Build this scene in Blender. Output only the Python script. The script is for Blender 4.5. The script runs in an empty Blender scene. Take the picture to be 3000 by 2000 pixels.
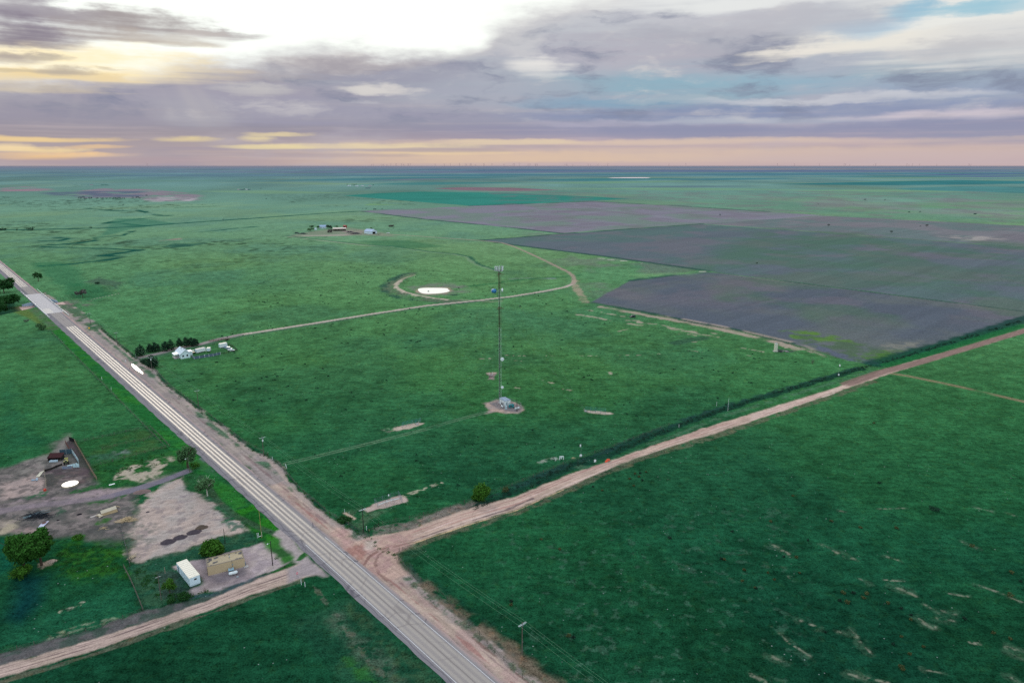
import bpy, math, random
import numpy as np
R = math.radians
sc = bpy.context.scene
col = sc.collection
rng = random.Random(7)
nr = np.random.RandomState(11)

# ------------------------------------------------------------------ camera geometry (metres; the drone hovers 120 m up)
H = 120.0
F = 2000.0
TH = math.atan(527 / 2000)
CT, ST = math.cos(TH), math.sin(TH)

def G(px, py, z=0.0):
    x = (px - 1500) / F
    y = (1000 - py) / F
    t = (z - H) / (-ST + y * CT)
    return (x * t, (CT + y * ST) * t)

def depth(px, py):
    x, y = G(px, py)
    return y * CT + H * ST

def hgt(base, topy):
    b = G(*base)
    y = (1000 - topy) / F
    return H + (-ST + y * CT) * b[1] / (CT + y * ST)

def mpp(px, py):
    return depth(px, py) / F

cam = bpy.data.cameras.new('camera')
cam.lens = 24
cam.sensor_width = 36
cam.clip_start = 1
cam.clip_end = 200000
co = bpy.data.objects.new('camera', cam)
col.objects.link(co)
co.location = (0, 0, H)
co.rotation_euler = (math.pi / 2 - TH, 0, 0)
sc.camera = co
sc.view_settings.view_transform = 'Standard'
sc.view_settings.look = 'None'
sc.view_settings.exposure = 0
sc.render.engine = 'CYCLES'
sc.cycles.max_bounces = 3
sc.cycles.diffuse_bounces = 1
sc.cycles.glossy_bounces = 2
sc.cycles.transparent_max_bounces = 12
sc.cycles.use_denoising = False

# ------------------------------------------------------------------ colour helpers
def lin(c):
    c = np.asarray(c, float) / 255
    return np.where(c <= .04045, c / 12.92, ((c + .055) / 1.055) ** 2.4)

ILL = np.array([.93, .94, .97])     # what the sky puts on level ground

def alb(c):
    return np.clip(lin(c) / ILL, 0.0015, .85)

# ------------------------------------------------------------------ node helpers
class NT:
    def __init__(s, tree):
        s.t = tree
        s.n = tree.nodes
        s.l = tree.links

    def node(s, typ, **kw):
        n = s.n.new(typ)
        for k, v in kw.items():
            setattr(n, k, v)
        return n

    def put(s, sock, v):
        if hasattr(v, 'is_output'):
            s.l.new(v, sock)
        else:
            sock.default_value = v

    def m(s, op, a, b=None, c=None, clamp=False):
        n = s.node('ShaderNodeMath', operation=op, use_clamp=clamp)
        s.put(n.inputs[0], a)
        if b is not None:
            s.put(n.inputs[1], b)
        if c is not None:
            s.put(n.inputs[2], c)
        return n.outputs[0]

    def step(s, x, e0, e1):
        n = s.node('ShaderNodeMapRange', interpolation_type='SMOOTHSTEP')
        s.put(n.inputs[0], x)
        n.inputs[1].default_value = e0
        n.inputs[2].default_value = e1
        return n.outputs[0]

    def mix(s, f, a, b, mode='MIX'):
        n = s.node('ShaderNodeMix', data_type='RGBA', blend_type=mode)
        s.put(n.inputs[0], f)
        for i, v in ((6, a), (7, b)):
            if hasattr(v, 'is_output'):
                s.l.new(v, n.inputs[i])
            else:
                n.inputs[i].default_value = (*[float(q) for q in v][:3], 1)
        return n.outputs[2]

    def noise(s, vec, scale, detail=3, rough=.55, out='Fac'):
        n = s.node('ShaderNodeTexNoise')
        n.inputs['Scale'].default_value = scale
        n.inputs['Detail'].default_value = detail
        n.inputs['Roughness'].default_value = rough
        if vec is not None:
            s.l.new(vec, n.inputs['Vector'])
        return n.outputs[out]

    def ramp(s, fac, stops, mode='LINEAR'):
        n = s.node('ShaderNodeValToRGB')
        n.color_ramp.interpolation = mode
        e = n.color_ramp.elements
        while len(e) < len(stops):
            e.new(.5)
        for q, (p, c) in zip(e, stops):
            q.position = p
            q.color = (*[float(v) for v in c][:3], 1)
        s.l.new(fac, n.inputs[0])
        return n.outputs[0]

def new_mat(name):
    m = bpy.data.materials.new(name)
    m.use_nodes = True
    m.node_tree.nodes.clear()
    k = NT(m.node_tree)
    out = k.node('ShaderNodeOutputMaterial')
    p = k.node('ShaderNodeBsdfPrincipled')
    k.l.new(p.outputs[0], out.inputs[0])
    return m, k, p, out

MATS = {}
def M(name, rgb=(128, 128, 128), rough=.8, var=.18, scale=1.2, metal=0., spec=.25, stretch=None, raw=False):
    """plain weathered surface: base colour broken up by two octaves of noise"""
    if name in MATS:
        return MATS[name]
    m, k, p, out = new_mat(name)
    tc = k.node('ShaderNodeTexCoord')
    v = tc.outputs['Object']
    if stretch:
        mp = k.node('ShaderNodeMapping')
        mp.inputs['Scale'].default_value = stretch
        k.l.new(v, mp.inputs[0])
        v = mp.outputs[0]
    n = k.noise(v, scale, 5, .6)
    n2 = k.noise(v, scale * 7, 2)
    f = k.m('ADD', k.m('MULTIPLY', n, 1.4), k.m('MULTIPLY', n2, .6))
    base = lin(rgb) if raw else alb(rgb)
    c = k.mix(k.m('SUBTRACT', f, .5, clamp=True), [q * (1 - var) for q in base], [min(.9, q * (1 + var)) for q in base])
    k.l.new(c, p.inputs['Base Color'])
    p.inputs['Roughness'].default_value = rough
    p.inputs['Metallic'].default_value = metal
    p.inputs['Specular IOR Level'].default_value = spec
    MATS[name] = m
    return m

# ------------------------------------------------------------------ object helpers
def tag(o, label=None, cat=None, group=None, kind=None):
    if label: o['label'] = label
    if cat: o['category'] = cat
    if group: o['group'] = group
    if kind: o['kind'] = kind
    return o

def thing(name, label, cat, loc=(0, 0, 0), rz=0., group=None):
    o = bpy.data.objects.new(name, None)
    o.empty_display_size = .2
    col.objects.link(o)
    o.location = (*loc, 0)[:3]
    o.rotation_euler = (0, 0, rz)
    return tag(o, label, cat, group)

class MB:
    def __init__(s):
        s.v = []
        s.f = []

    def add(s, vs, fs):
        b = len(s.v)
        s.v += [tuple(q) for q in vs]
        s.f += [tuple(b + i for i in f) for f in fs]
        return s

    def box(s, c, d, rz=0., taper=1.):
        x, y, z = [q / 2 for q in d]
        vs = []
        for zz, t in ((-z, 1), (z, taper)):
            for xx, yy in ((-x, -y), (x, -y), (x, y), (-x, y)):
                xx *= t; yy *= t
                vs.append((c[0] + xx * math.cos(rz) - yy * math.sin(rz), c[1] + xx * math.sin(rz) + yy * math.cos(rz), c[2] + zz))
        return s.add(vs, [(3, 2, 1, 0), (4, 5, 6, 7), (0, 1, 5, 4), (1, 2, 6, 5), (2, 3, 7, 6), (3, 0, 4, 7)])

    def bbox(s, c, d, b=.04, rz=0.):
        """box with chamfered vertical and top edges"""
        x, y, z = [q / 2 for q in d]
        ring = lambda X, Y, Z: [(-X + b, -Y, Z), (X - b, -Y, Z), (X, -Y + b, Z), (X, Y - b, Z), (X - b, Y, Z), (-X + b, Y, Z), (-X, Y - b, Z), (-X, -Y + b, Z)]
        vs = ring(x, y, -z) + ring(x, y, z - b) + ring(x - b, y - b, z)
        vs = [(c[0] + p[0] * math.cos(rz) - p[1] * math.sin(rz), c[1] + p[0] * math.sin(rz) + p[1] * math.cos(rz), c[2] + p[2]) for p in vs]
        fs = [tuple(range(7, -1, -1)), tuple(range(16, 24))]
        for k in (0, 8):
            fs += [(k + i, k + (i + 1) % 8, k + 8 + (i + 1) % 8, k + 8 + i) for i in range(8)]
        return s.add(vs, fs)

    def tube(s, a, b, r0, r1=None, n=8, cap=True):
        r1 = r0 if r1 is None else r1
        a = np.array(a, float); b = np.array(b, float)
        d = b - a
        L = np.linalg.norm(d) or 1
        d /= L
        up = np.array((0, 0, 1.)) if abs(d[2]) < .9 else np.array((1., 0, 0))
        e = np.cross(d, up); e /= np.linalg.norm(e)
        g = np.cross(d, e)
        vs = []
        for p, r in ((a, r0), (b, r1)):
            for i in range(n):
                t = 2 * math.pi * i / n
                vs.append(p + r * (math.cos(t) * e + math.sin(t) * g))
        fs = [(i, (i + 1) % n, n + (i + 1) % n, n + i) for i in range(n)]
        if cap:
            fs += [tuple(range(n - 1, -1, -1)), tuple(range(n, 2 * n))]
        return s.add(vs, fs)

    def lathe(s, c, prof, n=16, axis='z', rz=0.):
        vs = []
        for r, h in prof:
            for i in range(n):
                t = 2 * math.pi * i / n
                q = (r * math.cos(t), r * math.sin(t), h)
                if axis == 'x':
                    q = (h, q[0], q[1])
                elif axis == 'y':
                    q = (q[0], h, q[1])
                q = (q[0] * math.cos(rz) - q[1] * math.sin(rz), q[0] * math.sin(rz) + q[1] * math.cos(rz), q[2])
                vs.append((c[0] + q[0], c[1] + q[1], c[2] + q[2]))
        fs = []
        for j in range(len(prof) - 1):
            fs += [(j * n + i, j * n + (i + 1) % n, (j + 1) * n + (i + 1) % n, (j + 1) * n + i) for i in range(n)]
        fs += [tuple(range(n - 1, -1, -1)), tuple(range((len(prof) - 1) * n, len(prof) * n))]
        return s.add(vs, fs)

    def prism(s, prof, y0, y1):
        """profile in x,z pushed along y"""
        n = len(prof)
        vs = [(p[0], y0, p[1]) for p in prof] + [(p[0], y1, p[1]) for p in prof]
        return s.add(vs, [tuple(range(n)), tuple(range(2 * n - 1, n - 1, -1))] + [(i, n + i, n + (i + 1) % n, (i + 1) % n) for i in range(n)])

    def mesh(s, name, smooth=False):
        me = bpy.data.meshes.new(name)
        me.from_pydata(s.v, [], s.f)
        if smooth:
            me.polygons.foreach_set('use_smooth', [True] * len(me.polygons))
        me.update()
        return me

    def build(s, name, mat, parent=None, smooth=False, loc=None, rz=0.):
        me = s.mesh(name, smooth)
        me.materials.append(mat)
        o = bpy.data.objects.new(name, me)
        col.objects.link(o)
        if parent:
            o.parent = parent
        if loc is not None:
            o.location = (*loc, 0)[:3]
            o.rotation_euler = (0, 0, rz)
        return o

def copy_tree(o, parent=None):
    c = o.copy()
    col.objects.link(c)
    c.parent = parent
    for ch in list(o.children):
        copy_tree(ch, c)
    return c

# ------------------------------------------------------------------ numpy noise
def hash2(ix, iy, seed):
    h = (ix.astype(np.int64) * 374761393 + iy.astype(np.int64) * 668265263 + seed * 1442695041) & 0xffffffff
    h = ((h ^ (h >> 13)) * 1274126177) & 0xffffffff
    return ((h ^ (h >> 16)) & 0xffff) / 65535.0

def vnoise(x, y, seed):
    ix = np.floor(x); iy = np.floor(y)
    fx = x - ix; fy = y - iy
    fx = fx * fx * (3 - 2 * fx); fy = fy * fy * (3 - 2 * fy)
    a = hash2(ix, iy, seed); b = hash2(ix + 1, iy, seed)
    c = hash2(ix, iy + 1, seed); d = hash2(ix + 1, iy + 1, seed)
    return (a * (1 - fx) + b * fx) * (1 - fy) + (c * (1 - fx) + d * fx) * fy

def fbm(x, y, scale, seed, octv=4, gain=.55):
    s = 0; a = 1; t = 0
    x = x / scale; y = y / scale
    for o in range(octv):
        s = s + a * vnoise(x, y, seed + o * 17)
        t += a
        a *= gain
        x = x * 2.03 + 13.1; y = y * 2.03 + 7.7
    return np.clip((s / t - .5) * 1.6 + .5, 0, 1)

def sstep(a, b, x):
    t = np.clip((x - a) / (b - a), 0, 1)
    return t * t * (3 - 2 * t)

def seg_dist(X, Y, P, signed=False):
    best = np.full(X.shape, 1e18)
    side = np.zeros(X.shape)
    along = np.zeros(X.shape)
    acc = 0
    for (ax, ay), (bx, by) in zip(P[:-1], P[1:]):
        dx, dy = bx - ax, by - ay
        L2 = dx * dx + dy * dy + 1e-9
        t = np.clip(((X - ax) * dx + (Y - ay) * dy) / L2, 0, 1)
        qx = X - ax - t * dx; qy = Y - ay - t * dy
        d = qx * qx + qy * qy
        k = d < best
        best = np.where(k, d, best)
        side = np.where(k, np.sign(dx * qy - dy * qx), side)
        along = np.where(k, acc + t * math.sqrt(L2), along)
        acc += math.sqrt(L2)
    return np.sqrt(best), side, along

def poly_sdf(X, Y, P):
    d, _, _ = seg_dist(X, Y, list(P) + [P[0]])
    ins = np.zeros(X.shape, bool)
    n = len(P)
    for i in range(n):
        ax, ay = P[i]; bx, by = P[(i + 1) % n]
        c = ((ay > Y) != (by > Y)) & (X < (bx - ax) * (Y - ay) / (by - ay + 1e-12) + ax)
        ins ^= c
    return np.where(ins, -d, d)

# ------------------------------------------------------------------ highway frame
HO = G(1023, 1668)
HA = math.atan2(G(1300, 1991)[1] - G(170, 958)[1], G(1300, 1991)[0] - G(170, 958)[0])
HU = (math.cos(HA), math.sin(HA))
HV = (-HU[1], HU[0])
RZ = math.atan2(HV[1], HV[0])          # x axis of a thing = to the right across the highway

def hc(al):
    return np.interp(al, [-1500, -840, -425, 0, 50, 200], [3, 2.1, 1.46, -.2, -.7, -2.2])

def HW(al, ac):
    c = ac + hc(al)
    return (HO[0] + al * HU[0] + c * HV[0], HO[1] + al * HU[1] + c * HV[1])

def pav(al):
    return (np.interp(al, [-900, -425, 0, 60], [-7.2, -7.1, -5.4, -5.1]), np.interp(al, [-900, -425, 0, 60], [6.0, 5.8, 4.6, 5.0]))

BR = -543.     # where the creek runs under the highway

def zval(x, y):
    """the creek hollow either side of the bridge"""
    ca = (x - HO[0]) * HU[0] + (y - HO[1]) * HU[1]
    cc = np.abs((x - HO[0]) * HV[0] + (y - HO[1]) * HV[1] - hc(ca))
    hw_ = 12 + np.maximum(0, cc - 7) * .7
    z = -3.2 * sstep(hw_ + 4, hw_, np.abs(ca - BR)) * sstep(120, 50, cc)
    return np.where(cc < 6.5, np.where(np.abs(ca - BR) < 12, -3.2, 0.), z)
# ------------------------------------------------------------------ the land: one sheet to the horizon, dense where it is near
rows = np.concatenate([np.linspace(2230, 764, 840), np.linspace(763.4, 486.2, 500)])
cols_px = np.linspace(-420, 3420, 1320)
gy = np.array([G(1500, p)[1] for p in rows])
gd = gy * CT + H * ST
GX = ((cols_px - 1500) / F)[None, :] * gd[:, None]
GY = np.repeat(gy[:, None], len(cols_px), 1)
NR, NC = GX.shape

class Land:
    def __init__(s, X, Y):
        s.X = X.ravel(); s.Y = Y.ravel()
        n = len(s.X)
        s.C = np.zeros((n, 3))
        s.Z = np.zeros(n)
        s.grass = np.ones(n)
        s.mask = {}
        s.dist = np.sqrt(s.X ** 2 + s.Y ** 2)

    def sub(s, P, margin):
        P = np.array(P)
        return np.where((s.X > P[:, 0].min() - margin) & (s.X < P[:, 0].max() + margin) & (s.Y > P[:, 1].min() - margin) & (s.Y < P[:, 1].max() + margin))[0]

    def lay(s, idx, m, rgb, grass=None, name=None, seed=0, var=.0, vs=6., rgb2=None):
        c = alb(rgb)
        if rgb2 is not None:
            q = fbm(s.X[idx], s.Y[idx], vs, seed + 91, 4)
            q = sstep(.3, .7, q)[:, None]
            c = c * (1 - q) + alb(rgb2) * q
        if var:
            q = fbm(s.X[idx], s.Y[idx], vs, seed + 55, 4)[:, None]
            c = c * (1 - var + 2 * var * q)
        m = m[:, None]
        s.C[idx] = s.C[idx] * (1 - m) + c * m
        if grass is not None:
            s.grass[idx] = s.grass[idx] * (1 - m[:, 0]) + grass * m[:, 0]
        if name:
            k = s.mask.setdefault(name, np.zeros(len(s.X), bool))
            k[idx] |= m[:, 0] > .5

    def poly(s, px, rgb, op=1., soft=.6, warp=0., ws=5., brk=None, world=False, **kw):
        P = px if world else [G(*p) for p in px]
        i = s.sub(P, soft + abs(warp) + 1)
        if not len(i): return
        seed = kw.get('seed', 0)
        d = poly_sdf(s.X[i], s.Y[i], P)
        if warp:
            d = d + (fbm(s.X[i], s.Y[i], ws, seed + 3, 5) - .5) * 2 * warp
        m = sstep(soft, -soft, d) * op
        if brk:
            q = fbm(s.X[i], s.Y[i], brk[0], seed + 29, 4)
            m = m * sstep(brk[1] - brk[2], brk[1] + brk[2], q)
        s.lay(i, m, rgb, **kw)

    def stroke(s, px, w, rgb, op=1., soft=None, warp=0., ws=6., brk=None, world=False, z=0., off=0., **kw):
        P = px if world else [G(*p) for p in px]
        soft = soft if soft is not None else w * .35
        i = s.sub(P, w + soft + abs(warp) + abs(off) + 1)
        if not len(i): return
        seed = kw.get('seed', 0)
        d, side, al = seg_dist(s.X[i], s.Y[i], P)
        if off:
            d = np.abs(d * side - off)
        if warp:
            d = d + (fbm(s.X[i], s.Y[i], ws, seed + 3, 5) - .5) * 2 * warp
        m = sstep(w / 2 + soft / 2, w / 2 - soft / 2, d) * op
        if brk:
            q = fbm(s.X[i], s.Y[i], brk[0], seed + 29, 4)
            m = m * sstep(brk[1] - brk[2], brk[1] + brk[2], q)
        s.lay(i, m, rgb, **kw)

L = Land(GX, GY)
X, Y = L.X, L.Y

# pasture colour by distance, with the far haze and the near darkening painted in
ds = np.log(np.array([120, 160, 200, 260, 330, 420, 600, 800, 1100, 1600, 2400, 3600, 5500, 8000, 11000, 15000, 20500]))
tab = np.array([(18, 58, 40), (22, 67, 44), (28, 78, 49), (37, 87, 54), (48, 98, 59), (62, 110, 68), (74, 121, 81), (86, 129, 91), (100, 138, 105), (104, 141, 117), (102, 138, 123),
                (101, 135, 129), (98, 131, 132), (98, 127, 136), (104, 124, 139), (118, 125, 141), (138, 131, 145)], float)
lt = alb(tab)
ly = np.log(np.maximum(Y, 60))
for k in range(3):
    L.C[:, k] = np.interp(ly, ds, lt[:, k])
n1 = fbm(X, Y, 90, 1, 5); n2 = fbm(X, Y, 22, 5, 4); n3 = fbm(X, Y, 5, 9, 3); n4 = fbm(X, Y, 320, 15, 4)
near = sstep(2600, 500, Y)[:, None]
L.C *= 1 + near * ((.24 * (n1 - .5) + .26 * (n2 - .5) + .50 * (n3 - .5))[:, None])
yel = (sstep(.52, .8, n4) * .36 * sstep(150, 500, Y))[:, None]
L.C = L.C * (1 - yel) + L.C * np.array([1.35, 1.08, .80]) * yel
tea = (sstep(.50, .2, n1) * .55)[:, None] * near
L.C = L.C * (1 - tea) + L.C * np.array([.85, .93, 1.22]) * tea
far = sstep(900, 2500, Y)[:, None] * sstep(16000, 6000, Y)[:, None]
nf = fbm(X, Y * .45, 420, 41, 5)[:, None]
L.C *= 1 + far * .5 * (nf - .5)
# dark tussock speckle over the rough grazing on the far left
tus = sstep(.60, .74, fbm(X, Y, 14, 77, 3)) * sstep(.38, .62, fbm(X, Y, 260, 78, 3)) * sstep(650, 1000, Y) * sstep(3200, 2000, Y) * sstep(-150, -420, X)
L.C *= 1 - .55 * tus[:, None]

S = L.stroke
PO = L.poly
# ---- far bands of field, back to front
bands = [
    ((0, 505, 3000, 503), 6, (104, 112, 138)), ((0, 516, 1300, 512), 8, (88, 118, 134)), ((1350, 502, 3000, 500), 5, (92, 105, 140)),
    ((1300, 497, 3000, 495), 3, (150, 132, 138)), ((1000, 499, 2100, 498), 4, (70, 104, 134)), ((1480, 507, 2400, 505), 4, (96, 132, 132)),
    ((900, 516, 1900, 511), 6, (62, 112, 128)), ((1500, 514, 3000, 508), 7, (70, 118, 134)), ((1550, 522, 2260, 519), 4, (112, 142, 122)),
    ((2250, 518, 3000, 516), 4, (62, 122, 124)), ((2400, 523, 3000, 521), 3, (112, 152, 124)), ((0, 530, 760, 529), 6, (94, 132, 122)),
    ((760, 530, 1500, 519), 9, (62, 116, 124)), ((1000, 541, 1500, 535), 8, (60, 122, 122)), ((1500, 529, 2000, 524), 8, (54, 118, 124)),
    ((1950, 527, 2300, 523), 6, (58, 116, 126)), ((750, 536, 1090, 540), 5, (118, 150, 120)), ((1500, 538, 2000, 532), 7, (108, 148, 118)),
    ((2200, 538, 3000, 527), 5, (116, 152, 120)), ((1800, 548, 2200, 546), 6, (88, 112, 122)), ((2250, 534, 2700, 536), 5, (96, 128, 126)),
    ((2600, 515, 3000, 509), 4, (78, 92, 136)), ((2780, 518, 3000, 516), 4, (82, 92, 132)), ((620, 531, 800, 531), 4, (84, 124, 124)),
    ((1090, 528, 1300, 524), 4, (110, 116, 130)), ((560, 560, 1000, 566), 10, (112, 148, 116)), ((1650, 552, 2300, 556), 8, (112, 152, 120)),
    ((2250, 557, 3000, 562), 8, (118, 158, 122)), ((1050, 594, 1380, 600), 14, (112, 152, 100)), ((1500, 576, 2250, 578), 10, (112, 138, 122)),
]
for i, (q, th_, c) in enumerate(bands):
    c = tuple(.86 * u_ + .14 * v_ for u_, v_ in zip(c, (112, 132, 130)))  # pale haze mixed into every band colour
    x0, y0, x1, y1 = q
    t = th_ / 2
    xm = (x0 + x1) / 2
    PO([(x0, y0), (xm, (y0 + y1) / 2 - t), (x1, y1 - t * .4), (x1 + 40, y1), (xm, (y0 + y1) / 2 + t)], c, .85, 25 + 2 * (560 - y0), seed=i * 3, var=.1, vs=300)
PO([(2260, 540), (2620, 531), (2820, 528), (3060, 532), (3060, 538), (2620, 543)], (52, 116, 120), .9, 30, var=.15, vs=200, seed=5)
PO([(2620, 552), (2800, 546), (3060, 548), (3060, 568), (2650, 556)], (76, 128, 128), .9, 30, var=.2, vs=120, seed=6)
PO([(2900, 597), (2960, 593), (3060, 594), (3060, 603), (2950, 602)], (84, 80, 112), .85, 20, seed=8)
PO([(2600, 600), (2800, 588), (3060, 585), (3060, 618), (2800, 612)], (98, 138, 102), .7, 50, seed=9)
PO([(2330, 588), (2450, 582), (3060, 575), (3060, 640), (2700, 632), (2400, 612)], (132, 132, 138), .45, 40, brk=(160, .5, .18), seed=10)
PO([(1780, 521), (1840, 519.6), (1905, 520.2), (1900, 522), (1790, 522)], (225, 205, 205), 1, 12, seed=11, grass=0)
# green wheat and a red field
PO([(1005, 573), (1110, 566), (1228, 561.5), (1500, 565), (1850, 582), (1720, 589.5), (1500, 598.5), (1378, 603), (1180, 588)], (56, 126, 114), 1, 7, name='crop_field', var=.1, vs=120, seed=20)
PO([(1268, 552), (1360, 548.5), (1500, 550), (1640, 557), (1500, 560.5), (1350, 558)], (128, 104, 114), .9, 12, name='plowed_field', seed=21, var=.1, vs=150)
# the grey fallow fields
fall = [
    ([(1056, 619), (1378, 604), (1500, 599.5), (1739, 590.5), (2000, 605), (2250, 620), (2410, 631), (2250, 643), (2058, 656), (1640, 683.5), (1500, 667.5), (1250, 643)], (126, 123, 134), (114, 127, 121), 31),
    ([(2058, 656), (2410, 632), (3200, 672), (3200, 748), (3000, 724), (2250, 668.5)], (102, 115, 115), (118, 117, 121), 34),
    ([(1413, 704.5), (1500, 697), (1659, 684.5), (2058, 657.5), (2250, 670), (3000, 726), (3200, 748), (3200, 950), (3000, 911), (2250, 816), (2106, 798.5), (2074, 793.5), (1780, 752), (1500, 717)], (95, 104, 111), (88, 107, 106), 37),
    ([(1729, 885), (1790, 853), (1844, 822), (1950, 809), (2061, 796), (2106, 800), (2250, 818), (3000, 913.5), (3200, 940), (3200, 885), (3000, 938), (2800, 992), (2700, 1020), (2570, 1056), (2480, 1054), (2310, 1004), (2200, 973), (2045, 946), (1914, 918)], (88, 95, 105), (97, 103, 104), 40),
]
for P, c, c2, sd in fall:
    # a polygon that folds back on the road side is cut there
    if sd == 40:
        P = [p for p in P if p != (3200, 885)]
    PO(P, c, 1, 2.0, warp=1.2, ws=15, name='plowed_field', rgb2=c2, vs=85, seed=sd, grass=.25)
PO([(1420, 560), (2900, 560), (3100, 700), (3100, 960), (1750, 880)], (114, 106, 114), .40, 30, brk=(60, .60, .12), seed=44)
PO([(2250, 660), (3100, 720), (3100, 950), (2300, 960), (1900, 850)], (72, 106, 78), .42, 30, brk=(70, .56, .16), seed=47)
PO([(2760, 690), (2880, 692), (2960, 700), (2860, 706), (2770, 704)], (168, 158, 152), .6, 14, brk=(18, .45, .2), seed=48)
# furrow swaths run with the section lines
fm = L.mask['plowed_field']
ra = (X[fm] - HO[0]) * HU[0] + (Y[fm] - HO[1]) * HU[1]; rb = (X[fm] - HO[0]) * HV[0] + (Y[fm] - HO[1]) * HV[1]
sw = fbm(ra / 5.0, rb / 160., 1., 71, 3) - .5
sw2 = fbm(ra / 22.0, rb / 300., 1., 72, 3) - .5
L.C[fm] *= (1 + .13 * sw + .08 * sw2)[:, None]
# plough lines across the fallow
for q in [(2106, 799.5, 3000, 912.5), (2250, 669.5, 3000, 725), (2250, 620, 3200, 672)]:
    S([q[:2], q[2:]], 4.5, (60, 76, 78), .8, brk=(40, .38, .2), seed=int(q[0]))
    S([q[:2], q[2:]], 3.0, (140, 132, 128), .4, off=-4.5, brk=(60, .5, .2), seed=int(q[0]))
S([(1640, 590), (1760, 612), (1990, 641), (2050, 650)], 5, (140, 150, 148), .5, brk=(90, .4, .3))
for P in ([(1056, 619), (1250, 643), (1500, 667), (1640, 683)], [(1413, 705), (1500, 717), (1780, 752), (2074, 793.5)], [(1400, 704), (1500, 697), (1659, 684), (2058, 656)], [(1729, 886), (1914, 919), (2045, 947), (2200, 974), (2310, 1004)],
          [(1844, 822), (2061, 796)], [(1378, 603), (1500, 599), (1740, 590), (2000, 604), (2250, 620)]):
    S(P, 4 + .0065 * depth(*P[len(P) // 2]), (44, 78, 70), .8, warp=1.5, brk=(40, .28, .25), seed=P[0][0])
for a, b in ((1755, 757), (1782, 760), (1822, 764), (1866, 770), (2050, 795)):
    S([(a, b), (a + 14, b + .4)], 3.5, (205, 195, 190), .8, grass=0)
# bad lands and creek on the left
PO([(0, 552), (70, 546), (150, 554), (150, 560), (0, 561)], (148, 122, 132), .9, 25, brk=(90, .38, .2), seed=60, grass=0)
PO([(225, 560), (300, 552), (420, 554), (520, 562), (590, 572), (580, 588), (470, 590), (400, 582), (330, 578), (240, 582)], (136, 121, 132), .9, 25, brk=(70, .38, .2), seed=61, grass=0)
PO([(420, 584), (480, 574), (580, 580), (560, 590), (440, 592)], (172, 162, 166), .85, 12, brk=(30, .5, .15), seed=62, grass=0)
PO([(120, 565), (240, 560), (420, 560), (420, 576), (200, 580)], (88, 98, 118), .85, 30, brk=(90, .36, .2), seed=63)
creeks = [[(80, 723), (160, 717), (230, 712), (280, 705), (293, 700), (283, 696), (360, 690), (385, 678)], [(130, 723), (240, 726), (330, 729), (403, 733), (360, 740), (302, 749), (362, 751), (310, 762), (250, 769), (190, 775), (120, 779)],
          [(165, 696), (200, 699), (170, 706), (120, 706)], [(310, 655), (345, 643), (383, 645), (330, 652), (420, 661), (380, 662)], [(405, 616), (440, 625), (468, 632), (500, 631), (400, 642)], [(250, 610), (330, 617), (420, 620)], [(0, 597), (80, 596)], [(520, 608), (640, 604)],
          [(225, 541), (300, 540), (310, 543), (220, 546)], [(570, 682), (700, 668), (750, 664)]]
for i, P in enumerate(creeks):
    S(P, 6 + .006 * depth(*P[0]), (26, 78, 68), .95, warp=4, ws=30, brk=(50, .30, .25), seed=100 + i)
for P, c, o in [([(475, 722), (510, 714), (570, 713), (605, 711), (560, 722), (500, 727)], (40, 84, 74), .8), ([(290, 695), (340, 640), (420, 640), (520, 655), (400, 668)], (62, 116, 94), .6),
                ([(470, 705), (530, 698), (525, 703)], (150, 128, 124), .7), ([(90, 770), (180, 765), (240, 790), (250, 830), (200, 850), (160, 830)], (46, 104, 74), .55),
                ([(290, 810), (350, 828), (345, 840), (300, 835), (250, 825)], (66, 78, 76), .6), ([(215, 830), (290, 835), (340, 850), (270, 872), (190, 862)], (40, 98, 66), .6),
                ([(170, 1290), (120, 1275), (60, 1220), (30, 1120), (0, 1130), (0, 1330)], (22, 76, 60), .35)]:
    PO(P, c, o, 6, warp=5, ws=15, seed=int(P[0][0]))
S([(262, 868), (310, 858), (348, 851)], 1.2, (150, 150, 138), .7)
# hedge line across the far pasture
S([(-400, 678), (0, 674), (130, 672), (330, 667), (400, 664), (560, 652), (750, 639), (950, 625), (1056, 619)], 17, (36, 84, 74), .95, warp=3, ws=25, seed=130)
S([(1056, 619), (1130, 614), (1180, 612)], 10, (98, 96, 108), .9)
# farmyard and terrace
PO([(850, 690), (905, 680), (990, 668), (1010, 664), (1100, 678), (1160, 690), (1160, 694), (1080, 690), (1000, 690), (930, 692), (860, 694)], (128, 134, 116), .8, 8, warp=5, ws=22, seed=140, grass=.3)
PO([(870, 689), (960, 688), (1010, 686), (1030, 690), (960, 692), (900, 692)], (164, 156, 146), .75, 4, warp=4, ws=15, seed=141, grass=0)
PO([(1000, 676), (1060, 674), (1070, 684), (1000, 690)], (150, 132, 128), .7, 5, brk=(12, .45, .2), seed=142, grass=0)
T = [(835, 692), (900, 700), (1000, 711), (1060, 718), (1150, 723), (1250, 738), (1330, 745), (1368, 753), (1378, 765), (1400, 778), (1450, 793)]
S(T, 7, (40, 88, 72), .75, warp=2, off=4, seed=143)
S(T, 5, (120, 146, 116), .65, warp=1.5, seed=144)
S(T[:5], 5, (160, 164, 144), .6, brk=(25, .4, .2), seed=145)
PO([(1060, 706), (1200, 704), (1300, 722), (1200, 728), (1100, 722)], (52, 106, 76), .6, 12, seed=146)
S([(1500, 817), (1560, 815), (1620, 816)], 8, (122, 136, 136), .7, brk=(20, .4, .2), seed=147)
S([(1340, 843), (1450, 830), (1500, 822), (1700, 806)], 5, (42, 100, 64), .7, warp=2, seed=148)
PO([(1850, 805), (1950, 800), (2050, 797), (2000, 808), (1900, 816)], (120, 164, 112), .6, 12, brk=(25, .45, .2), seed=149)
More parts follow.
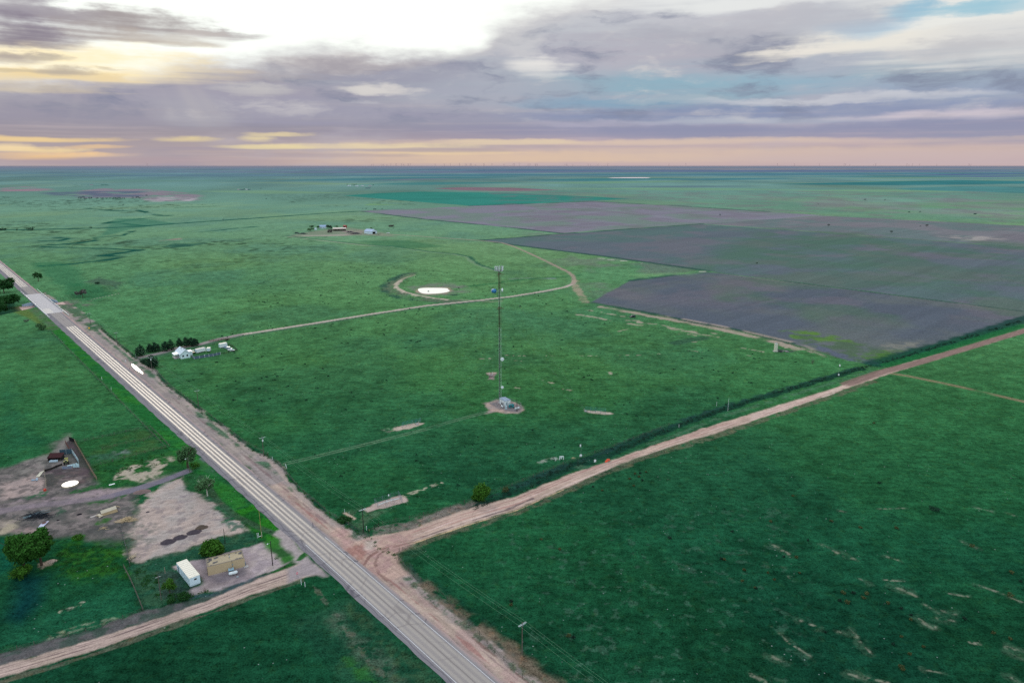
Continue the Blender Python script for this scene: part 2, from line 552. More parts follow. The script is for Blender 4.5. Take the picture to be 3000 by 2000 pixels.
# the stock pond: sunk a little behind a horseshoe dam
PC = G(1268, 851)
ang = math.atan2(G(1317, 852)[1] - G(1224, 849)[1], G(1317, 852)[0] - G(1224, 849)[0])
BERM = [(1212, 805), (1190, 817), (1172, 828), (1161, 838), (1162, 848), (1182, 860), (1220, 869), (1270, 875), (1310, 878), (1345, 879)]
BW = [G(*p) for p in BERM]
S(BERM, 15, (92, 104, 88), .85, off=-6, warp=2.5, seed=151, brk=(14, .25, .3))
S(BERM, 8, (48, 84, 70), .8, off=-13, warp=2.5, seed=152, brk=(14, .3, .3))
S(BERM[2:9], 4.5, (186, 172, 156), .9, warp=1.2, seed=153, grass=0)
S(BERM[:4], 4, (172, 160, 142), .6, warp=1.2, seed=154, grass=0)
PO([(1225, 836), (1270, 831), (1330, 832), (1362, 842), (1350, 856), (1310, 864), (1240, 866), (1212, 856), (1205, 842)], (118, 118, 112), .75, 8, warp=8, ws=16, seed=155, grass=.2, brk=(9, .35, .25))
PO([(1222, 846), (1240, 842), (1310, 842), (1322, 849), (1310, 859), (1250, 863), (1220, 854)], (172, 146, 132), .9, 3, warp=2, seed=156, grass=0)
PO([(1312, 863), (1340, 861), (1350, 864), (1330, 867)], (36, 62, 58), .8, 3, seed=157)
i = L.sub(BW, 30)
d, sd, al = seg_dist(X[i], Y[i], BW)
L.Z[i] += 2.2 * np.exp(-(d / 5.) ** 2) * sstep(0, 40, al) * sstep(0, 60, al.max() - al)
# ---- farm tracks
TR = (182, 168, 158)
DRIVE = [(395, 1050), (470, 1034), (520, 1019), (580, 1010), (640, 993), (700, 981), (900, 950), (1100, 918), (1250, 895), (1400, 880), (1500, 868), (1600, 852), (1655, 841), (1678, 832), (1683, 822), (1680, 810), (1665, 797), (1600, 765), (1540, 737), (1500, 720), (1470, 711), (1413, 705), (1370, 702), (1200, 690), (1135, 686), (1080, 688)]
S(DRIVE[:12], 8.5, (74, 96, 84), .55, off=-3, seed=161)
S(DRIVE[:15], 4.6, TR, .95, soft=1.2, warp=.5, name='farm_track', seed=160, grass=0)
S(DRIVE[13:], 4.2, (158, 140, 128), .85, soft=2, warp=.8, name='farm_track', seed=162, grass=0)
S(DRIVE[:6], 5.5, (128, 122, 124), .7, soft=2, seed=163, grass=0)
S([(1683, 822), (1686, 838), (1698, 858), (1714, 885)], 7, (160, 146, 126), .75, warp=2, soft=3, name='farm_track', seed=164, brk=(8, .3, .3), grass=0)
S([(1350, 877), (1440, 884), (1470, 882)], 3.0, (150, 140, 128), .5, seed=165)
FT = [(1760, 899), (1840, 913), (1914, 927), (2000, 943), (2090, 960), (2160, 975), (2230, 992), (2290, 1006), (2340, 1022)]
S(FT, 7.5, (168, 150, 138), .85, warp=2.2, soft=2, brk=(16, .30, .3), name='farm_track', seed=166, grass=0)
S(FT, 3, (90, 118, 82), .5, off=4.5, brk=(20, .4, .2), seed=167)
S(FT[2:], 5, (166, 150, 140), .7, off=9, brk=(14, .45, .2), seed=168, grass=0)
S([(2330, 1016), (2400, 1036), (2430, 1050)], 3, (150, 150, 130), .6, brk=(8, .35, .2), seed=169)
TT = [(838, 1357), (900, 1343), (1018, 1314), (1089, 1297), (1175, 1275), (1250, 1256), (1330, 1232), (1428, 1206)]
for o in (-.95, .95):
    S(TT, .7, (132, 148, 122), .65, off=o, soft=.5, warp=.2, brk=(9, .22, .25), name='farm_track', seed=170 + int(o), grass=.3)
S(TT, 4.6, (48, 96, 68), .4, soft=2, seed=172)
S([(2595, 1091), (2660, 1101), (2800, 1130), (3000, 1176), (3300, 1250)], 3.4, (150, 126, 104), .85, soft=1.2, name='farm_track', seed=173, brk=(12, .2, .3), grass=0)
S([(2595, 1091), (2660, 1101), (2800, 1130), (3000, 1176)], 1.0, (70, 100, 66), .7, seed=174)
# ---- worn soil in the pasture beyond the tower
soil = (168, 156, 140)
for k, (P, w) in enumerate([([(1695, 905), (1740, 911), (1790, 920), (1828, 927)], 4), ([(1690, 922), (1735, 928), (1790, 939)], 6), ([(1836, 938), (1870, 939), (1878, 952), (1845, 948)], 6), ([(1885, 948), (1930, 949), (1960, 958)], 6),
                            ([(1975, 963), (2010, 968), (2060, 975), (2110, 984)], 13), ([(1990, 978), (2040, 982), (2080, 983)], 8), ([(2030, 1002), (2065, 997)], 3.5), ([(1815, 970), (1835, 965)], 4), ([(1870, 968), (1885, 973)], 4),
                            ([(1700, 1042), (1760, 1041)], 2), ([(1810, 1040), (1875, 1040)], 3), ([(1905, 1038), (1930, 1036)], 3), ([(2020, 1026), (2075, 1034)], 3), ([(1400, 1051), (1440, 1050)], 3), ([(1480, 1040), (1560, 1044)], 2.2), ([(1600, 1042), (1640, 1043)], 2.2),
                            ([(1505, 1055), (1535, 1058)], 3), ([(1580, 1110), (1620, 1122)], 3), ([(1785, 1087), (1790, 1096)], 5), ([(1510, 1135), (1530, 1138)], 3), ([(1650, 1140), (1672, 1143)], 2.5), ([(2170, 1018), (2235, 1030)], 5), ([(2290, 1012), (2310, 1022), (2335, 1032)], 4), ([(2190, 1040), (2200, 1043)], 4)]):
    S(P, w * (.62 if P[0][1] < 1000 else .36), soil, .75, warp=w * .25, ws=w * 1.2, brk=(w * .9, .46, .12), seed=200 + k, grass=0)
S([(1980, 1005), (2020, 996), (2060, 990)], 9, (52, 82, 66), .7, seed=232)
PO([(2280, 968), (2350, 966), (2450, 984), (2520, 1010), (2460, 1000), (2400, 1000), (2330, 990)], (88, 128, 44), .8, 4, warp=4, ws=9, brk=(8, .42, .2), seed=233)
PO([(2330, 980), (2480, 996), (2600, 1022), (2640, 1035), (2560, 1066), (2480, 1056), (2390, 1030)], (76, 100, 72), .75, 6, warp=5, ws=10, brk=(9, .35, .25), seed=234)
PO([(2510, 1040), (2600, 1028), (2680, 1022), (2620, 1048), (2560, 1066)], (72, 116, 42), .7, 4, warp=4, ws=9, brk=(7, .45, .2), seed=235)
S([(2375, 1010), (2430, 1028), (2480, 1046), (2550, 1062)], 9, (92, 96, 116), .75, warp=3, brk=(8, .35, .2), seed=236)
PO([(2580, 1008), (2700, 998), (2700, 1014), (2600, 1028)], (140, 136, 122), .5, 5, brk=(6, .5, .15), seed=237)
PO([(2270, 1020), (2290, 1023), (2335, 1027), (2320, 1032), (2275, 1030)], (66, 70, 72), .7, 1.5, brk=(3, .4, .2), seed=238, grass=0)
# ---- tower compound and guy anchors
PO([(1416, 1183), (1428, 1178), (1456, 1172), (1496, 1173), (1525, 1185), (1537, 1194), (1536, 1203), (1518, 1211), (1483, 1212), (1458, 1207), (1424, 1211), (1434, 1200), (1424, 1190)], (176, 152, 142), .95, 1.2, warp=1.2, ws=4, seed=240, grass=0, name='gravel_yard', rgb2=(152, 138, 134), vs=3)
PO([(1436, 1182), (1456, 1175), (1494, 1176), (1524, 1189), (1528, 1199), (1512, 1206), (1480, 1203), (1448, 1192)], (126, 118, 120), .85, 1., warp=.6, seed=241, grass=0)
PO([(1148, 1257), (1162, 1249), (1226, 1237), (1241, 1240), (1226, 1247), (1190, 1257), (1162, 1261)], (186, 168, 154), .95, .6, warp=.8, ws=3, seed=242, grass=0)
PO([(1120, 1258), (1160, 1250), (1170, 1262), (1140, 1266)], (150, 148, 134), .6, 1.5, brk=(1.6, .52, .12), seed=243)
PO([(1707, 1200), (1740, 1203), (1775, 1206), (1795, 1211), (1772, 1215), (1740, 1211), (1712, 1207)], (178, 164, 152), .95, .6, warp=.8, ws=3, seed=244, grass=0)
PO([(1424, 1092), (1453, 1091), (1448, 1111), (1430, 1111), (1432, 1101)], (182, 158, 146), .9, .8, warp=1, ws=3, seed=245, grass=0, rgb2=(140, 122, 122), vs=4)
PO([(1066, 1492), (1098, 1474), (1170, 1451), (1189, 1455), (1197, 1468), (1151, 1481), (1107, 1491), (1075, 1502)], (182, 162, 154), .95, .5, warp=.7, ws=3, seed=246, grass=0)
S([(1185, 1452), (1215, 1441), (1262, 1424), (1290, 1415)], 2.2, (170, 164, 144), .8, brk=(1.5, .5, .12), seed=247)
PO([(1010, 1500), (1060, 1487), (1075, 1502), (1160, 1482), (1100, 1510), (1060, 1545), (1020, 1540)], (76, 100, 76), .7, 2, warp=1.5, ws=4, seed=248, brk=(3, .35, .25))
PO([(1004, 1502), (1014, 1500), (1044, 1518), (1038, 1522)], (190, 168, 150), .9, .4, seed=249, grass=0)
S([(1582, 1353), (1625, 1342), (1628, 1345)], 2.5, (150, 160, 150), .7, brk=(1.4, .48, .12), seed=250)
PO([(1673, 1341), (1679, 1338.5), (1686, 1340), (1684, 1343), (1676, 1343)], (150, 140, 110), .8, .3, seed=251, grass=0)
# ---- ground west of the highway
PK = (174, 154, 142)
GR = (160, 148, 152)
PO([(-60, 1400), (100, 1345), (140, 1335), (160, 1300), (200, 1268), (215, 1290), (240, 1345), (262, 1372), (285, 1408), (330, 1450), (405, 1440), (415, 1500), (395, 1560), (370, 1605), (310, 1580), (200, 1575), (110, 1565), (60, 1560), (-60, 1570)], (110, 103, 101), .92, 3, warp=3, ws=9, seed=260, grass=0, rgb2=(91, 88, 87), vs=7)
PO([(0, 1420), (100, 1385), (128, 1400), (130, 1440), (90, 1450), (0, 1460)], (172, 152, 146), .9, 2, warp=3, ws=6, seed=261, grass=0)
PO([(70, 1350), (150, 1330), (190, 1290), (205, 1270), (190, 1320), (130, 1370), (60, 1390)], (146, 140, 134), .6, 2, brk=(4, .42, .2), seed=262, grass=0)
PO([(0, 1480), (130, 1455), (200, 1450), (330, 1430), (410, 1405), (500, 1385), (420, 1430), (300, 1462), (150, 1480), (60, 1500), (0, 1505)], (160, 142, 146), .8, 2, warp=2.5, ws=6, seed=263, grass=0, brk=(5, .3, .3))
PO([(0, 1510), (25, 1515), (40, 1545), (10, 1560), (0, 1560)], (172, 160, 138), .8, 2, warp=2, seed=264, grass=0)
PO([(30, 1550), (110, 1535), (150, 1560), (60, 1570)], (166, 142, 138), .7, 2, brk=(4, .4, .2), seed=265, grass=0)
PO([(200, 1500), (245, 1490), (250, 1515), (205, 1520)], (160, 144, 140), .6, 2, brk=(3, .4, .2), seed=266, grass=0)
PO([(130, 1379), (231, 1364), (192, 1297), (205, 1288), (218, 1293), (262, 1352), (283, 1405), (190, 1427), (137, 1436)], (88, 76, 80), .95, .6, warp=.6, seed=267, grass=0, rgb2=(78, 78, 74), vs=6)
PO([(175, 1380), (225, 1372), (270, 1400), (250, 1415), (180, 1420), (150, 1405)], (112, 98, 94), .6, 2, brk=(3, .4, .2), seed=268)
PO([(-60, 1400), (160, 1320), (330, 1450), (410, 1450), (400, 1570), (60, 1560), (-60, 1570)], (140, 128, 126), .5, 3, brk=(3.2, .56, .10), seed=268, grass=0)
PO([(-60, 1400), (160, 1320), (330, 1450), (410, 1450), (400, 1570), (60, 1560), (-60, 1570)], (70, 70, 70), .55, 3, brk=(2.4, .62, .08), seed=269)
# grass tufts and paddocks
PO([(222, 1297), (300, 1280), (440, 1250), (497, 1308), (400, 1332), (270, 1364)], (58, 88, 48), .7, 1.5, warp=1, seed=270, rgb2=(40, 86, 48), vs=8)
PO([(240, 1338), (340, 1322), (385, 1318), (380, 1335), (280, 1352)], (56, 92, 74), .7, 2, brk=(3, .42, .2), seed=271)
PO([(330, 1322), (370, 1316), (380, 1326), (340, 1332)], (116, 124, 122), .6, 1.2, brk=(2, .45, .2), seed=272)
PO([(265, 1365), (400, 1332), (497, 1310), (540, 1330), (560, 1345), (540, 1372), (470, 1400), (380, 1430), (290, 1425)], (44, 92, 46), .85, 2, warp=2, ws=5, seed=273, rgb2=(34, 80, 44), vs=5)
PO([(340, 1375), (400, 1360), (470, 1340), (500, 1350), (490, 1370), (480, 1385), (400, 1415), (350, 1400)], (178, 164, 150), .85, 1.5, warp=3, ws=5, seed=274, grass=0, brk=(3.2, .42, .16))
for k, (P, c) in enumerate([([(200, 1440), (290, 1418), (345, 1408), (330, 1425), (240, 1440)], (34, 88, 44)), ([(75, 1455), (100, 1445), (134, 1441), (120, 1455), (85, 1467)], (38, 92, 60)), ([(255, 1470), (360, 1440), (360, 1462), (330, 1472), (260, 1475)], (44, 90, 48)), ([(165, 1490), (195, 1480), (190, 1505), (165, 1508)], (52, 84, 66)),
                            ([(275, 1520), (320, 1518), (310, 1530), (280, 1535)], (52, 96, 44)), ([(395, 1500), (440, 1520), (430, 1545), (400, 1540)], (70, 92, 66)), ([(360, 1560), (400, 1555), (395, 1580), (370, 1600)], (48, 80, 62)), ([(210, 1572), (245, 1568), (240, 1582), (215, 1584)], (40, 104, 30))]):
    PO(P, c, .85, .8, warp=1.8, ws=3, seed=280 + k, brk=(2.2, .36, .2))
PO([(150, 1618), (175, 1590), (230, 1585), (270, 1595), (330, 1590), (372, 1610), (378, 1650), (374, 1690), (320, 1690), (200, 1700), (160, 1690)], (42, 90, 32), .85, 3, warp=4, ws=4, seed=290, rgb2=(24, 70, 34), vs=2.2)
PO([(0, 1580), (60, 1570), (110, 1570), (60, 1640), (0, 1680)], (12, 78, 66), .6, 3, seed=291)
PO([(60, 1680), (130, 1690), (120, 1760), (60, 1830), (20, 1810)], (8, 50, 64), .55, 3.5, seed=292)
PO([(110, 1650), (140, 1638), (168, 1640), (150, 1655), (120, 1664)], (176, 156, 142), .85, .8, warp=1, ws=3, seed=293, grass=0, brk=(2.5, .32, .2))
PO([(0, 1850), (200, 1770), (400, 1720), (420, 1780), (300, 1840), (0, 1910)], (34, 92, 66), .5, 4, seed=294)
S([(180, 1790), (225, 1775), (240, 1765)], 1.5, (160, 156, 140), .7, brk=(1.3, .48, .15), seed=295)
S([(150, 1865), (250, 1832), (330, 1815)], 2.5, (130, 140, 118), .55, brk=(1.6, .5, .15), seed=296)
# dirt lot and yard
PO([(533, 1399), (543, 1412), (540, 1425), (546, 1438), (575, 1450), (606, 1454), (622, 1475), (640, 1496), (660, 1524), (709, 1524), (706, 1554), (660, 1570), (600, 1592), (520, 1622), (421, 1645), (385, 1625), (373, 1605), (382, 1562), (410, 1510), (416, 1469), (450, 1440), (500, 1405)], (168, 157, 152), .95, 1.6, warp=2.6, ws=4, seed=300, grass=0, name='gravel_yard', rgb2=(176, 158, 150), vs=9)
PO([(440, 1460), (640, 1490), (700, 1540), (600, 1590), (400, 1640), (390, 1560)], (118, 108, 112), .5, 3, brk=(2.6, .66, .07), seed=301)
PO([(390, 1500), (450, 1530), (470, 1560), (420, 1640), (380, 1600)], (104, 106, 100), .6, 3, brk=(2.2, .58, .1), seed=302)
PO([(500, 1440), (560, 1445), (570, 1465), (520, 1475)], (120, 108, 116), .5, 2, brk=(2, .5, .15), seed=303)
PO([(660, 1525), (705, 1515), (720, 1545), (670, 1560)], (46, 92, 76), .8, 1, brk=(1.8, .48, .14), seed=304)
PO([(575, 1448), (625, 1455), (690, 1515), (640, 1492)], (60, 96, 74), .75, 1.5, brk=(1.8, .45, .18), seed=305)
S([(600, 1362), (570, 1372), (540, 1384), (470, 1410), (400, 1432), (350, 1446), (310, 1455)], 4.2, (118, 112, 124), .95, soft=1., warp=.5, name='farm_track', seed=306, grass=0)
S([(310, 1455), (220, 1468), (100, 1480), (0, 1497)], 4.5, (132, 120, 128), .6, soft=2, warp=1, seed=307, grass=0)
PO([(555, 1352), (590, 1340), (640, 1400), (610, 1385), (585, 1375), (560, 1372)], (112, 110, 124), .95, .8, warp=.5, seed=308, grass=0)
PO([(535, 1402), (570, 1378), (610, 1388), (650, 1410), (690, 1440), (640, 1475), (600, 1450), (556, 1440), (540, 1420)], (34, 84, 44), .9, 1, warp=1, seed=309, rgb2=(44, 86, 52), vs=4)
PO([(380, 1655), (470, 1630), (560, 1600), (720, 1556), (800, 1535), (820, 1548), (800, 1572), (720, 1595), (600, 1640), (540, 1650), (560, 1690), (540, 1740), (470, 1775), (420, 1790)], (36, 76, 58), .9, 1.2, warp=1.5, ws=4, seed=310, rgb2=(50, 84, 62), vs=4)
PO([(612, 1636), (680, 1612), (725, 1599), (780, 1584), (828, 1570), (868, 1590), (895, 1614), (890, 1630), (862, 1645), (804, 1668), (727, 1702), (640, 1730), (555, 1746), (545, 1738), (560, 1725), (595, 1712), (600, 1690), (520, 1668), (508, 1660), (560, 1640)], (172, 158, 156), .95, .8, warp=1, ws=4, seed=311, grass=0, name='gravel_yard', rgb2=(160, 146, 150), vs=6)
PO([(596, 1645), (615, 1690), (720, 1660), (735, 1690), (640, 1722), (580, 1730), (600, 1700)], (128, 112, 112), .6, 2, warp=1, seed=312, grass=0)
PO([(612, 1690), (715, 1662), (730, 1680), (640, 1708)], (104, 98, 104), .6, 1.2, seed=313, grass=0)
PO([(458, 1680), (520, 1668), (560, 1740), (500, 1760), (470, 1740)], (54, 70, 66), .7, 1.2, warp=1.5, ws=3, seed=314)
# verge and dirt road to the west
WU = [(-200, 2020), (0, 1951), (268, 1874), (478, 1805), (612, 1756), (727, 1707), (842, 1664), (905, 1640)]
WL = [(960, 1690), (930, 1683), (900, 1687), (842, 1709), (727, 1744), (612, 1787), (478, 1832), (268, 1907), (0, 1985), (-200, 2050)]
PO([(-200, 1980), (0, 1912), (150, 1875), (300, 1835), (420, 1790), (470, 1780), (612, 1742), (727, 1700), (780, 1682), (842, 1664), (612, 1760), (478, 1808), (268, 1878), (0, 1955), (-200, 2025)], (96, 92, 94), .9, .7, warp=1, ws=3, seed=320, rgb2=(70, 82, 76), vs=3, grass=.3)
S([(780, 1690), (840, 1662), (870, 1640)], 2.6, (36, 84, 40), .9, warp=1, seed=321)
S([(560, 1750), (640, 1732), (727, 1706), (790, 1682)], 2.2, (58, 78, 84), .7, warp=1, seed=322, brk=(2, .4, .2))
PO([(866, 1640), (880, 1622), (893, 1616), (896, 1628), (880, 1640)], (30, 92, 36), .95, .5, warp=.5, seed=323)
PO(WU + WL, PK, .97, .6, warp=.5, ws=3, name='dirt_road', seed=324, grass=0, rgb2=(184, 162, 152), vs=5)
wc = [((a[0] + b[0]) / 2, (a[1] + b[1]) / 2) for a, b in zip(WU[:7], WL[::-1][:7])]
S([(-200, 2063), (0, 1997), (268, 1918), (478, 1843), (612, 1797), (727, 1753), (842, 1716), (880, 1700)], 1.6, (84, 88, 74), .85, warp=.8, brk=(2, .25, .3), seed=325)
for o, w, c in ((-.6, .35, (112, 92, 92)), (.75, .4, (104, 86, 88)), (1.5, .3, (124, 104, 102)), (-1.6, .3, (138, 116, 112))):
    S(wc, w, c, .85, off=o, soft=.3, warp=.25, ws=9, seed=330 + int(o * 10), brk=(7, .25, .25))
PO([(842, 1664), (905, 1638), (925, 1650), (962, 1686), (948, 1690), (930, 1684), (890, 1690), (842, 1708)], (150, 140, 142), .95, 1, warp=.6, seed=335, grass=0, name='dirt_road')
# ---- ground beside the highway
def band(a0, a1, off0, off1, rgb, op=1., n=40, **kw):
    A = np.linspace(a0, a1, n)
    o0 = off0 if callable(off0) else (lambda a: off0)
    o1 = off1 if callable(off1) else (lambda a: off1)
    PO([HW(a, o0(a)) for a in A] + [HW(a, o1(a)) for a in A[::-1]], rgb, op, world=True, **kw)
band(-420, -60, lambda a: -13, lambda a: pav(a)[0], (44, 108, 44), .9, soft=1.2, warp=1.5, ws=8, seed=340, rgb2=(34, 96, 48), vs=12)
band(-60, -16, lambda a: -13.5, lambda a: pav(a)[0], (40, 108, 32), .95, soft=1., warp=1, ws=5, seed=341, rgb2=(28, 84, 34), vs=6)
band(-520, -420, -13, lambda a: pav(a)[0], (84, 100, 78), .8, soft=2, warp=2, seed=342, rgb2=(60, 104, 52), vs=9)
S([(590, 1395), (640, 1470), (690, 1510), (760, 1545), (800, 1560)], 2.5, (58, 78, 62), .7, seed=343)
S([HW(a, -14) for a in range(-420, -130, 10)], 1., (34, 74, 54), .4, world=True, warp=.6, seed=344)
band(12, 140, lambda a: -24, lambda a: pav(a)[0] - .5, (36, 78, 56), .85, soft=2.5, warp=2, seed=345, rgb2=(26, 66, 48), vs=5)
band(16, 140, -16, -12, (84, 98, 84), .5, soft=2, warp=1.8, ws=6, seed=346, brk=(2.2, .4, .2))
band(14, 140, -10.5, -7, (54, 80, 56), .6, soft=1.2, warp=1.4, ws=5, seed=347, brk=(1.8, .36, .2))
band(30, 140, -20.5, -17.5, (44, 98, 40), .6, soft=1.5, warp=1.4, ws=5, seed=348, brk=(4, .5, .2))
S([(905, 1700), (930, 1730), (960, 1770), (1000, 1830), (1060, 1900), (1120, 1980)], 1.1, (104, 102, 92), .4, warp=1.2, brk=(2, .54, .14), seed=349)
PO([(795, 1566), (828, 1540), (912, 1640), (893, 1652), (862, 1646), (820, 1580)], (164, 152, 152), .95, 1., warp=1, seed=361, grass=0)
PO([(866, 1642), (880, 1624), (893, 1618), (897, 1629), (880, 1641)], (30, 88, 38), .95, .4, warp=.5, seed=364)
# east shoulder: bare pink dirt, wide at the junction, greener further off
SH = [(-590, 9), (-520, 17), (-440, 17), (-380, 14.5), (-300, 13.5), (-262, 15), (-230, 12), (-150, 13.2), (-110, 12.8), (-96, 15.5), (-80, 14.5), (-60, 11.5), (-35, 11.), (-22, 12.5), (-12, 13.5), (0, 14), (10, 14.5), (18, 12.5), (30, 11.8), (45, 12.2), (70, 12.5), (150, 13)]
shf = lambda a: np.interp(a, [q[0] for q in SH], [q[1] for q in SH])
band(-600, 150, lambda a: pav(a)[1] - 1, shf, (162, 148, 142), .95, n=160, soft=1., warp=1.8, ws=7, seed=350, grass=0, rgb2=(148, 136, 134), vs=8, name='dirt_shoulder')
band(-70, 150, lambda a: pav(a)[1] - .3, lambda a: np.minimum(shf(a) - 2, 9.5), (177, 156, 142), .85, n=80, soft=1.5, warp=1, ws=5, seed=351, grass=0, rgb2=(170, 144, 136), vs=4)
band(-420, -60, 9.5, lambda a: shf(a) - 1.6, (56, 98, 70), .85, n=90, soft=1., warp=1.6, ws=9, seed=352, brk=(8, .38, .16), grass=1)
band(-600, -400, 8, lambda a: shf(a) + 2, (56, 96, 66), .85, n=60, soft=2, warp=3, ws=12, seed=353, brk=(10, .42, .16), grass=1)
S([HW(a, shf(a) - 1.3) for a in range(-400, 20, 6)], 1.3, (166, 150, 142), .8, world=True, warp=.5, seed=354, grass=0, brk=(14, .3, .2))
S([HW(a, shf(a) + .6) for a in range(-400, 150, 6)], 1.5, (26, 62, 50), .75, world=True, warp=.6, seed=355, brk=(9, .25, .2))
S([HW(a, 8.2) for a in range(-300, 150, 6)], .35, (124, 104, 104), .7, world=True, warp=.8, ws=12, seed=356, brk=(9, .3, .2))
S([HW(a, 6.6) for a in range(-60, 150, 6)], .4, (150, 112, 106), .8, world=True, warp=.7, ws=10, seed=357, brk=(7, .3, .2))
S([HW(a, 9.4) for a in range(20, 150, 6)], .5, (122, 98, 92), .8, world=True, warp=.7, ws=8, seed=358, brk=(6, .3, .2))
band(15, 150, 9.8, 12, (66, 92, 70), .8, soft=.8, warp=1.2, ws=5, seed=359, brk=(1.8, .5, .14), grass=1)
band(20, 150, 11, 15.5, (112, 98, 84), .8, soft=1.2, warp=1.2, ws=6, seed=362, brk=(5, .36, .2))
band(20, 150, 14.5, 17, (20, 58, 44), .6, soft=1, warp=1, ws=5, seed=363, brk=(5, .36, .2))
# ---- the county dirt road to the east
U = [(1030, 1592), (1050, 1584), (1075, 1575), (1209, 1550), (1362, 1491), (1515, 1451), (1650, 1397), (1778, 1353), (1946, 1294), (2063, 1253), (2200, 1212), (2430, 1142), (2577, 1086), (2680, 1056), (2800, 1023), (3000, 963), (3300, 880)]
LO = [(3300, 892), (3000, 976), (2800, 1036), (2608, 1094), (2430, 1155), (2200, 1235), (2063, 1279), (1946, 1312), (1793, 1367), (1650, 1432), (1515, 1491), (1362, 1538), (1209, 1591), (1160, 1610)]
UC = [G(*p) for p in U]
S([(1165, 1640), (1160, 1618), (1209, 1598), (1362, 1545), (1515, 1499), (1650, 1440), (1793, 1374), (1946, 1319), (2063, 1286), (2200, 1243), (2430, 1162), (2560, 1116)], 4.2, (92, 98, 78), .85, warp=1.3, ws=5, seed=365, brk=(2.2, .28, .25))
S([(1200, 1546), (1362, 1486), (1400, 1476)], 6.5, (122, 112, 106), .85, warp=1.5, ws=5, seed=366, brk=(2.2, .3, .25))
S([(1115, 1556), (1200, 1536), (1300, 1502), (1362, 1484)], 5, (112, 106, 100), .8, warp=1.4, ws=4, seed=367, brk=(2, .3, .25))
WEED = [(1390, 1492), (1440, 1470), (1500, 1440), (1570, 1411), (1650, 1376), (1720, 1352), (1800, 1322), (1880, 1287), (1960, 1258), (2050, 1222), (2200, 1174), (2350, 1130), (2450, 1101), (2520, 1080)]
S(WEED, 5.2, (26, 60, 48), .9, soft=1.6, warp=1.4, ws=6, seed=368)
S(WEED, 3.0, (36, 64, 60), .7, off=2.6, warp=1.2, ws=4, seed=369, brk=(4, .35, .2))
S(WEED[5:], 3., (74, 108, 84), .6, off=-6.2, warp=1, ws=4, seed=370, brk=(4, .4, .2))
S([(2560, 1066), (2650, 1042), (2760, 1012), (2900, 968), (3100, 905)], 13, (22, 66, 56), .85, warp=2, ws=8, seed=371)
S([(2600, 1070), (2700, 1040), (2800, 1012), (3000, 952)], 7, (34, 98, 56), .85, warp=1, ws=8, seed=372)
PO(U + LO, (191, 166, 152), .97, .7, warp=.6, ws=4, name='dirt_road', seed=373, grass=0, rgb2=(177, 154, 141), vs=6)
S([(2480, 1125), (2577, 1091), (2690, 1062), (2800, 1029), (3000, 969), (3300, 886)], 6.5, (128, 104, 98), .85, soft=2, seed=374, grass=0)
PO([(2200, 1212), (2430, 1142), (2480, 1128), (2450, 1148), (2200, 1230)], (208, 184, 172), .6, 1.5, seed=375)
cl = [((a[0] + b[0]) / 2, (a[1] + b[1]) / 2) for a, b in zip(U[3:12], LO[::-1][1:10])]
for o, w, c in ((.8, .5, (166, 126, 120)), (-.9, .5, (170, 132, 124)), (2.2, .45, (160, 122, 116)), (-2.4, .5, (206, 182, 172)), (0, .4, (204, 178, 170))):
    S(cl, w, c, .75, off=o, soft=.5, warp=.35, ws=12, seed=380 + int(o * 10), brk=(14, .3, .25))
S([(1130, 1600), (1209, 1582), (1362, 1530), (1480, 1494), (1560, 1460)], .9, (108, 92, 92), .85, warp=.4, seed=390, brk=(6, .3, .2))
S([(1150, 1610), (1209, 1591), (1362, 1540), (1515, 1494), (1650, 1434)], .6, (206, 176, 140), .7, warp=.3, seed=391)
# junction apron with turning scrapes
PO([(985, 1540), (1020, 1553), (1034, 1582), (1050, 1584), (1209, 1550), (1209, 1591), (1165, 1618), (1172, 1650), (1205, 1684), (1130, 1700), (1075, 1668), (1020, 1620), (970, 1560)], (182, 154, 141), .9, 1.2, warp=1, ws=4, seed=395, grass=0, name='dirt_road', rgb2=(170, 138, 132), vs=3)
PO([(1010, 1605), (1060, 1590), (1075, 1610), (1060, 1650), (1030, 1630)], (150, 108, 98), .7, 1, brk=(2.5, .45, .2), seed=396)
PO([(1070, 1585), (1110, 1580), (1090, 1610), (1070, 1610)], (194, 180, 168), .7, 1.2, seed=397)
S([(1240, 1570), (1160, 1592), (1110, 1612), (1080, 1632), (1066, 1655), (1075, 1685)], .8, (128, 96, 90), .8, warp=.4, seed=398, brk=(4, .3, .2))
S([(1205, 1588), (1140, 1604), (1108, 1625), (1098, 1650), (1110, 1680), (1150, 1710)], 1.0, (126, 98, 92), .7, warp=.4, seed=399, brk=(4, .3, .2))
PO([(965, 1490), (990, 1500), (1030, 1535), (1025, 1555), (985, 1535), (960, 1505)], (36, 92, 58), .85, .8, warp=1.4, ws=3, seed=400, brk=(2.5, .36, .2), grass=1)
PO([(1028, 1540), (1055, 1555), (1070, 1562), (1110, 1552), (1080, 1568), (1045, 1580), (1026, 1570)], (44, 84, 62), .75, .8, warp=1, ws=2.5, seed=401, brk=(1.8, .42, .2), grass=1)
PO([(1160, 1622), (1190, 1612), (1260, 1600), (1190, 1650), (1215, 1690), (1190, 1672), (1170, 1650)], (36, 70, 50), .85, .8, warp=1, ws=3, seed=402)
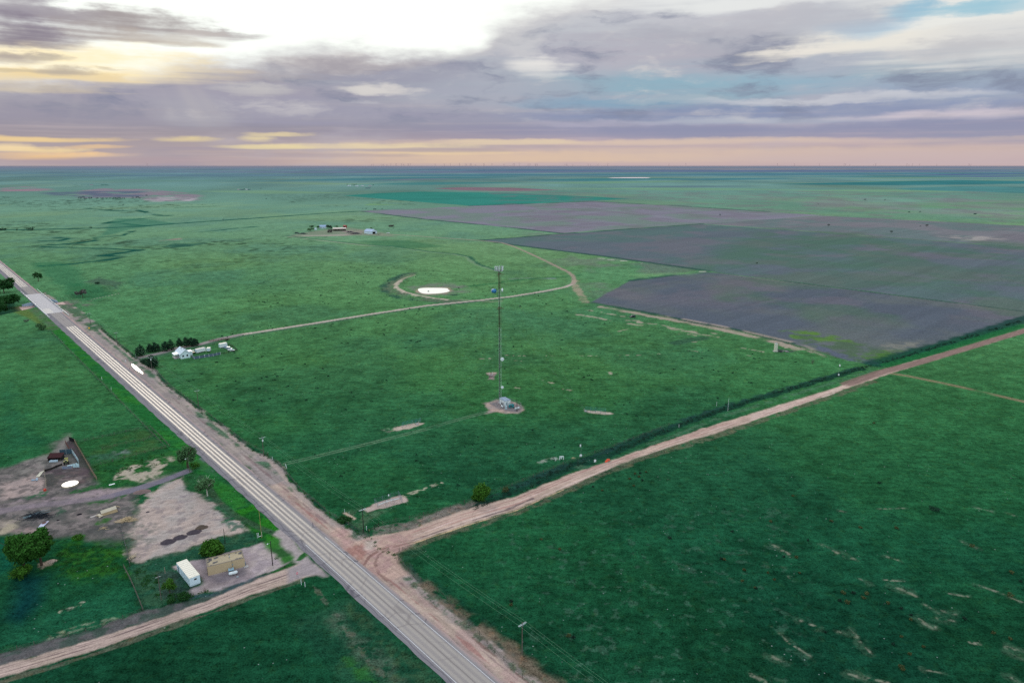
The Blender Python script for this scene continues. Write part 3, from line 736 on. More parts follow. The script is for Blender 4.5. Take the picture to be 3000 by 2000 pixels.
# wind-blown bare streaks in the near pasture
bare = (142, 140, 124)
streaks = [([(2410, 1597), (2455, 1620), (2515, 1640)], 1.4), ([(2265, 1597), (2310, 1622)], 1.4), ([(2615, 1718), (2650, 1728), (2682, 1745)], 1.6), ([(2350, 1818), (2390, 1835)], 1.4), ([(2285, 1855), (2310, 1880), (2372, 1920)], .9), ([(2255, 1920), (2310, 1945)], 1.1), ([(2870, 1715), (2940, 1740), (2996, 1765)], 1.0), ([(2820, 1587), (2860, 1605)], 1.0),
           ([(2690, 1810), (2732, 1840)], 1.6), ([(2760, 1788), (2798, 1798)], 2.2), ([(2750, 1812), (2792, 1820)], 1.8), ([(2490, 1975), (2600, 1998)], 1.3), ([(2520, 1880), (2550, 1910)], 1.3), ([(2490, 1840), (2510, 1865)], .9), ([(2590, 1697), (2650, 1702)], .9), ([(2455, 1850), (2482, 1856)], .9), ([(2570, 1490), (2655, 1488)], .8),
           ([(2860, 1486), (2905, 1497)], 1.0), ([(2955, 1504), (2975, 1510)], 1.0), ([(2595, 1628), (2630, 1640)], .9), ([(2310, 1688), (2322, 1695)], 1.1), ([(2950, 1895), (3000, 1905)], 1.6), ([(2955, 1910), (2995, 1930)], 1.4), ([(2845, 1880), (2870, 1886)], 1.0), ([(2200, 1975), (2240, 1995)], 1.0), ([(2460, 1495), (2475, 1498)], .8),
           ([(2780, 1738), (2835, 1746)], .8), ([(2710, 1770), (2750, 1796)], .8), ([(2965, 1985), (3000, 2010)], 1.2), ([(2520, 1695), (2545, 1708)], 1.0), ([(2740, 1835), (2745, 1845)], 1.), ([(2700, 1960), (2760, 1970)], .8)]
for k, (P, w) in enumerate(streaks):
    S(P, w * .62, bare, .8, soft=w * .5, warp=w * .4, ws=w * 2.5, brk=(w * 1.2, .46, .16), seed=420 + k, grass=0)
    S(P, w * 2.2, (64, 92, 72), .45, warp=w, ws=w * 3, brk=(w * 2, .42, .2), seed=470 + k)
PO([(1450, 1560), (2300, 1460), (2400, 2150), (1600, 2150)], (60, 92, 76), .5, 10, brk=(2.6, .80, .06), seed=521)
# creek hollow under the highway bridge
L.Z += zval(X, Y)
for sgn in (-1, 1):
    PO([HW(BR - 11, sgn * 6), HW(BR + 11, sgn * 6), HW(BR + 14, sgn * 20), HW(BR - 12, sgn * 20)], (160, 136, 130), .9, 1.5, world=True, seed=530, grass=0)
PO([HW(BR - 25, 15), HW(BR + 45, 14), HW(BR + 40, 30), HW(BR - 5, 36)], (104, 100, 98), .75, 4, warp=4, ws=10, world=True, seed=531, brk=(8, .4, .2))
PO([(25, 890), (60, 885), (110, 930), (140, 965), (80, 930), (40, 915)], (92, 106, 50), .7, 2, seed=532)
PO([(-100, 880), (30, 880), (60, 900), (40, 915), (-100, 930)], (18, 52, 44), .8, 3, seed=533)

# long scrape marks along the bare shoulder and the wheel-worn roads
def scrape(name, ux_, uy_, l_, w_, amp):
    m_ = L.mask[name] & (Y < 700)
    a_ = X[m_] * ux_ + Y[m_] * uy_; b_ = -X[m_] * uy_ + Y[m_] * ux_
    L.C[m_] *= (1 + amp * 2 * (fbm(a_ / l_, b_ / w_, 1., 611, 4) - .5))[:, None]
scrape('dirt_shoulder', HU[0], HU[1], 16., .7, .20)
scrape('dirt_road', HV[0], HV[1], 14., .55, .13)
scrape('gravel_yard', HV[0], HV[1], 2.2, .9, .15)
# ------------------------------------------------------------------ land meshes
def land_mesh(name, keep, dz, extra=False):
    idx = np.arange(NR * NC).reshape(NR, NC)
    q = np.stack([idx[:-1, :-1], idx[:-1, 1:], idx[1:, 1:], idx[1:, :-1]], -1).reshape(-1, 4)
    if keep is not None:
        q = q[keep[q].all(1)]
        used, inv = np.unique(q, return_inverse=True)
        q = inv.reshape(-1, 4)
    else:
        used = idx.ravel()
    V = np.stack([L.X[used], L.Y[used], L.Z[used] + dz], 1)
    C = np.concatenate([L.C[used], L.grass[used][:, None]], 1)
    if extra:
        b = len(V)
        o = np.array([(-60000, -8000, -6), (60000, -8000, -6), (60000, 20600, -6), (-60000, 20600, -6)], float)
        V = np.concatenate([V, o])
        C = np.concatenate([C, np.tile(np.append(lt[6], 1.), (4, 1))])
        q = np.concatenate([q, [[b, b + 1, b + 2, b + 3]]])
    me = bpy.data.meshes.new(name)
    me.vertices.add(len(V))
    me.vertices.foreach_set('co', V.astype(np.float32).ravel())
    me.loops.add(q.size)
    me.loops.foreach_set('vertex_index', q.astype(np.int32).ravel())
    me.polygons.add(len(q))
    me.polygons.foreach_set('loop_start', np.arange(0, q.size, 4, dtype=np.int32))
    me.update(calc_edges=True)
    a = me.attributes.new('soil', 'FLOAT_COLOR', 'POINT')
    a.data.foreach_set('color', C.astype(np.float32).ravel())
    fd = sstep(1500, 500, V[:, 1]) * .85 + .15
    b2 = me.attributes.new('grain', 'FLOAT', 'POINT')
    b2.data.foreach_set('value', fd.astype(np.float32))
    me.materials.append(LAND)
    o = bpy.data.objects.new(name, me)
    col.objects.link(o)
    return tag(o, kind='structure')

LAND, k, p, out = new_mat('land')
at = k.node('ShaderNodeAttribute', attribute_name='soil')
tc = k.node('ShaderNodeTexCoord')
v = tc.outputs['Object']
na = k.noise(v, .55, 4, .7)
nb = k.noise(v, 2.2, 3, .65)
mp = k.node('ShaderNodeMapping')
mp.inputs['Scale'].default_value = (.10, .42, .2)
mp.inputs['Rotation'].default_value = (0, 0, R(8))
k.l.new(v, mp.inputs[0])
nc = k.noise(mp.outputs[0], 1.0, 4, .65)
g = at.outputs['Alpha']
fadeA = k.node('ShaderNodeAttribute', attribute_name='grain').outputs['Fac']
amp = k.m('MULTIPLY', fadeA, k.m('ADD', .55, k.m('MULTIPLY', g, 1.15)))
tex = k.m('ADD', k.m('ADD', k.m('MULTIPLY', k.m('SUBTRACT', na, .5), 1.25), k.m('MULTIPLY', k.m('SUBTRACT', nb, .5), 1.2)), k.m('MULTIPLY', k.m('SUBTRACT', nc, .5), .7))
fac = k.m('MAXIMUM', k.m('ADD', 1.0, k.m('MULTIPLY', tex, amp)), .25)
cmb = k.node('ShaderNodeCombineColor')
for q in range(3):
    k.l.new(fac, cmb.inputs[q])
c1 = k.mix(1.0, at.outputs['Color'], cmb.outputs[0], 'MULTIPLY')
hue = k.noise(v, .30, 5, .7)
c2 = k.mix(k.m('MULTIPLY', k.step(hue, .5, .72), k.m('MULTIPLY', g, .5)), c1, k.mix(1.0, c1, (1.75, 1.02, .70), 'MULTIPLY'))
# pale flower heads and stones scattered through the grass
vo = k.node('ShaderNodeTexVoronoi')
vo.inputs['Scale'].default_value = .36
k.l.new(v, vo.inputs['Vector'])
sp = k.m('MULTIPLY', k.step(vo.outputs['Distance'], .085, .05), k.step(k.noise(v, .05, 2), .44, .62))
c3 = k.mix(k.m('MULTIPLY', sp, k.m('MULTIPLY', g, .55)), c2, (.42, .48, .46))
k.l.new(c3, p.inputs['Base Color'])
p.inputs['Roughness'].default_value = 1
p.inputs['Specular IOR Level'].default_value = 0

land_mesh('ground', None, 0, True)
for nm, dz in (('plowed_field', .02), ('crop_field', .02), ('gravel_yard', .008), ('dirt_shoulder', .004), ('farm_track', .012), ('dirt_road', .016)):
    if nm in L.mask:
        land_mesh(nm, L.mask[nm], dz)
# ------------------------------------------------------------------ sky: Nishita behind layers of stratocumulus laid out by bearing and height
SUN_AZ, SUN_EL = -24.0, 17.0
w = bpy.data.worlds.new('World')
w.cycles.sampling_method = 'MANUAL'
w.cycles.sample_map_resolution = 512
sc.world = w
w.use_nodes = True
w.node_tree.nodes.clear()
k = NT(w.node_tree)
wo = k.node('ShaderNodeOutputWorld')
bg = k.node('ShaderNodeBackground')
k.l.new(bg.outputs[0], wo.inputs[0])
tc = k.node('ShaderNodeTexCoord')
sx = k.node('ShaderNodeSeparateXYZ')
k.l.new(tc.outputs['Generated'], sx.inputs[0])
dx, dy, dz = sx.outputs
DEG = 57.29578
az = k.m('MULTIPLY', k.m('ARCTAN2', dx, dy), DEG)
el = k.m('MULTIPLY', k.m('ARCSINE', k.m('MINIMUM', k.m('MAXIMUM', dz, -1.), 1.)), DEG)

def D(px, py):
    x = (px - 1500) / F; y = (1000 - py) / F
    d = np.array([x, CT + y * ST, -ST + y * CT]); d /= np.linalg.norm(d)
    return math.degrees(math.atan2(d[0], d[1])), math.degrees(math.asin(d[2]))

cv = k.node('ShaderNodeCombineXYZ')
k.l.new(k.m('MULTIPLY', az, .085), cv.inputs[0])
k.l.new(k.m('MULTIPLY', el, .34), cv.inputs[1])
n_ = k.node('ShaderNodeTexNoise')
n_.inputs['Scale'].default_value = 1.0; n_.inputs['Detail'].default_value = 6; n_.inputs['Roughness'].default_value = .56
k.l.new(cv.outputs[0], n_.inputs['Vector'])
sp = k.node('ShaderNodeSeparateColor')
k.l.new(n_.outputs['Color'], sp.inputs[0])
w1 = k.m('SUBTRACT', sp.outputs[0], .5); w2 = k.m('SUBTRACT', sp.outputs[1], .5); w3 = k.m('SUBTRACT', sp.outputs[2], .5)
cv2 = k.node('ShaderNodeCombineXYZ')
k.l.new(k.m('MULTIPLY', az, .32), cv2.inputs[0])
k.l.new(k.m('MULTIPLY', el, 1.0), cv2.inputs[1])
fine = k.noise(cv2.outputs[0], 1.0, 6, .6)
cv3 = k.node('ShaderNodeCombineXYZ')
k.l.new(k.m('MULTIPLY', az, .05), cv3.inputs[0])
k.l.new(k.m('MULTIPLY', el, 1.6), cv3.inputs[1])
strk = k.noise(cv3.outputs[0], 1.0, 4, .55)
rag = k.m('ADD', k.m('MULTIPLY', k.m('SUBTRACT', strk, .5), 2.6), k.m('ADD', k.m('MULTIPLY', k.m('SUBTRACT', fine, .5), 1.5), k.m('MULTIPLY', w3, 1.2)))
# the higher above the land, the bigger and looser the billows
lift = k.step(el, .5, 7)
azw = k.m('ADD', az, k.m('ADD', k.m('MULTIPLY', w1, 7.), k.m('MULTIPLY', k.m('SUBTRACT', fine, .5), 2.2)))
elw = k.m('ADD', el, k.m('MULTIPLY', k.m('ADD', k.m('MULTIPLY', w2, 2.4), k.m('MULTIPLY', k.m('SUBTRACT', fine, .5), 1.3)), k.m('ADD', k.m('MULTIPLY', lift, .85), .15)))

l_ = lambda c: lin(c)
sky = k.node('ShaderNodeTexSky', sky_type='NISHITA')
sky.sun_disc = False
sky.sun_elevation = R(SUN_EL)
sky.sun_rotation = R(SUN_AZ)
sky.altitude = 1000
sky.air_density = 1.0; sky.dust_density = 1.5; sky.ozone_density = 1.5
clear = k.mix(1.0, sky.outputs[0], (.075, .075, .075), 'MULTIPLY')

e01 = k.m('DIVIDE', k.m('ADD', el, 1.0), 14.0, clamp=True)
E = lambda e: (e + 1) / 14.0
left = k.ramp(e01, [(E(-1), l_((174, 160, 166))), (E(.25), l_((183, 166, 167))), (E(.8), l_((179, 164, 165))), (E(1.6), l_((165, 154, 160))), (E(2.6), l_((152, 147, 160))), (E(4.2), l_((160, 160, 172))), (E(6), l_((165, 166, 176))), (E(9), l_((173, 176, 185))), (E(13), l_((200, 200, 205)))])
right = k.ramp(e01, [(E(-1), l_((192, 170, 173))), (E(.3), l_((194, 172, 174))), (E(.9), l_((201, 180, 175))), (E(1.6), l_((184, 168, 178))), (E(2.3), l_((151, 150, 176))), (E(3.6), l_((158, 163, 182))), (E(6), l_((167, 179, 193))), (E(9), l_((191, 194, 201))), (E(13), l_((207, 210, 215)))])
c = k.mix(k.step(az, -25, 14), left, right)
# billows: darker grey-blue folds and lit edges
cvb = k.node('ShaderNodeCombineXYZ')
k.l.new(k.m('MULTIPLY', azw, .13), cvb.inputs[0])
k.l.new(k.m('MULTIPLY', elw, .46), cvb.inputs[1])
bil = k.noise(cvb.outputs[0], 1.0, 8, .58)
hi_ = k.step(el, 1.8, 4.5)
DARKF = lambda cc, o: k.mix(k.m('MULTIPLY', k.m('MULTIPLY', k.step(bil, .50, .30), hi_), o), cc, l_((124, 131, 154)))
LITF = lambda cc, o: k.mix(k.m('MULTIPLY', k.m('MULTIPLY', k.step(bil, .53, .72), hi_), o), cc, l_((214, 210, 208)))
# soft mottling
c = k.mix(k.m('MULTIPLY', k.step(w3, -.02, .22), .35), c, l_((196, 192, 200)))
c = k.mix(k.m('MULTIPLY', k.step(w3, .0, -.22), .32), c, l_((146, 144, 164)))
c = k.mix(k.m('MULTIPLY', k.m('MULTIPLY', k.step(strk, .50, .72), k.step(el, 6.5, 2.5)), .30), c, l_((206, 190, 190)))
c = k.mix(k.m('MULTIPLY', k.m('MULTIPLY', k.step(strk, .48, .28), k.step(el, 7.5, 2.5)), .35), c, l_((140, 136, 168)))

def blob(c, px, py, rx, ry, rgb, op=1., warp=1., hard=1.2, gain=1.):
    a, e = D(px, py)
    ax = rx / 35.0; ey = ry / 35.0
    u = k.m('MULTIPLY', k.m('SUBTRACT', azw if warp else az, a), 1 / ax)
    v = k.m('MULTIPLY', k.m('SUBTRACT', elw if warp else el, e), 1 / ey)
    r2 = k.m('ADD', k.m('MULTIPLY', u, u), k.m('MULTIPLY', v, v))
    f = k.step(k.m('ADD', r2, rag), hard + .25, -.35)
    if op < 1:
        f = k.m('MULTIPLY', f, op)
    return k.mix(f, c, [q * gain for q in l_(rgb)])

# violet banks and blue openings to the right
for a in [(2100, 335, 560, 26, (129, 145, 179), .75), (2700, 330, 420, 26, (142, 152, 182), .7), (2350, 385, 700, 22, (144, 148, 174), .8), (2950, 390, 300, 22, (148, 151, 175), .7), (1700, 300, 220, 20, (133, 164, 188), .7), (2000, 240, 420, 60, (143, 177, 193), .85), (1750, 300, 240, 22, (133, 165, 189), .7), (2300, 200, 400, 40, (145, 181, 198), .6), (2600, 215, 350, 40, (149, 177, 197), .6), (2900, 250, 260, 40, (153, 168, 192), .6),
          (2150, 120, 420, 60, (172, 172, 183), .85), (1750, 160, 330, 50, (183, 180, 191), .8), (2450, 180, 500, 30, (176, 176, 189), .8), (2850, 180, 300, 45, (169, 179, 187), .7), (2100, 40, 300, 30, (197, 197, 204), .7),
          (1950, 292, 160, 10, (174, 186, 194), .6), (2420, 292, 330, 11, (200, 202, 210), .9), (2200, 356, 330, 10, (179, 184, 197), .9), (2850, 335, 330, 13, (208, 198, 206), .9), (1750, 365, 200, 9, (183, 179, 196), .6),
          # lower edge of the bank on the left and middle
          (500, 260, 520, 50, (165, 160, 175), .8), (1150, 220, 330, 42, (156, 156, 173), .85), (300, 330, 420, 36, (158, 153, 167), .7), (950, 330, 520, 34, (160, 158, 176), .75), (1450, 270, 260, 40, (171, 175, 188), .7), (620, 210, 300, 22, (168, 160, 164), .85), (1000, 185, 240, 22, (162, 156, 163), .85),
          (740, 262, 90, 16, (197, 194, 194), .8), (1085, 262, 95, 13, (216, 212, 208), .95), (1030, 305, 60, 8, (190, 189, 196), .7), (330, 245, 60, 14, (176, 164, 157), .6), (150, 262, 140, 14, (204, 190, 163), .8), (560, 330, 130, 40, (176, 175, 182), .5),
          # gold and peach openings over the land
          (1900, 458, 1000, 22, (215, 191, 174), .85), (1300, 462, 520, 22, (219, 192, 168), .8), (2750, 465, 500, 22, (197, 178, 181), .7), (1900, 415, 900, 9, (219, 196, 178), .8), (1080, 428, 300, 9, (230, 211, 175), .95), (800, 430, 120, 7, (233, 216, 168), .9), (1500, 415, 220, 7, (223, 204, 176), .8), (830, 393, 90, 6, (226, 208, 167), .9), (775, 406, 50, 10, (237, 219, 168), .95), (575, 408, 90, 8, (233, 213, 160), .95), (1250, 446, 250, 7, (229, 204, 167), .8),
          (90, 404, 190, 7, (237, 207, 154), .95), (150, 437, 90, 8, (245, 217, 162), .95), (30, 430, 60, 10, (247, 221, 172), .9), (210, 452, 170, 7, (245, 206, 153), .95), (100, 460, 110, 6, (236, 196, 144), .8), (300, 428, 80, 5, (229, 195, 153), .8),
          (900, 455, 300, 8, (159, 149, 162), .6), (1260, 440, 240, 6, (170, 157, 166), .7), (450, 470, 420, 8, (176, 157, 163), .6)]:
    c = blob(c, a[0], a[1], a[2], a[3], a[4], a[5], hard=1.35)
c = LITF(DARKF(c, .82), .62)
# the glare above the bank: everything above its ragged top edge burns out
top = [(-300, 262), (0, 236), (160, 240), (300, 236), (420, 222), (520, 202), (700, 190), (850, 176), (1000, 152), (1100, 165), (1300, 168), (1380, 150), (1430, 112), (1500, 84), (1620, 52), (1760, 14), (1850, -30), (1950, -120), (2300, -300)]
pts = [D(*q) for q in top]
fc = k.node('ShaderNodeFloatCurve')
cm = fc.mapping.curves[0]
cm.points[0].location = (0, pts[0][1] / 25)
cm.points[1].location = (1, .95)
for a, e in pts[1:]:
    cm.points.new((a + 45) / 75, max(0, min(1, e / 25)))
for q in cm.points:
    q.handle_type = 'AUTO'
fc.mapping.update()
k.l.new(k.m('DIVIDE', k.m('ADD', azw, 45), 75, clamp=True), fc.inputs['Value'])
over = k.m('SUBTRACT', elw, k.m('MULTIPLY', fc.outputs[0], 25))
band_ = k.m('MULTIPLY', k.step(az, -75, -45), k.step(az, 30, 8))
over = k.m('ADD', over, k.m('MULTIPLY', k.m('SUBTRACT', fine, .5), .9))
gl = k.m('MULTIPLY', k.step(over, -.45, 1.25), band_)
rim = k.m('MULTIPLY', k.step(over, -1.4, .35), band_)
c = k.mix(k.m('MULTIPLY', rim, .45), c, l_((222, 216, 212)))
c = k.mix(gl, c, (1.02, 1.06, 1.0))
# grey wisps and the dark cloud inside the glare on the left; warm edges round them
for a in [(200, 168, 340, 64, (255, 236, 188), .9, 1.05), (110, 214, 190, 22, (240, 214, 160), .9, 1), (300, 232, 140, 12, (236, 214, 170), .6, 1), (60, 60, 220, 46, (150, 143, 156), .95, 1), (30, 105, 150, 18, (128, 120, 138), .9, 1), (120, 92, 110, 20, (140, 132, 146), .9, 1), (390, 60, 170, 32, (166, 158, 158), .95, 1), (300, 85, 110, 20, (172, 162, 158), .85, 1), (480, 100, 150, 16, (196, 186, 176), .8, 1), (660, 92, 90, 17, (180, 174, 174), .95, 1), (590, 84, 70, 12, (196, 188, 184), .8, 1), (540, 120, 70, 8, (206, 198, 186), .7, 1), (30, 158, 90, 14, (170, 160, 156), .9, 1), (150, 160, 60, 6, (200, 190, 170), .7, 1), (215, 205, 70, 16, (184, 174, 162), .9, 1), (345, 190, 40, 6, (204, 190, 164), .7, 1), (40, 200, 60, 8, (204, 190, 160), .7, 1), (60, 18, 120, 20, (166, 160, 168), .8, 1)]:
    c = blob(c, a[0], a[1], a[2], a[3], a[4], a[5], hard=1.3, gain=a[6])
# white heaps on the right with blue gaps
for a in [(1560, 190, 80, 34, (232, 230, 226), .9, 1), (1520, 130, 80, 30, (206, 206, 208), .7, 1), (2760, 70, 330, 90, (236, 236, 230), .95, 1), (2560, 130, 260, 26, (234, 230, 220), .9, 1), (2320, 152, 130, 14, (236, 230, 220), .85, 1), (2960, 130, 200, 60, (214, 214, 214), .8, 1), (2100, 8, 420, 22, (234, 236, 234), .85, 1), (2520, 84, 90, 26, (168, 196, 216), .8, 1), (2620, 28, 60, 22, (140, 186, 210), .85, 1), (2800, 22, 90, 16, (150, 196, 214), .85, 1), (2440, 60, 110, 40, (178, 184, 196), .8, 1), (2300, 60, 160, 30, (188, 188, 196), .7, 1), (2780, 150, 180, 24, (186, 186, 192), .7, 1), (2950, 6, 80, 12, (160, 200, 216), .7, 1)]:
    c = blob(c, a[0], a[1], a[2], a[3], a[4], a[5], hard=1.3, gain=a[6])
# shafts of light fanning down from the gap
sa, se = D(350, 60)
pa = k.m('ARCTAN2', k.m('SUBTRACT', az, sa), k.m('SUBTRACT', se + 3.0, el))
cw = k.node('ShaderNodeCombineXYZ')
k.l.new(k.m('MULTIPLY', pa, 3.2), cw.inputs[0])
ray = k.m('MULTIPLY', k.m('MULTIPLY', k.step(k.noise(cw.outputs[0], 1., 2), .48, .68), k.step(el, 8.0, 5.5)), k.m('MULTIPLY', k.step(el, 1.5, 4), k.step(k.m('ABSOLUTE', k.m('SUBTRACT', az, sa)), 14, 4)))
c = k.mix(k.m('MULTIPLY', ray, .10), c, l_((228, 216, 200)))
# above the frame: broken bright cloud with clear sky behind; warm and very bright toward the hidden sun, blue-white behind the viewer
cvz = k.noise(tc.outputs['Generated'], 3.2, 5, .55)
zen = k.mix(k.step(cvz, .36, .62), k.mix(1., clear, (1.5, 1.5, 1.5), 'MULTIPLY'), (1.02, 1.08, 1.20))
c = k.mix(k.step(el, 12.5, 20), c, zen)
back = k.m('MULTIPLY', k.step(k.m('ABSOLUTE', az), 70, 130), k.step(el, -2, 6))
c = k.mix(back, c, (.98, 1.12, 1.28))
ga = k.m('MULTIPLY', k.m('SUBTRACT', az, -27.0), 1 / 19.0)
ge = k.m('MULTIPLY', k.m('SUBTRACT', el, 18.0), 1 / 9.0)
gs = k.m('EXPONENT', k.m('MULTIPLY', k.m('ADD', k.m('MULTIPLY', ga, ga), k.m('MULTIPLY', ge, ge)), -1.))
gs = k.m('MULTIPLY', gs, k.step(el, 11.8, 15))
c = k.mix(1.0, c, k.mix(gs, (0, 0, 0), (3.2, 2.9, 2.5)), 'ADD')
k.l.new(c, bg.inputs['Color'])
bg.inputs['Strength'].default_value = 1.0

sl = bpy.data.lights.new('sun', 'SUN')
sl.energy = .9
sl.angle = R(18)
sl.color = (1, .87, .70)
so = bpy.data.objects.new('sun', sl)
col.objects.link(so)
so.rotation_euler = (R(90 - SUN_EL), 0, R(-SUN_AZ) + math.pi)
so.location = (-60, 120, 150)

# ------------------------------------------------------------------ highway
HWY, k, p, out = new_mat('asphalt')
at = k.node('ShaderNodeAttribute', attribute_name='lane')
s3 = k.node('ShaderNodeSeparateXYZ')
k.l.new(at.outputs['Vector'], s3.inputs[0])
across, alongm, shine = s3.outputs
tc = k.node('ShaderNodeTexCoord')
wob = k.noise(tc.outputs['Object'], .12, 3)
cva = k.node('ShaderNodeCombineXYZ')
k.l.new(k.m('MULTIPLY', across, 1.6), cva.inputs[0])
k.l.new(k.m('MULTIPLY', alongm, .045), cva.inputs[1])
smear = k.noise(cva.outputs[0], 1., 4, .6)
lane_c = k.m('ABSOLUTE', k.m('SUBTRACT', k.m('ABSOLUTE', across), 1.62))
trk = k.step(k.m('ABSOLUTE', k.m('SUBTRACT', lane_c, .86)), .74, .0)
trk = k.m('MULTIPLY', trk, shine)
grain = k.noise(tc.outputs['Object'], 1.4, 5, .65)
base = k.mix(k.step(smear, .35, .7), alb((130, 126, 128)), alb((150, 145, 145)))
base = k.mix(k.m('MULTIPLY', k.step(grain, .4, .7), .35), base, alb((112, 108, 122)))
base = k.mix(k.m('MULTIPLY', trk, .6), base, alb((172, 166, 156)))  # paler wheel tracks, part of their sky glare put into the colour
# pink dust drifting off the east shoulder, dark seam and cracks
base = k.mix(k.m('MULTIPLY', k.step(k.m('ADD', across, k.m('MULTIPLY', k.m('SUBTRACT', grain, .5), 2.2)), 3.6, 5.2), .8), base, alb((178, 152, 146)))
sea = k.m('ABSOLUTE', k.m('ADD', across, k.m('MULTIPLY', k.m('SUBTRACT', wob, .5), .5)))
base = k.mix(k.m('MULTIPLY', k.m('MULTIPLY', k.step(sea, .20, .06), k.step(smear, .25, .45)), .8), base, alb((66, 62, 68)))
sh2 = k.m('ABSOLUTE', k.m('ADD', k.m('ADD', across, 4.25), k.m('MULTIPLY', k.m('SUBTRACT', wob, .5), 2.2)))
base = k.mix(k.m('MULTIPLY', k.step(sh2, .16, .05), .7), base, alb((72, 70, 80)))
base = k.mix(k.m('MULTIPLY', k.step(across, -3.5, -4.6), .45), base, alb((120, 116, 124)))
vc = k.node('ShaderNodeTexVoronoi', feature='DISTANCE_TO_EDGE')
vc.inputs['Scale'].default_value = .16
wv = k.node('ShaderNodeVectorMath', operation='ADD')
k.l.new(tc.outputs['Object'], wv.inputs[0])
nz = k.node('ShaderNodeTexNoise'); nz.inputs['Scale'].default_value = .5
k.l.new(nz.outputs['Color'], wv.inputs[1])
k.l.new(wv.outputs[0], vc.inputs['Vector'])
base = k.mix(k.m('MULTIPLY', k.m('MULTIPLY', k.step(vc.outputs['Distance'], .055, .012), k.step(k.noise(tc.outputs['Object'], .06, 2), .46, .58)), .6), base, alb((84, 80, 88)))
base = k.mix(k.m('MULTIPLY', k.step(k.m('ABSOLUTE', across), 3.8, 2.4), .5), base, alb((162, 153, 146)))
p.inputs['Specular Tint'].default_value = (1, .93, .80, 1)
k.l.new(base, p.inputs['Base Color'])
k.l.new(k.m('SUBTRACT', .62, k.m('MULTIPLY', trk, .26)), p.inputs['Roughness'])
k.l.new(k.m('MULTIPLY', trk, k.m('MULTIPLY_ADD', smear, .16, .07)), p.inputs['Specular IOR Level'])

def ribbon(name, a0, a1, shine, z=.03, o0=None, o1=None, step=2.0, nx=15, mat=None, jit=.35, parent=None):
    A = np.arange(a0, a1 + .01, step)
    vs = []; lane = []
    for a in A:
        l0, r0 = pav(a) if o0 is None else (o0, o1)
        l0 = l0 + jit * (vnoise(np.array([a / 5.]), np.array([3.3]), 5)[0] - .5) * 2
        r0 = r0 + jit * 2 * (vnoise(np.array([a / 4.]), np.array([9.3]), 8)[0] - .5)
        for j in range(nx):
            o = l0 + (r0 - l0) * j / (nx - 1)
            x, y = HW(a, o)
            vs.append((x, y, z))
            lane.append((o, a, shine))
    fs = [(i * nx + j, i * nx + j + 1, (i + 1) * nx + j + 1, (i + 1) * nx + j) for i in range(len(A) - 1) for j in range(nx - 1)]
    me = bpy.data.meshes.new(name)
    me.from_pydata(vs, [], [tuple(reversed(f)) for f in fs])
    at = me.attributes.new('lane', 'FLOAT_VECTOR', 'POINT')
    at.data.foreach_set('vector', np.array(lane, np.float32).ravel())
    me.materials.append(mat or HWY)
    o = bpy.data.objects.new(name, me)
    col.objects.link(o)
    if parent:
        o.parent = parent
    return o

hw = ribbon('highway', -424, 130, 1.0)
tag(hw, kind='structure')
for a0, a1, sh in ((-650, -424, .06), (-1500, -650, 1.0)):
    tag(ribbon('highway', a0, a1, sh), kind='structure')
WP = M('road_paint', (214, 214, 216), .6, .3, 2)
for o in (-3.42, 3.42):
    for a0, a1 in ((-22, 130),):
        tag(ribbon('edge_line', a0, a1, 0, z=.042, o0=o - .07, o1=o + .07, step=4, nx=2, mat=WP, jit=0), kind='structure')

# ------------------------------------------------------------------ still water
WATER, k, p, out = new_mat('water')
p.inputs['Base Color'].default_value = (.93, .92, .90, 1)
p.inputs['Roughness'].default_value = .03
p.inputs['Specular IOR Level'].default_value = .9
p.inputs['IOR'].default_value = 1.6
p.inputs['Metallic'].default_value = .92
tc = k.node('ShaderNodeTexCoord')
b = k.node('ShaderNodeBump'); b.inputs['Strength'].default_value = .02
k.l.new(k.noise(tc.outputs['Object'], 1.2, 3), b.inputs['Height'])
k.l.new(b.outputs[0], p.inputs['Normal'])

def sheet(name, px, z, mat, n=6):
    P = [G(*q) for q in px]
    # rounded outline
    m = len(P); out_ = []
    for i in range(m):
        p0, p1, p2, p3 = (np.array(P[(i + q) % m]) for q in (-1, 0, 1, 2))
        for t in np.linspace(0, 1, n, endpoint=False):
            out_.append(.5 * (2 * p1 + (p2 - p0) * t + (2 * p0 - 5 * p1 + 4 * p2 - p3) * t ** 2 + (3 * p1 - p0 - 3 * p2 + p3) * t ** 3))
    mb = MB().add([(q[0], q[1], z) for q in out_], [tuple(range(len(out_)))])
    o = mb.build(name, mat)
    return o

tag(sheet('pond', [(1224.6, 847.5), (1236.5, 843.8), (1273.7, 843.2), (1308, 844.5), (1313, 848), (1317.5, 852), (1309, 855.7), (1288.6, 859), (1259, 860.6), (1239.5, 859.4), (1229, 855)], .05, WATER), kind='structure')
tag(sheet('puddle', [(385.7, 1067.7), (389.5, 1066.6), (395, 1070.5), (404.7, 1078), (413, 1086.5), (418.8, 1092.6), (417, 1094), (409, 1089.3), (399, 1083.3), (389.5, 1074.5)], .06, WATER), kind='structure')
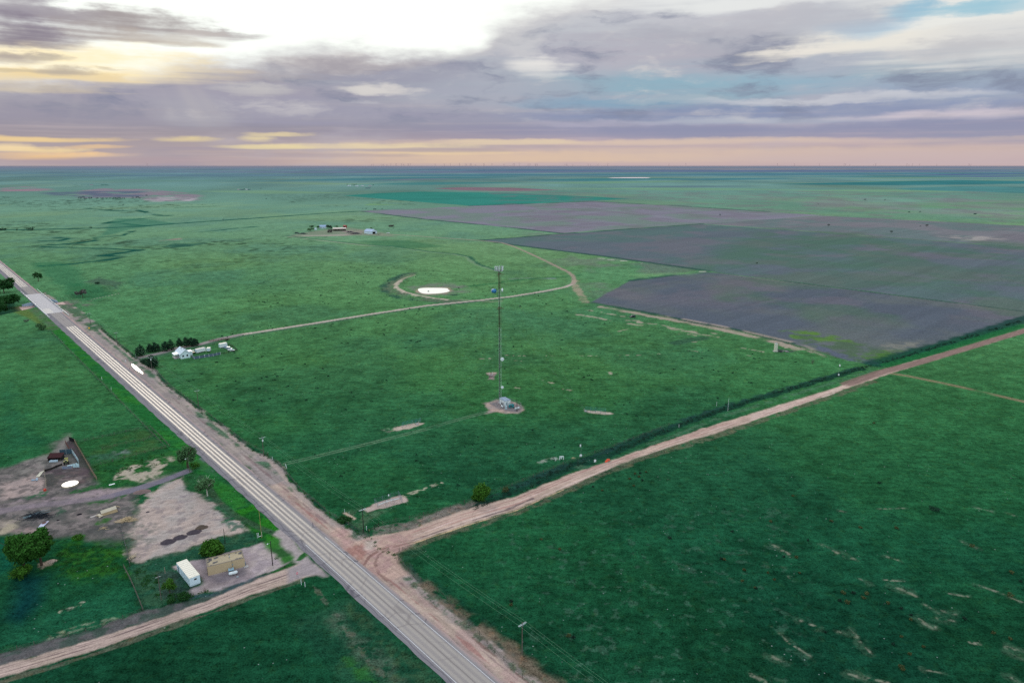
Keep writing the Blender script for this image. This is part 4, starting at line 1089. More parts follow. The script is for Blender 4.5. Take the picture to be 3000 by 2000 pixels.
# ------------------------------------------------------------------ materials for things
WHITE = M('white_paint', (214, 222, 222), .55, .08, .8)
CREAM = M('cream_white', (232, 224, 208), .6, .07, .8)
STEEL = M('galvanised_steel', (150, 160, 164), .45, .15, 2, metal=.3)
DSTEEL = M('dark_steel', (70, 76, 80), .5, .2, 2)
RUST = M('rusty_steel', (96, 62, 54), .8, .3, 2)
WOOD = M('weathered_wood', (140, 128, 112), .9, .3, 3)
DWOOD = M('creosote_pole', (44, 42, 40), .9, .25, 3)
POLEW = M('grey_pole_wood', (92, 88, 80), .9, .25, 3)
CONC = M('concrete', (168, 164, 164), .85, .18, .8)
GLASS = M('window_glass', (44, 58, 66), .12, .1, 1, spec=.6)
RUBBER = M('tyre_rubber', (26, 26, 28), .9, .1, 3)
BLACK = M('black_paint', (26, 30, 34), .35, .1, 2, spec=.5)
DARKV = M('dark_void', (16, 17, 20), .9, .1, 2)
MESHW = M('fence_wire', (120, 134, 136), .5, .1, 2)

def at3(px, py, z=0.):
    x, y = G(px, py)
    return (x, y, z + float(zval(np.array([x]), np.array([y]))[0]))

# ------------------------------------------------------------------ plants
def leaf_mat(name, rgb, amp=.5):
    if name in MATS:
        return MATS[name]
    m, k, p, out = new_mat(name)
    at = k.node('ShaderNodeAttribute', attribute_name='tone')
    tc = k.node('ShaderNodeTexCoord')
    n = k.noise(tc.outputs['Object'], 1.1, 3)
    f = k.m('MULTIPLY_ADD', k.m('SUBTRACT', n, .5), .7, at.outputs['Fac'])
    b = alb(rgb)
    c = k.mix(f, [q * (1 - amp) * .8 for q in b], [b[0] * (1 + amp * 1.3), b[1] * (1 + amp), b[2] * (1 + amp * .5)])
    k.l.new(c, p.inputs['Base Color'])
    p.inputs['Roughness'].default_value = .8
    p.inputs['Specular IOR Level'].default_value = .12
    MATS[name] = m
    return m

def foliage(name, lobes, n, size, mat, parent, seed, flat=.0):
    """leaf clumps as small tilted faces spread through the lobes' volume"""
    r = np.random.RandomState(seed)
    wts = np.array([l[3] * l[4] * l[5] for l in lobes]) ** .75
    pick = r.choice(len(lobes), n, p=wts / wts.sum())
    Lb = np.array(lobes)[pick]
    d = r.normal(size=(n, 3)); d /= np.linalg.norm(d, axis=1)[:, None]
    rad = r.uniform(.25, 1.0, n) ** .5 * r.choice([1, 1, 1, 1.18], n)
    lump = .66 + .62 * vnoise(d[:, 0] * 2.3 + pick * 7, d[:, 1] * 2.3 + d[:, 2] * 1.7, seed)
    c = Lb[:, :3] + d * (rad * lump)[:, None] * Lb[:, 3:6]
    u = r.normal(size=(n, 3)); u /= np.linalg.norm(u, axis=1)[:, None]
    v = np.cross(u, r.normal(size=(n, 3))); v /= np.linalg.norm(v, axis=1)[:, None]
    s = size * r.uniform(.6, 1.3, n)[:, None]
    V = np.stack([c - u * s - v * s * .5, c + u * s - v * s * .5, c + u * s * .8 + v * s * .6, c - u * s * .7 + v * s * .6], 1).reshape(-1, 3)
    V[:, 2] = np.maximum(V[:, 2], .03)
    me = bpy.data.meshes.new(name)
    me.vertices.add(4 * n)
    me.vertices.foreach_set('co', V.astype(np.float32).ravel())
    me.loops.add(4 * n)
    me.loops.foreach_set('vertex_index', np.arange(4 * n, dtype=np.int32))
    me.polygons.add(n)
    me.polygons.foreach_set('loop_start', np.arange(0, 4 * n, 4, dtype=np.int32))
    me.update(calc_edges=True)
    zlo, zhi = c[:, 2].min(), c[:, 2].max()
    tone = .08 + .30 * r.uniform(size=n) + .30 * ((c[:, 2] - zlo) / (zhi - zlo + .01)) + .40 * vnoise(c[:, 0] * 1.1 + seed, c[:, 1] * 1.1 + c[:, 2], seed + 5) * ((c[:, 2] - zlo) / (zhi - zlo + .01) * .6 + .4)  # random tone plus painted crown shade: dark base, lighter top
    a = me.attributes.new('tone', 'FLOAT', 'POINT')
    a.data.foreach_set('value', np.repeat(tone, 4).astype(np.float32))
    me.materials.append(mat)
    o = bpy.data.objects.new(name, me)
    col.objects.link(o)
    if parent:
        o.parent = parent
    return o

TRUNK = M('bark', (78, 66, 56), .95, .3, 4)
PALEB = M('pale_bark', (176, 172, 164), .9, .2, 4)
L_COT = leaf_mat('leaf_bright_green', (58, 104, 36))
L_YARD = leaf_mat('leaf_yard_green', (46, 92, 36))
L_DEEP = leaf_mat('leaf_deep_green', (36, 78, 40))
L_JUN = leaf_mat('leaf_juniper', (28, 58, 44), .4)
L_TEAL = leaf_mat('leaf_hazy_green', (72, 110, 76))
L_GREY = leaf_mat('twig_grey', (92, 92, 92), .3)
L_DRY = leaf_mat('leaf_olive', (74, 84, 54), .4)
L_FAR = leaf_mat('leaf_far', (56, 88, 88), .3)  # distance haze put into the leaf colour
L_WEED = leaf_mat('leaf_weed', (30, 60, 50), .4)

def limb_mesh(mb, base, h, w, seed, fork=4, lean=.0):
    r = random.Random(seed)
    t = max(.05, h * .028)
    top = (base[0] + lean * h, base[1], base[2] + h * .45)
    mb.tube(base, top, t * 1.25, t * .8, 7)
    for i in range(fork):
        a = 2 * math.pi * (i + r.random() * .6) / fork
        q = (top[0] + math.cos(a) * w * .28, top[1] + math.sin(a) * w * .28, top[2] + h * (.18 + .16 * r.random()))
        mb.tube(top, q, t * .7, t * .35, 6)
        for j in range(2):
            b = a + (j - .5) * 1.1
            mb.tube(q, (q[0] + math.cos(b) * w * .16, q[1] + math.sin(b) * w * .16, q[2] + h * .16), t * .35, t * .12, 5)

def tree(name, label, base, top=None, wpx=30, kind='round', mat=None, n=500, seed=1, group=None, h=None, bark=None, cat='tree', size=None, trunk=True):
    loc = at3(*base)
    m = mpp(*base)
    h = h or max(.6, hgt(base, top))
    w = wpx * m
    t = thing(name, label, cat, loc, 0, group)
    r = random.Random(seed)
    R_ = w / 2
    lobes = []
    if kind == 'round':
        lobes = [(0, 0, h * .58, R_ * .55, R_ * .55, h * .28)]
        for i in range(15):
            a = r.random() * 6.28; q = R_ * r.uniform(.35, .85); u_ = r.random()
            k_ = r.uniform(.16, .36)
            lobes.append((math.cos(a) * q, math.sin(a) * q, h * (.38 + .52 * u_ * (1 - .45 * q / R_)), R_ * k_ * 1.1, R_ * k_, h * k_ * .5))
    elif kind == 'juniper':
        lobes = [(0, 0, h * .30, R_ * .92, R_ * .92, h * .30), (R_ * .12 * r.uniform(-1, 1), 0, h * .58, R_ * .66, R_ * .66, h * .28), (R_ * .2 * r.uniform(-1, 1), 0, h * .82, R_ * .34, R_ * .34, h * .19)]
    elif kind == 'bush':
        lobes = [(0, 0, h * .45, R_ * .75, R_ * .75, h * .45)]
        for i in range(7):
            a = 2 * math.pi * i / 7 + r.random()
            lobes.append((math.cos(a) * R_ * r.uniform(.45, .8), math.sin(a) * R_ * r.uniform(.4, .75), h * (.2 + .55 * r.random()), R_ * (.2 + .2 * r.random()), R_ * .3, h * (.16 + .14 * r.random())))
    elif kind == 'open':
        for i in range(9):
            a = 2 * math.pi * i / 9 + r.random()
            q = R_ * (.25 + .55 * r.random())
            lobes.append((math.cos(a) * q, math.sin(a) * q, h * (.45 + .42 * r.random()), R_ * (.22 + .14 * r.random()), R_ * .28, h * (.10 + .08 * r.random())))
    elif kind == 'flat':
        lobes = [(0, 0, h * .68, R_ * .9, R_ * .9, h * .26), (R_ * .3, 0, h * .78, R_ * .5, R_ * .5, h * .2), (-R_ * .35, 0, h * .6, R_ * .5, R_ * .5, h * .2)]
    size = size or max(w * (.034 if n > 800 else .045), .05)
    n = int(n * (1.7 if n > 800 else 1))
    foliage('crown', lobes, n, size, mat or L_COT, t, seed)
    if trunk:
        mb = MB()
        limb_mesh(mb, (0, 0, -.05), h * (.95 if kind in ('round', 'open') else .7), w, seed)
        mb.build('trunk', bark or TRUNK, t)
    return t

# the big double cottonwood in the yard and the trees round it
tree('broadleaf_tree', 'tall bright green tree on the right of the pair behind the dirt yard, joined crown', (122, 1655), 1550, 112, 'round', L_YARD, 4600, 3, 'two big trees by the debris yard')
tree('broadleaf_tree', 'wide green tree on the left of the pair by the debris yard', (74, 1674), 1560, 112, 'round', L_YARD, 4600, 4, 'two big trees by the debris yard')
tree('round_bush', 'yellow-green shrub at the foot of the two big yard trees', (62, 1690), 1658, 60, 'bush', L_COT, 1100, 5, cat='bush')
tree('round_bush', 'small round bright green bush alone on the brown yard dirt', (229, 1580), 1564, 34, 'bush', L_COT, 500, 6, cat='bush')
tree('round_bush', 'large round green bush behind the flat roofed tan building', (625, 1627), 1575, 76, 'bush', L_COT, 2600, 7, cat='bush')
tree('broadleaf_tree', 'thin crowned tree beside the highway where the grey driveway joins', (550, 1370), 1300, 54, 'round', L_TEAL, 2600, 8)
tree('pale_trunk_tree', 'small sparse tree with whitish forked trunk beside the dirt lot', (608, 1452), 1394, 60, 'round', L_TEAL, 1100, 9, bark=PALEB)
tree('round_bush', 'yellow-green bush under the thin crowned tree by the grey driveway', (571, 1372), 1350, 30, 'bush', L_COT, 500, 10, cat='bush')
tree('round_bush', 'round bright green bush standing by the dark weeds along the pink dirt road', (1408, 1464), 1415, 56, 'bush', L_COT, 2400, 11, cat='bush')
tree('round_bush', 'small green bush just right of the round bright bush beside the dirt road', (1481, 1441), 1424, 24, 'bush', L_DRY, 400, 12, cat='bush')
tree('broadleaf_tree', 'small green tree at the left end of the white ribbed container', (498, 1736), 1694, 44, 'round', L_COT, 1100, 13)
tree('round_bush', 'dark bush between the white container and the western dirt road', (538, 1756), 1732, 36, 'bush', L_DEEP, 1000, 14, cat='bush')
tree('round_bush', 'low dark bush beside the grey post left of the white container', (502, 1766), 1750, 28, 'bush', L_DEEP, 700, 15, cat='bush')
tree('dry_shrub', 'upright dry reddish weed by the road in front of the container', (601, 1733), 1720, 9, 'bush', leaf_mat('leaf_rusty', (80, 48, 50), .3), 120, 16, cat='shrub')
tree('round_bush', 'low dark green weedy bush at the junction beside the corner power pole', (1008, 1526), None, 44, 'bush', L_DEEP, 900, 17, cat='bush', h=1.3, trunk=False)
# cedars along the driveway of the white house
for i, (b, tp, w, lab) in enumerate([((412, 1043), 1009, 34, 'dark cedar nearest the highway at the start of the driveway row'), ((441, 1031), 1006, 26, 'short cedar second from the highway in the driveway row'), ((458, 1029), 1002, 30, 'pointed cedar third from the highway in the driveway row'),
                                     ((486, 1028), 999, 28, 'broad cedar left of the tall one midway along the driveway row'), ((502, 1025), 993, 26, 'tall cedar behind the left eave of the white house'), ((527, 1016), 989, 24, 'slim cedar directly behind the white house roof, left of three'),
                                     ((546, 1015), 986, 26, 'tallest cedar behind the white house roof, middle of three'), ((562, 1014), 987, 26, 'cedar behind the white house roof, right of the tallest'), ((574, 1012), 990, 24, 'last cedar at the east end of the driveway row')]):
    tree('cedar_tree', lab, b, tp, w, 'juniper', L_JUN, 900, 40 + i, 'cedars along the driveway of the white house')
tree('cedar_tree', 'dark spreading cedar in front of the transformer pole by the puddle', (448, 1076), 1040, 38, 'juniper', L_JUN, 1300, 50)
tree('round_bush', 'low dark bush on the driveway bank left of the spreading cedar', (424, 1065), 1050, 26, 'bush', L_JUN, 500, 51, cat='bush')
# by the bridge
for i, (b, tp, w, lab) in enumerate([((12, 858), 812, 60, 'leafy tree cut by the left edge just above the bridge'), ((-30, 880), 822, 80, 'big dark tree mostly outside the left edge near the bridge'), ((18, 893), 850, 74, 'wide dark tree beside the bridge wing wall, nearest to it'), ((-8, 915), 872, 60, 'low dark tree at the left edge below the bridge trees')]):
    tree('creek_tree', lab, b, tp, w, 'round', L_DEEP, 1800, 60 + i, 'trees along the creek beside the bridge')
tree('broadleaf_tree', 'lone dark leafy tree in grass just beyond the bridge', (113, 824), 794, 26, 'round', L_DEEP, 800, 65)
tree('bare_bush', 'grey leafless spreading bush in the pasture right of the bridge', (241, 862), 836, 36, 'open', L_GREY, 420, 66, cat='bush')
tree('round_bush', 'open green bush in the grass left of the highway below the bridge', (122, 966), 943, 30, 'bush', L_TEAL, 700, 67, cat='bush')
tree('round_bush', 'tiny dark bush in the grass below the bridge, nearest the left edge', (77, 943), 935, 16, 'bush', L_GREY, 250, 68, cat='bush')
tree('round_bush', 'small dark round bush in the pasture above the bare grey one', (285, 832), 825, 17, 'bush', L_JUN, 250, 69, cat='bush')
tree('dry_shrub', 'thin grey upright shrub in the pasture below the pale silo', (2380, 1066), 1046, 12, 'bush', L_GREY, 160, 70, cat='shrub')
# lone trees in the grey fields
for i, (x, y, w, tp) in enumerate([(2427, 664, 9, 656), (2611, 684, 9, 675), (2715, 665, 10, 657), (2696, 665, 4, 661), (2217, 775, 7, 768), (2534, 587, 9, 583), (2593, 587, 6, 583.5), (2663, 624, 8, 619), (2695, 623, 7, 618.5), (2856, 630, 11, 624.5), (2109, 634, 6, 626), (2397, 600, 4, 597)]):
    lab = ['lone dark tree on the grey field, left of the top row of three', 'lone dark tree just above the plough line in the grey field', 'widest of two lone trees on the right of the grey field', 'tiny bush beside the widest lone tree in the grey field', 'lone small tree low in the big grey field, nearest the camera', 'far flat tree on the hazy pasture, left of a pair', 'far small tree on the hazy pasture, right of a pair', 'far tree on the hazy field, left of two close together', 'far tree on the hazy field, right of two close together', 'far flat spreading tree near the right edge of the hazy field', 'slim pale lone tree in the upper grey field', 'tiny reddish far bush alone on the hazy field'][i]
    tree('lone_tree', lab, (x, y), tp, w, 'flat', L_JUN if i < 5 else L_FAR, 220, 80 + i, 'lone trees in the grey fields')
# scrub round the far bad lands and on the hedge line
for i in range(16):
    x = [235, 250, 265, 285, 300, 312, 322, 335, 348, 362, 390, 402, 410, 430, 245, 362][i]; y = [584, 585, 583, 583, 584, 583, 582, 584, 585, 583, 581, 580, 582, 574, 580, 604][i]
    w = [16, 12, 14, 10, 12, 9, 8, 14, 18, 9, 8, 12, 9, 8, 10, 8][i]
    tree('far_bush', 'hazy dark scrub tree in the row before the far reddish bare ground', (x, y), y - [9, 6, 7, 5, 6, 4, 4, 8, 8, 5, 5, 6, 5, 4, 6, 8][i], w, 'bush', L_FAR, 130, 100 + i, 'scrub row before the bad lands', cat='bush', trunk=False)
for i, (x, y, w, h_, lab) in enumerate([(8, 675, 22, 8, 'dark bush on the far hedge line at the left edge'), (50, 674.5, 7, 5, 'tiny bush on the far hedge line between two wide ones'), (90, 674, 24, 9, 'widest bush on the far hedge line near the left edge'), (266, 668, 10, 5, 'single bush on the far hedge line left of the creek'), (655, 646, 7, 8, 'single round tree standing on the far hedge line'),
                                     (1063, 613, 4, 4, 'leftmost speck of bush at the corner of the grey field'), (1073, 613, 6, 5, 'second bush at the far corner of the grey field'), (1120, 614, 6, 5, 'rightmost bush at the far corner of the grey field'), (1098, 614, 12, 3, 'low dark brush pile at the far corner of the grey field'), (780, 583, 6, 3, 'tiny lone bush in the far left pasture')]):
    tree('far_bush', lab, (x, y), y - h_, w, 'bush', L_FAR if y < 650 else L_JUN, 150, 120 + i, cat='bush', trunk=False)

# yucca and scrub clumps in the near pasture
cl = [(1498, 1762, 12), (1497, 1772, 12), (1666, 1864, 18), (1680, 1868, 14), (1586, 1580, 9), (1640, 1610, 12), (1962, 1577, 15), (2180, 1671, 14), (2174, 1702, 10), (2113, 1637, 11), (2121, 1639, 11), (2212, 1722, 9), (2216, 1724, 9), (2250, 1678, 8), (2268, 1698, 9), (2296, 1631, 9), (2333, 1633, 13), (2342, 1678, 8), (2418, 1852, 10), (2640, 1865, 11), (2668, 1815, 12), (2669, 1802, 10), (2520, 1546, 12), (2626, 1548, 14), (2738, 1494, 38), (2848, 1600, 16),
      (2470, 1737, 16), (2500, 1738, 15), (2540, 1740, 16), (2482, 1765, 18), (2460, 1760, 13), (2530, 1752, 14), (2602, 1768, 13), (2640, 1782, 11), (2640, 1955, 20), (2645, 1962, 14), (2826, 1813, 14), (2960, 1746, 22), (2962, 1678, 15), (2990, 1704, 12), (2705, 1895, 11), (2665, 1916, 12), (2616, 1887, 11), (2910, 1855, 14), (2960, 1872, 12), (2367, 1583, 9), (2435, 1527, 10), (2258, 1528, 10), (2146, 1557, 9),
      (1845, 1403, 9), (1860, 1388, 8), (1876, 1386, 8), (1872, 1397, 9), (1893, 1383, 7), (1882, 1407, 9), (1857, 1424, 9), (1764, 1437, 8), (1737, 1426, 8), (2323, 1453, 10), (2560, 1240, 8), (2575, 1415, 12)]
for i, (x, y, w) in enumerate(cl):
    big = w > 30
    tree('scrub_clump', 'wide ring-shaped olive scrub clump alone in the right pasture' if big else 'small olive scrub clump in the near right pasture', (x, y), None, w, 'bush', L_DRY if i % 3 else L_WEED, 600 if big else 150, 140 + i, None if big else 'scrub clumps in the near right pasture', h=w * mpp(x, y) * (.25 if big else .55), cat='bush', trunk=False, size=.12)

# dark tussocks all over the pastures: too many to count
tv = MB()
r = random.Random(5)
def tuft(mb, x, y, s):
    for q in range(5):
        a = r.random() * 6.3; b = a + .7 + r.random()
        px_, py_ = x + r.uniform(-.5, .5) * s, y + r.uniform(-.5, .5) * s
        mb.add([(px_ - math.cos(a) * s * .4, py_ - math.sin(a) * s * .3, .02), (px_ + math.cos(a) * s * .4, py_ + math.sin(a) * s * .3, .02), (px_ + math.cos(b) * s * .2, py_ + math.sin(b) * s * .2, s * r.uniform(.3, .6))], [(0, 1, 2)])
fieldP = [G(*p) for p in [(470, 1100), (760, 800), (1100, 760), (1600, 850), (1720, 900), (2440, 1080), (2300, 1130), (1900, 1250), (1480, 1430), (1060, 1440), (860, 1360)]]
tri = np.array(fieldP)
while len(tv.v) < 15 * 520:
    x = r.uniform(tri[:, 0].min(), tri[:, 0].max()); y = r.uniform(tri[:, 1].min(), tri[:, 1].max())
    if poly_sdf(np.array([x]), np.array([y]), fieldP)[0] > -3: continue
    if vnoise(np.array([x / 60.]), np.array([y / 60.]), 3)[0] < r.random() * .9: continue
    tuft(tv, x, y, r.uniform(.4, 1.15) * (1 if y < 330 else 1.45))
# ragged weeds standing in the ditch north of the county road
wp = [G(*p) for p in WEED] + [G(2600, 1060), G(2760, 1012), G(3000, 938)]
wv_ = []
tag(tv.build('grass_tussocks', M('tussock', (20, 52, 36), .95, .3, 1)), 'dark grass tussocks dotted over the pastures', 'grass', kind='stuff')
lob = []
for (ax, ay), (bx, by) in zip(wp[:-1], wp[1:]):
    L_ = math.hypot(bx - ax, by - ay)
    for s_ in range(int(L_ / 1.3)):
        t_ = s_ * 1.3 / L_
        ox = r.gauss(0, 1.05)
        if vnoise(np.array([s_ * .11 + ax]), np.array([by * .3]), 4)[0] < .30: continue
        nx_, ny_ = -(by - ay) / L_, (bx - ax) / L_
        lob.append((ax + (bx - ax) * t_ + nx_ * ox, ay + (by - ay) * t_ + ny_ * ox, .3, r.uniform(.5, 1.1), r.uniform(.4, .9), r.uniform(.25, .75)))
tag(foliage('ditch_weeds', lob, len(lob) * 34, .16, L_WEED, None, 9), 'dark tangled weeds filling the ditch along the pink dirt road', 'weeds', kind='stuff')
lob = []
for a_ in np.arange(-400, 10, 2.2):
    for q in range(2):
        x, y = HW(a_ + r.uniform(-1, 1), shf(a_) + r.uniform(-1.0, 1.2))
        if r.random() < .55:
            lob.append((x, y, .15, r.uniform(.4, .9), r.uniform(.4, .8), r.uniform(.2, .5)))
for a_ in np.arange(-415, -18, 1.5):
    x, y = HW(a_, r.uniform(-14.5, -12.5))
    if r.random() < .12: lob.append((x, y, .15, r.uniform(.4, .9), r.uniform(.4, .8), r.uniform(.2, .5)))
for P in ([(152, 1640), (180, 1605), (240, 1600), (300, 1600), (360, 1640), (350, 1680), (250, 1670), (190, 1680)], [(270, 1370), (390, 1340), (480, 1330), (470, 1360), (330, 1390)], [(440, 1740), (560, 1740), (620, 1728), (520, 1765)], [(390, 1660), (470, 1690), (440, 1740), (410, 1710)]):
    W_ = np.array([G(*p) for p in P])
    for q in range(160):
        x = r.uniform(W_[:, 0].min(), W_[:, 0].max()); y = r.uniform(W_[:, 1].min(), W_[:, 1].max())
        if poly_sdf(np.array([x]), np.array([y]), [tuple(z) for z in W_])[0] < 0 and r.random() < .7:
            lob.append((x, y, .12, r.uniform(.4, 1.0), r.uniform(.4, .9), r.uniform(.15, .45)))
tag(foliage('verge_weeds', lob, len(lob) * 26, .13, L_COT if False else leaf_mat('leaf_verge', (34, 84, 36), .45), None, 10), 'ragged green weeds along the highway fences and yard edges', 'weeds', kind='stuff')
# ------------------------------------------------------------------ communications tower
TB = at3(1465, 1180)
TWH = hgt((1465, 1180), 776)
m_t = mpp(1465, 1180)
tw = thing('communication_tower', 'very tall slim guyed lattice tower with antennas, banded white and rust, in the middle pasture', 'tower', TB, R(20))
TW_W = 1.15
legs = [(TW_W * .62 * math.cos(R(90 + 120 * i)), TW_W * .62 * math.sin(R(90 + 120 * i))) for i in range(3)]
BANDW = M('tower_white', (164, 178, 170), .5, .1, 1)
BANDR = M('tower_rust', (96, 68, 56), .6, .2, 1)
zt = TWH - 2.6
zof = lambda py: hgt((1465, 1180), py)
cuts = [.3, zof(1066), zof(958), zof(896), zof(846), zt]      # alternate painted bands bottom to top
for b in range(5):
    z0, z1 = cuts[b], cuts[b + 1]
    mat = (BANDW, BANDW, BANDR, BANDW, BANDR)[b]
    mb = MB()
    for x, y in legs:
        mb.tube((x, y, z0), (x, y, z1), .052, .052, 5)
    nb = int((z1 - z0) / 1.35)
    for i in range(nb):
        za = z0 + (z1 - z0) * i / nb; zb = z0 + (z1 - z0) * (i + 1) / nb
        for j in range(3):
            p, q = legs[j], legs[(j + 1) % 3]
            if i % 2: p, q = q, p
            mb.tube((*p, za), (*q, zb), .022, .022, 4, cap=False)
            mb.tube((*p, za), (*q, za), .022, .022, 4, cap=False)
    mb.build('lattice_section', mat, tw)
mb = MB()
for i in range(8):
    mb.tube((legs[0][0] * .75 + (i % 4 - 1.5) * .09, legs[0][1] * .75 - (i // 4) * .08, .5), (legs[0][0] * .75 + (i % 4 - 1.5) * .09, legs[0][1] * .75 - (i // 4) * .08, zt), .035, .035, 4)
mb.build('cable_bundle', M('coax_cable', (40, 46, 44), .7, .1, 1), tw)
MB().box((0, 0, .15), (2., 2., .3)).build('footing', CONC, tw)
# star guards that stop the mast twisting
for z in (zof(803), zof(902)):
    mb = MB()
    for i in range(3):
        a = R(90 + 120 * i)
        e = (2.2 * math.cos(a), 2.2 * math.sin(a), z)
        mb.tube((legs[(i + 1) % 3][0], legs[(i + 1) % 3][1], z), e, .07, .05, 5)
        mb.tube((legs[(i - 1) % 3][0], legs[(i - 1) % 3][1], z), e, .07, .05, 5)
        mb.tube((legs[i][0], legs[i][1], z - 1.2), e, .05, .05, 5)
    mb.build('torque_arm', BANDR, tw)
# platform with panel antennas
mb = MB()
zp = TWH - 2.0
R3 = 2.6
cor = [(R3 * math.cos(R(30 + 120 * i)), R3 * math.sin(R(30 + 120 * i))) for i in range(3)]
for zz in (zp - .5, zp + .6):
    for i in range(3):
        c0, c1 = cor[i], cor[(i + 1) % 3]
        d0 = [(c0[k] * .82 + c1[k] * .18) for k in (0, 1)]; d1 = [(c0[k] * .18 + c1[k] * .82) for k in (0, 1)]
        mb.tube((*d0, zz), (*d1, zz), .06, .06, 5)
        for j in (0, 1):
            mb.tube((legs[(i + j) % 3][0], legs[(i + j) % 3][1], zz), ((d0, d1)[j][0], (d0, d1)[j][1], zz), .05, .05, 5)
mb.lathe((0, 0, zp - .9), [(1.5, 0), (1.5, .12)], 6)
mb.build('antenna_platform', DSTEEL, tw)
for i in range(3):
    c0, c1 = np.array(cor[i]), np.array(cor[(i + 1) % 3])
    nrm = (c0 + c1); nrm /= np.linalg.norm(nrm)
    for j in range(4):
        q = c0 + (c1 - c0) * (.16 + .227 * j) + nrm * .25
        a = math.atan2(nrm[1], nrm[0]) - math.pi / 2
        o = MB().bbox((0, 0, 0), (.32, .16, 2.3), .03).build('panel_antenna', WHITE, tw, loc=(q[0], q[1], zp + .2 + .1 * (j % 2)), rz=a)
        MB().tube((0, -.16, -1.35), (0, -.16, 1.3), .04, .04, 5).build('mounting_pipe', STEEL, o)
mb = MB(); mb.tube((0, 0, zt), (0, 0, TWH + 1.5), .04, .02, 5); mb.build('lightning_rod', DSTEEL, tw)

def dish(loc, aim, r, mat, drum, name='dish_antenna', rim=None):
    prof = [(.12 * r, -.5 * r), (.95 * r, -.22 * r), (r, -.1 * r), (r, drum), (.9 * r, drum + .02), (.05 * r, drum + .10 * r)]
    o = MB().lathe((0, 0, 0), prof, 18, 'x').build(name, mat, tw, True, loc, aim)
    MB().tube((-.5 * r, 0, 0), (-.5 * r - .7, 0, 0), .07, .07, 6).box((-.5 * r - .7, 0, 0), (.12, .3, .9)).build('bracket', STEEL, o)
    if rim:
        MB().lathe((0, 0, 0), [(r + .05, drum - .12), (r + .05, drum + .06)], 18, 'x').build('rim', rim, o)
    return o
BLUE = M('dish_blue', (52, 118, 168), .45, .15, 1)
zd = zof(852)
dish((-2.3, .2, zd), R(180 - 20 - 35), 1.05, BLUE, 1.5, rim=WHITE)
dish((1.5, .3, zd + .2), R(-20 + 12), 1.0, WHITE, .25)
dish((.95, -.9, zof(1051)), R(-20 - 68), .95, WHITE, .3)
dish((.9, -1.0, zof(1133)), R(-20 - 72), .72, WHITE, .18)
# guy wires to the three anchors
anch = [G(1222, 1243), G(1716, 1205), G(1440, 1100)]
c20, s20 = math.cos(-R(20)), math.sin(-R(20))
for i, (ax, ay) in enumerate(anch):
    X0, Y0 = ax - TB[0], ay - TB[1]
    lx, ly_ = X0 * c20 - Y0 * s20, X0 * s20 + Y0 * c20
    for z in (zof(803), zof(902), zof(1030)):
        MB().tube((0, 0, z), (lx, ly_, .6), .011, .011, 3, cap=False).build('guy_wire', STEEL, tw)
    mb = MB().box((lx, ly_, .25), (1.0, 1.0, .5)); mb.tube((lx, ly_, .2), (lx * .975, ly_ * .975, 1.4), .08, .08, 6)
    mb.build('anchor_block', CONC, tw)

# ------------------------------------------------------------------ equipment shelter and yard at the tower foot
fb = np.array(G(1479, 1190.8)); fl = np.array(G(1461, 1184)); fr = np.array(G(1495.5, 1187.2))
ux = fr - fb; lx_ = np.linalg.norm(ux); rz_s = math.atan2(ux[1], ux[0])
dep_ = abs((fl - fb) @ np.array([-math.sin(rz_s), math.cos(rz_s)]))
lenx = max(2.8, lx_); dep_ = max(5.2, dep_)
sh = thing('equipment_shelter', 'white windowless equipment hut with grey roof at the tower foot', 'shelter', tuple(fb), rz_s)
MB().bbox((lenx / 2, dep_ / 2, 1.5), (lenx, dep_, 2.8), .05).build('wall', WHITE, sh)
MB().prism([(-.15, 2.9), (lenx + .15, 2.9), (lenx + .15, 3.02), (lenx / 2, 3.22), (-.15, 3.02)], -.15, dep_ + .15).build('roof', M('grey_roof', (132, 152, 172), .6, .1, 1), sh)
MB().box((lenx / 2, dep_ / 2, .05), (lenx + .3, dep_ + .3, .14)).build('footing', CONC, sh)
d = MB().box((lenx * .35, -.03, 1.2), (.95, .08, 2.05)).build('door', M('grey_door', (150, 168, 172), .5, .08, 1), sh)
MB().box((lenx * .35 + .36, -.09, 1.15), (.06, .06, .16)).build('handle', DSTEEL, d)
for y in (1.2, 2.3):
    o = MB().bbox((-.3, y, 1.3), (.55, .8, 1.6), .04).build('air_conditioner', M('ac_case', (188, 190, 190), .5, .1, 1), sh)
    MB().box((-.585, y, 1.2), (.02, .6, .9)).build('grille', DSTEEL, o)
MB().box((lenx * .75, -.05, 1.4), (.4, .14, .6)).build('meter_box', STEEL, sh)
TEAL = M('teal_paint', (38, 124, 128), .45, .15, 1)
g = thing('generator', 'teal green generator box beside the white equipment hut', 'generator', at3(1498, 1193.5), rz_s)
MB().bbox((0, 0, 1.0), (2.6, 1.2, 1.5), .06).build('housing', TEAL, g)
MB().box((0, 0, .14), (2.8, 1.3, .22)).build('skid', DSTEEL, g)
MB().tube((.8, 0, 1.75), (.8, 0, 2.2), .08, .08, 8).build('exhaust', DSTEEL, g)
MB().box((-.6, -.62, 1.05), (.9, .04, .9)).build('louvre', DSTEEL, g)
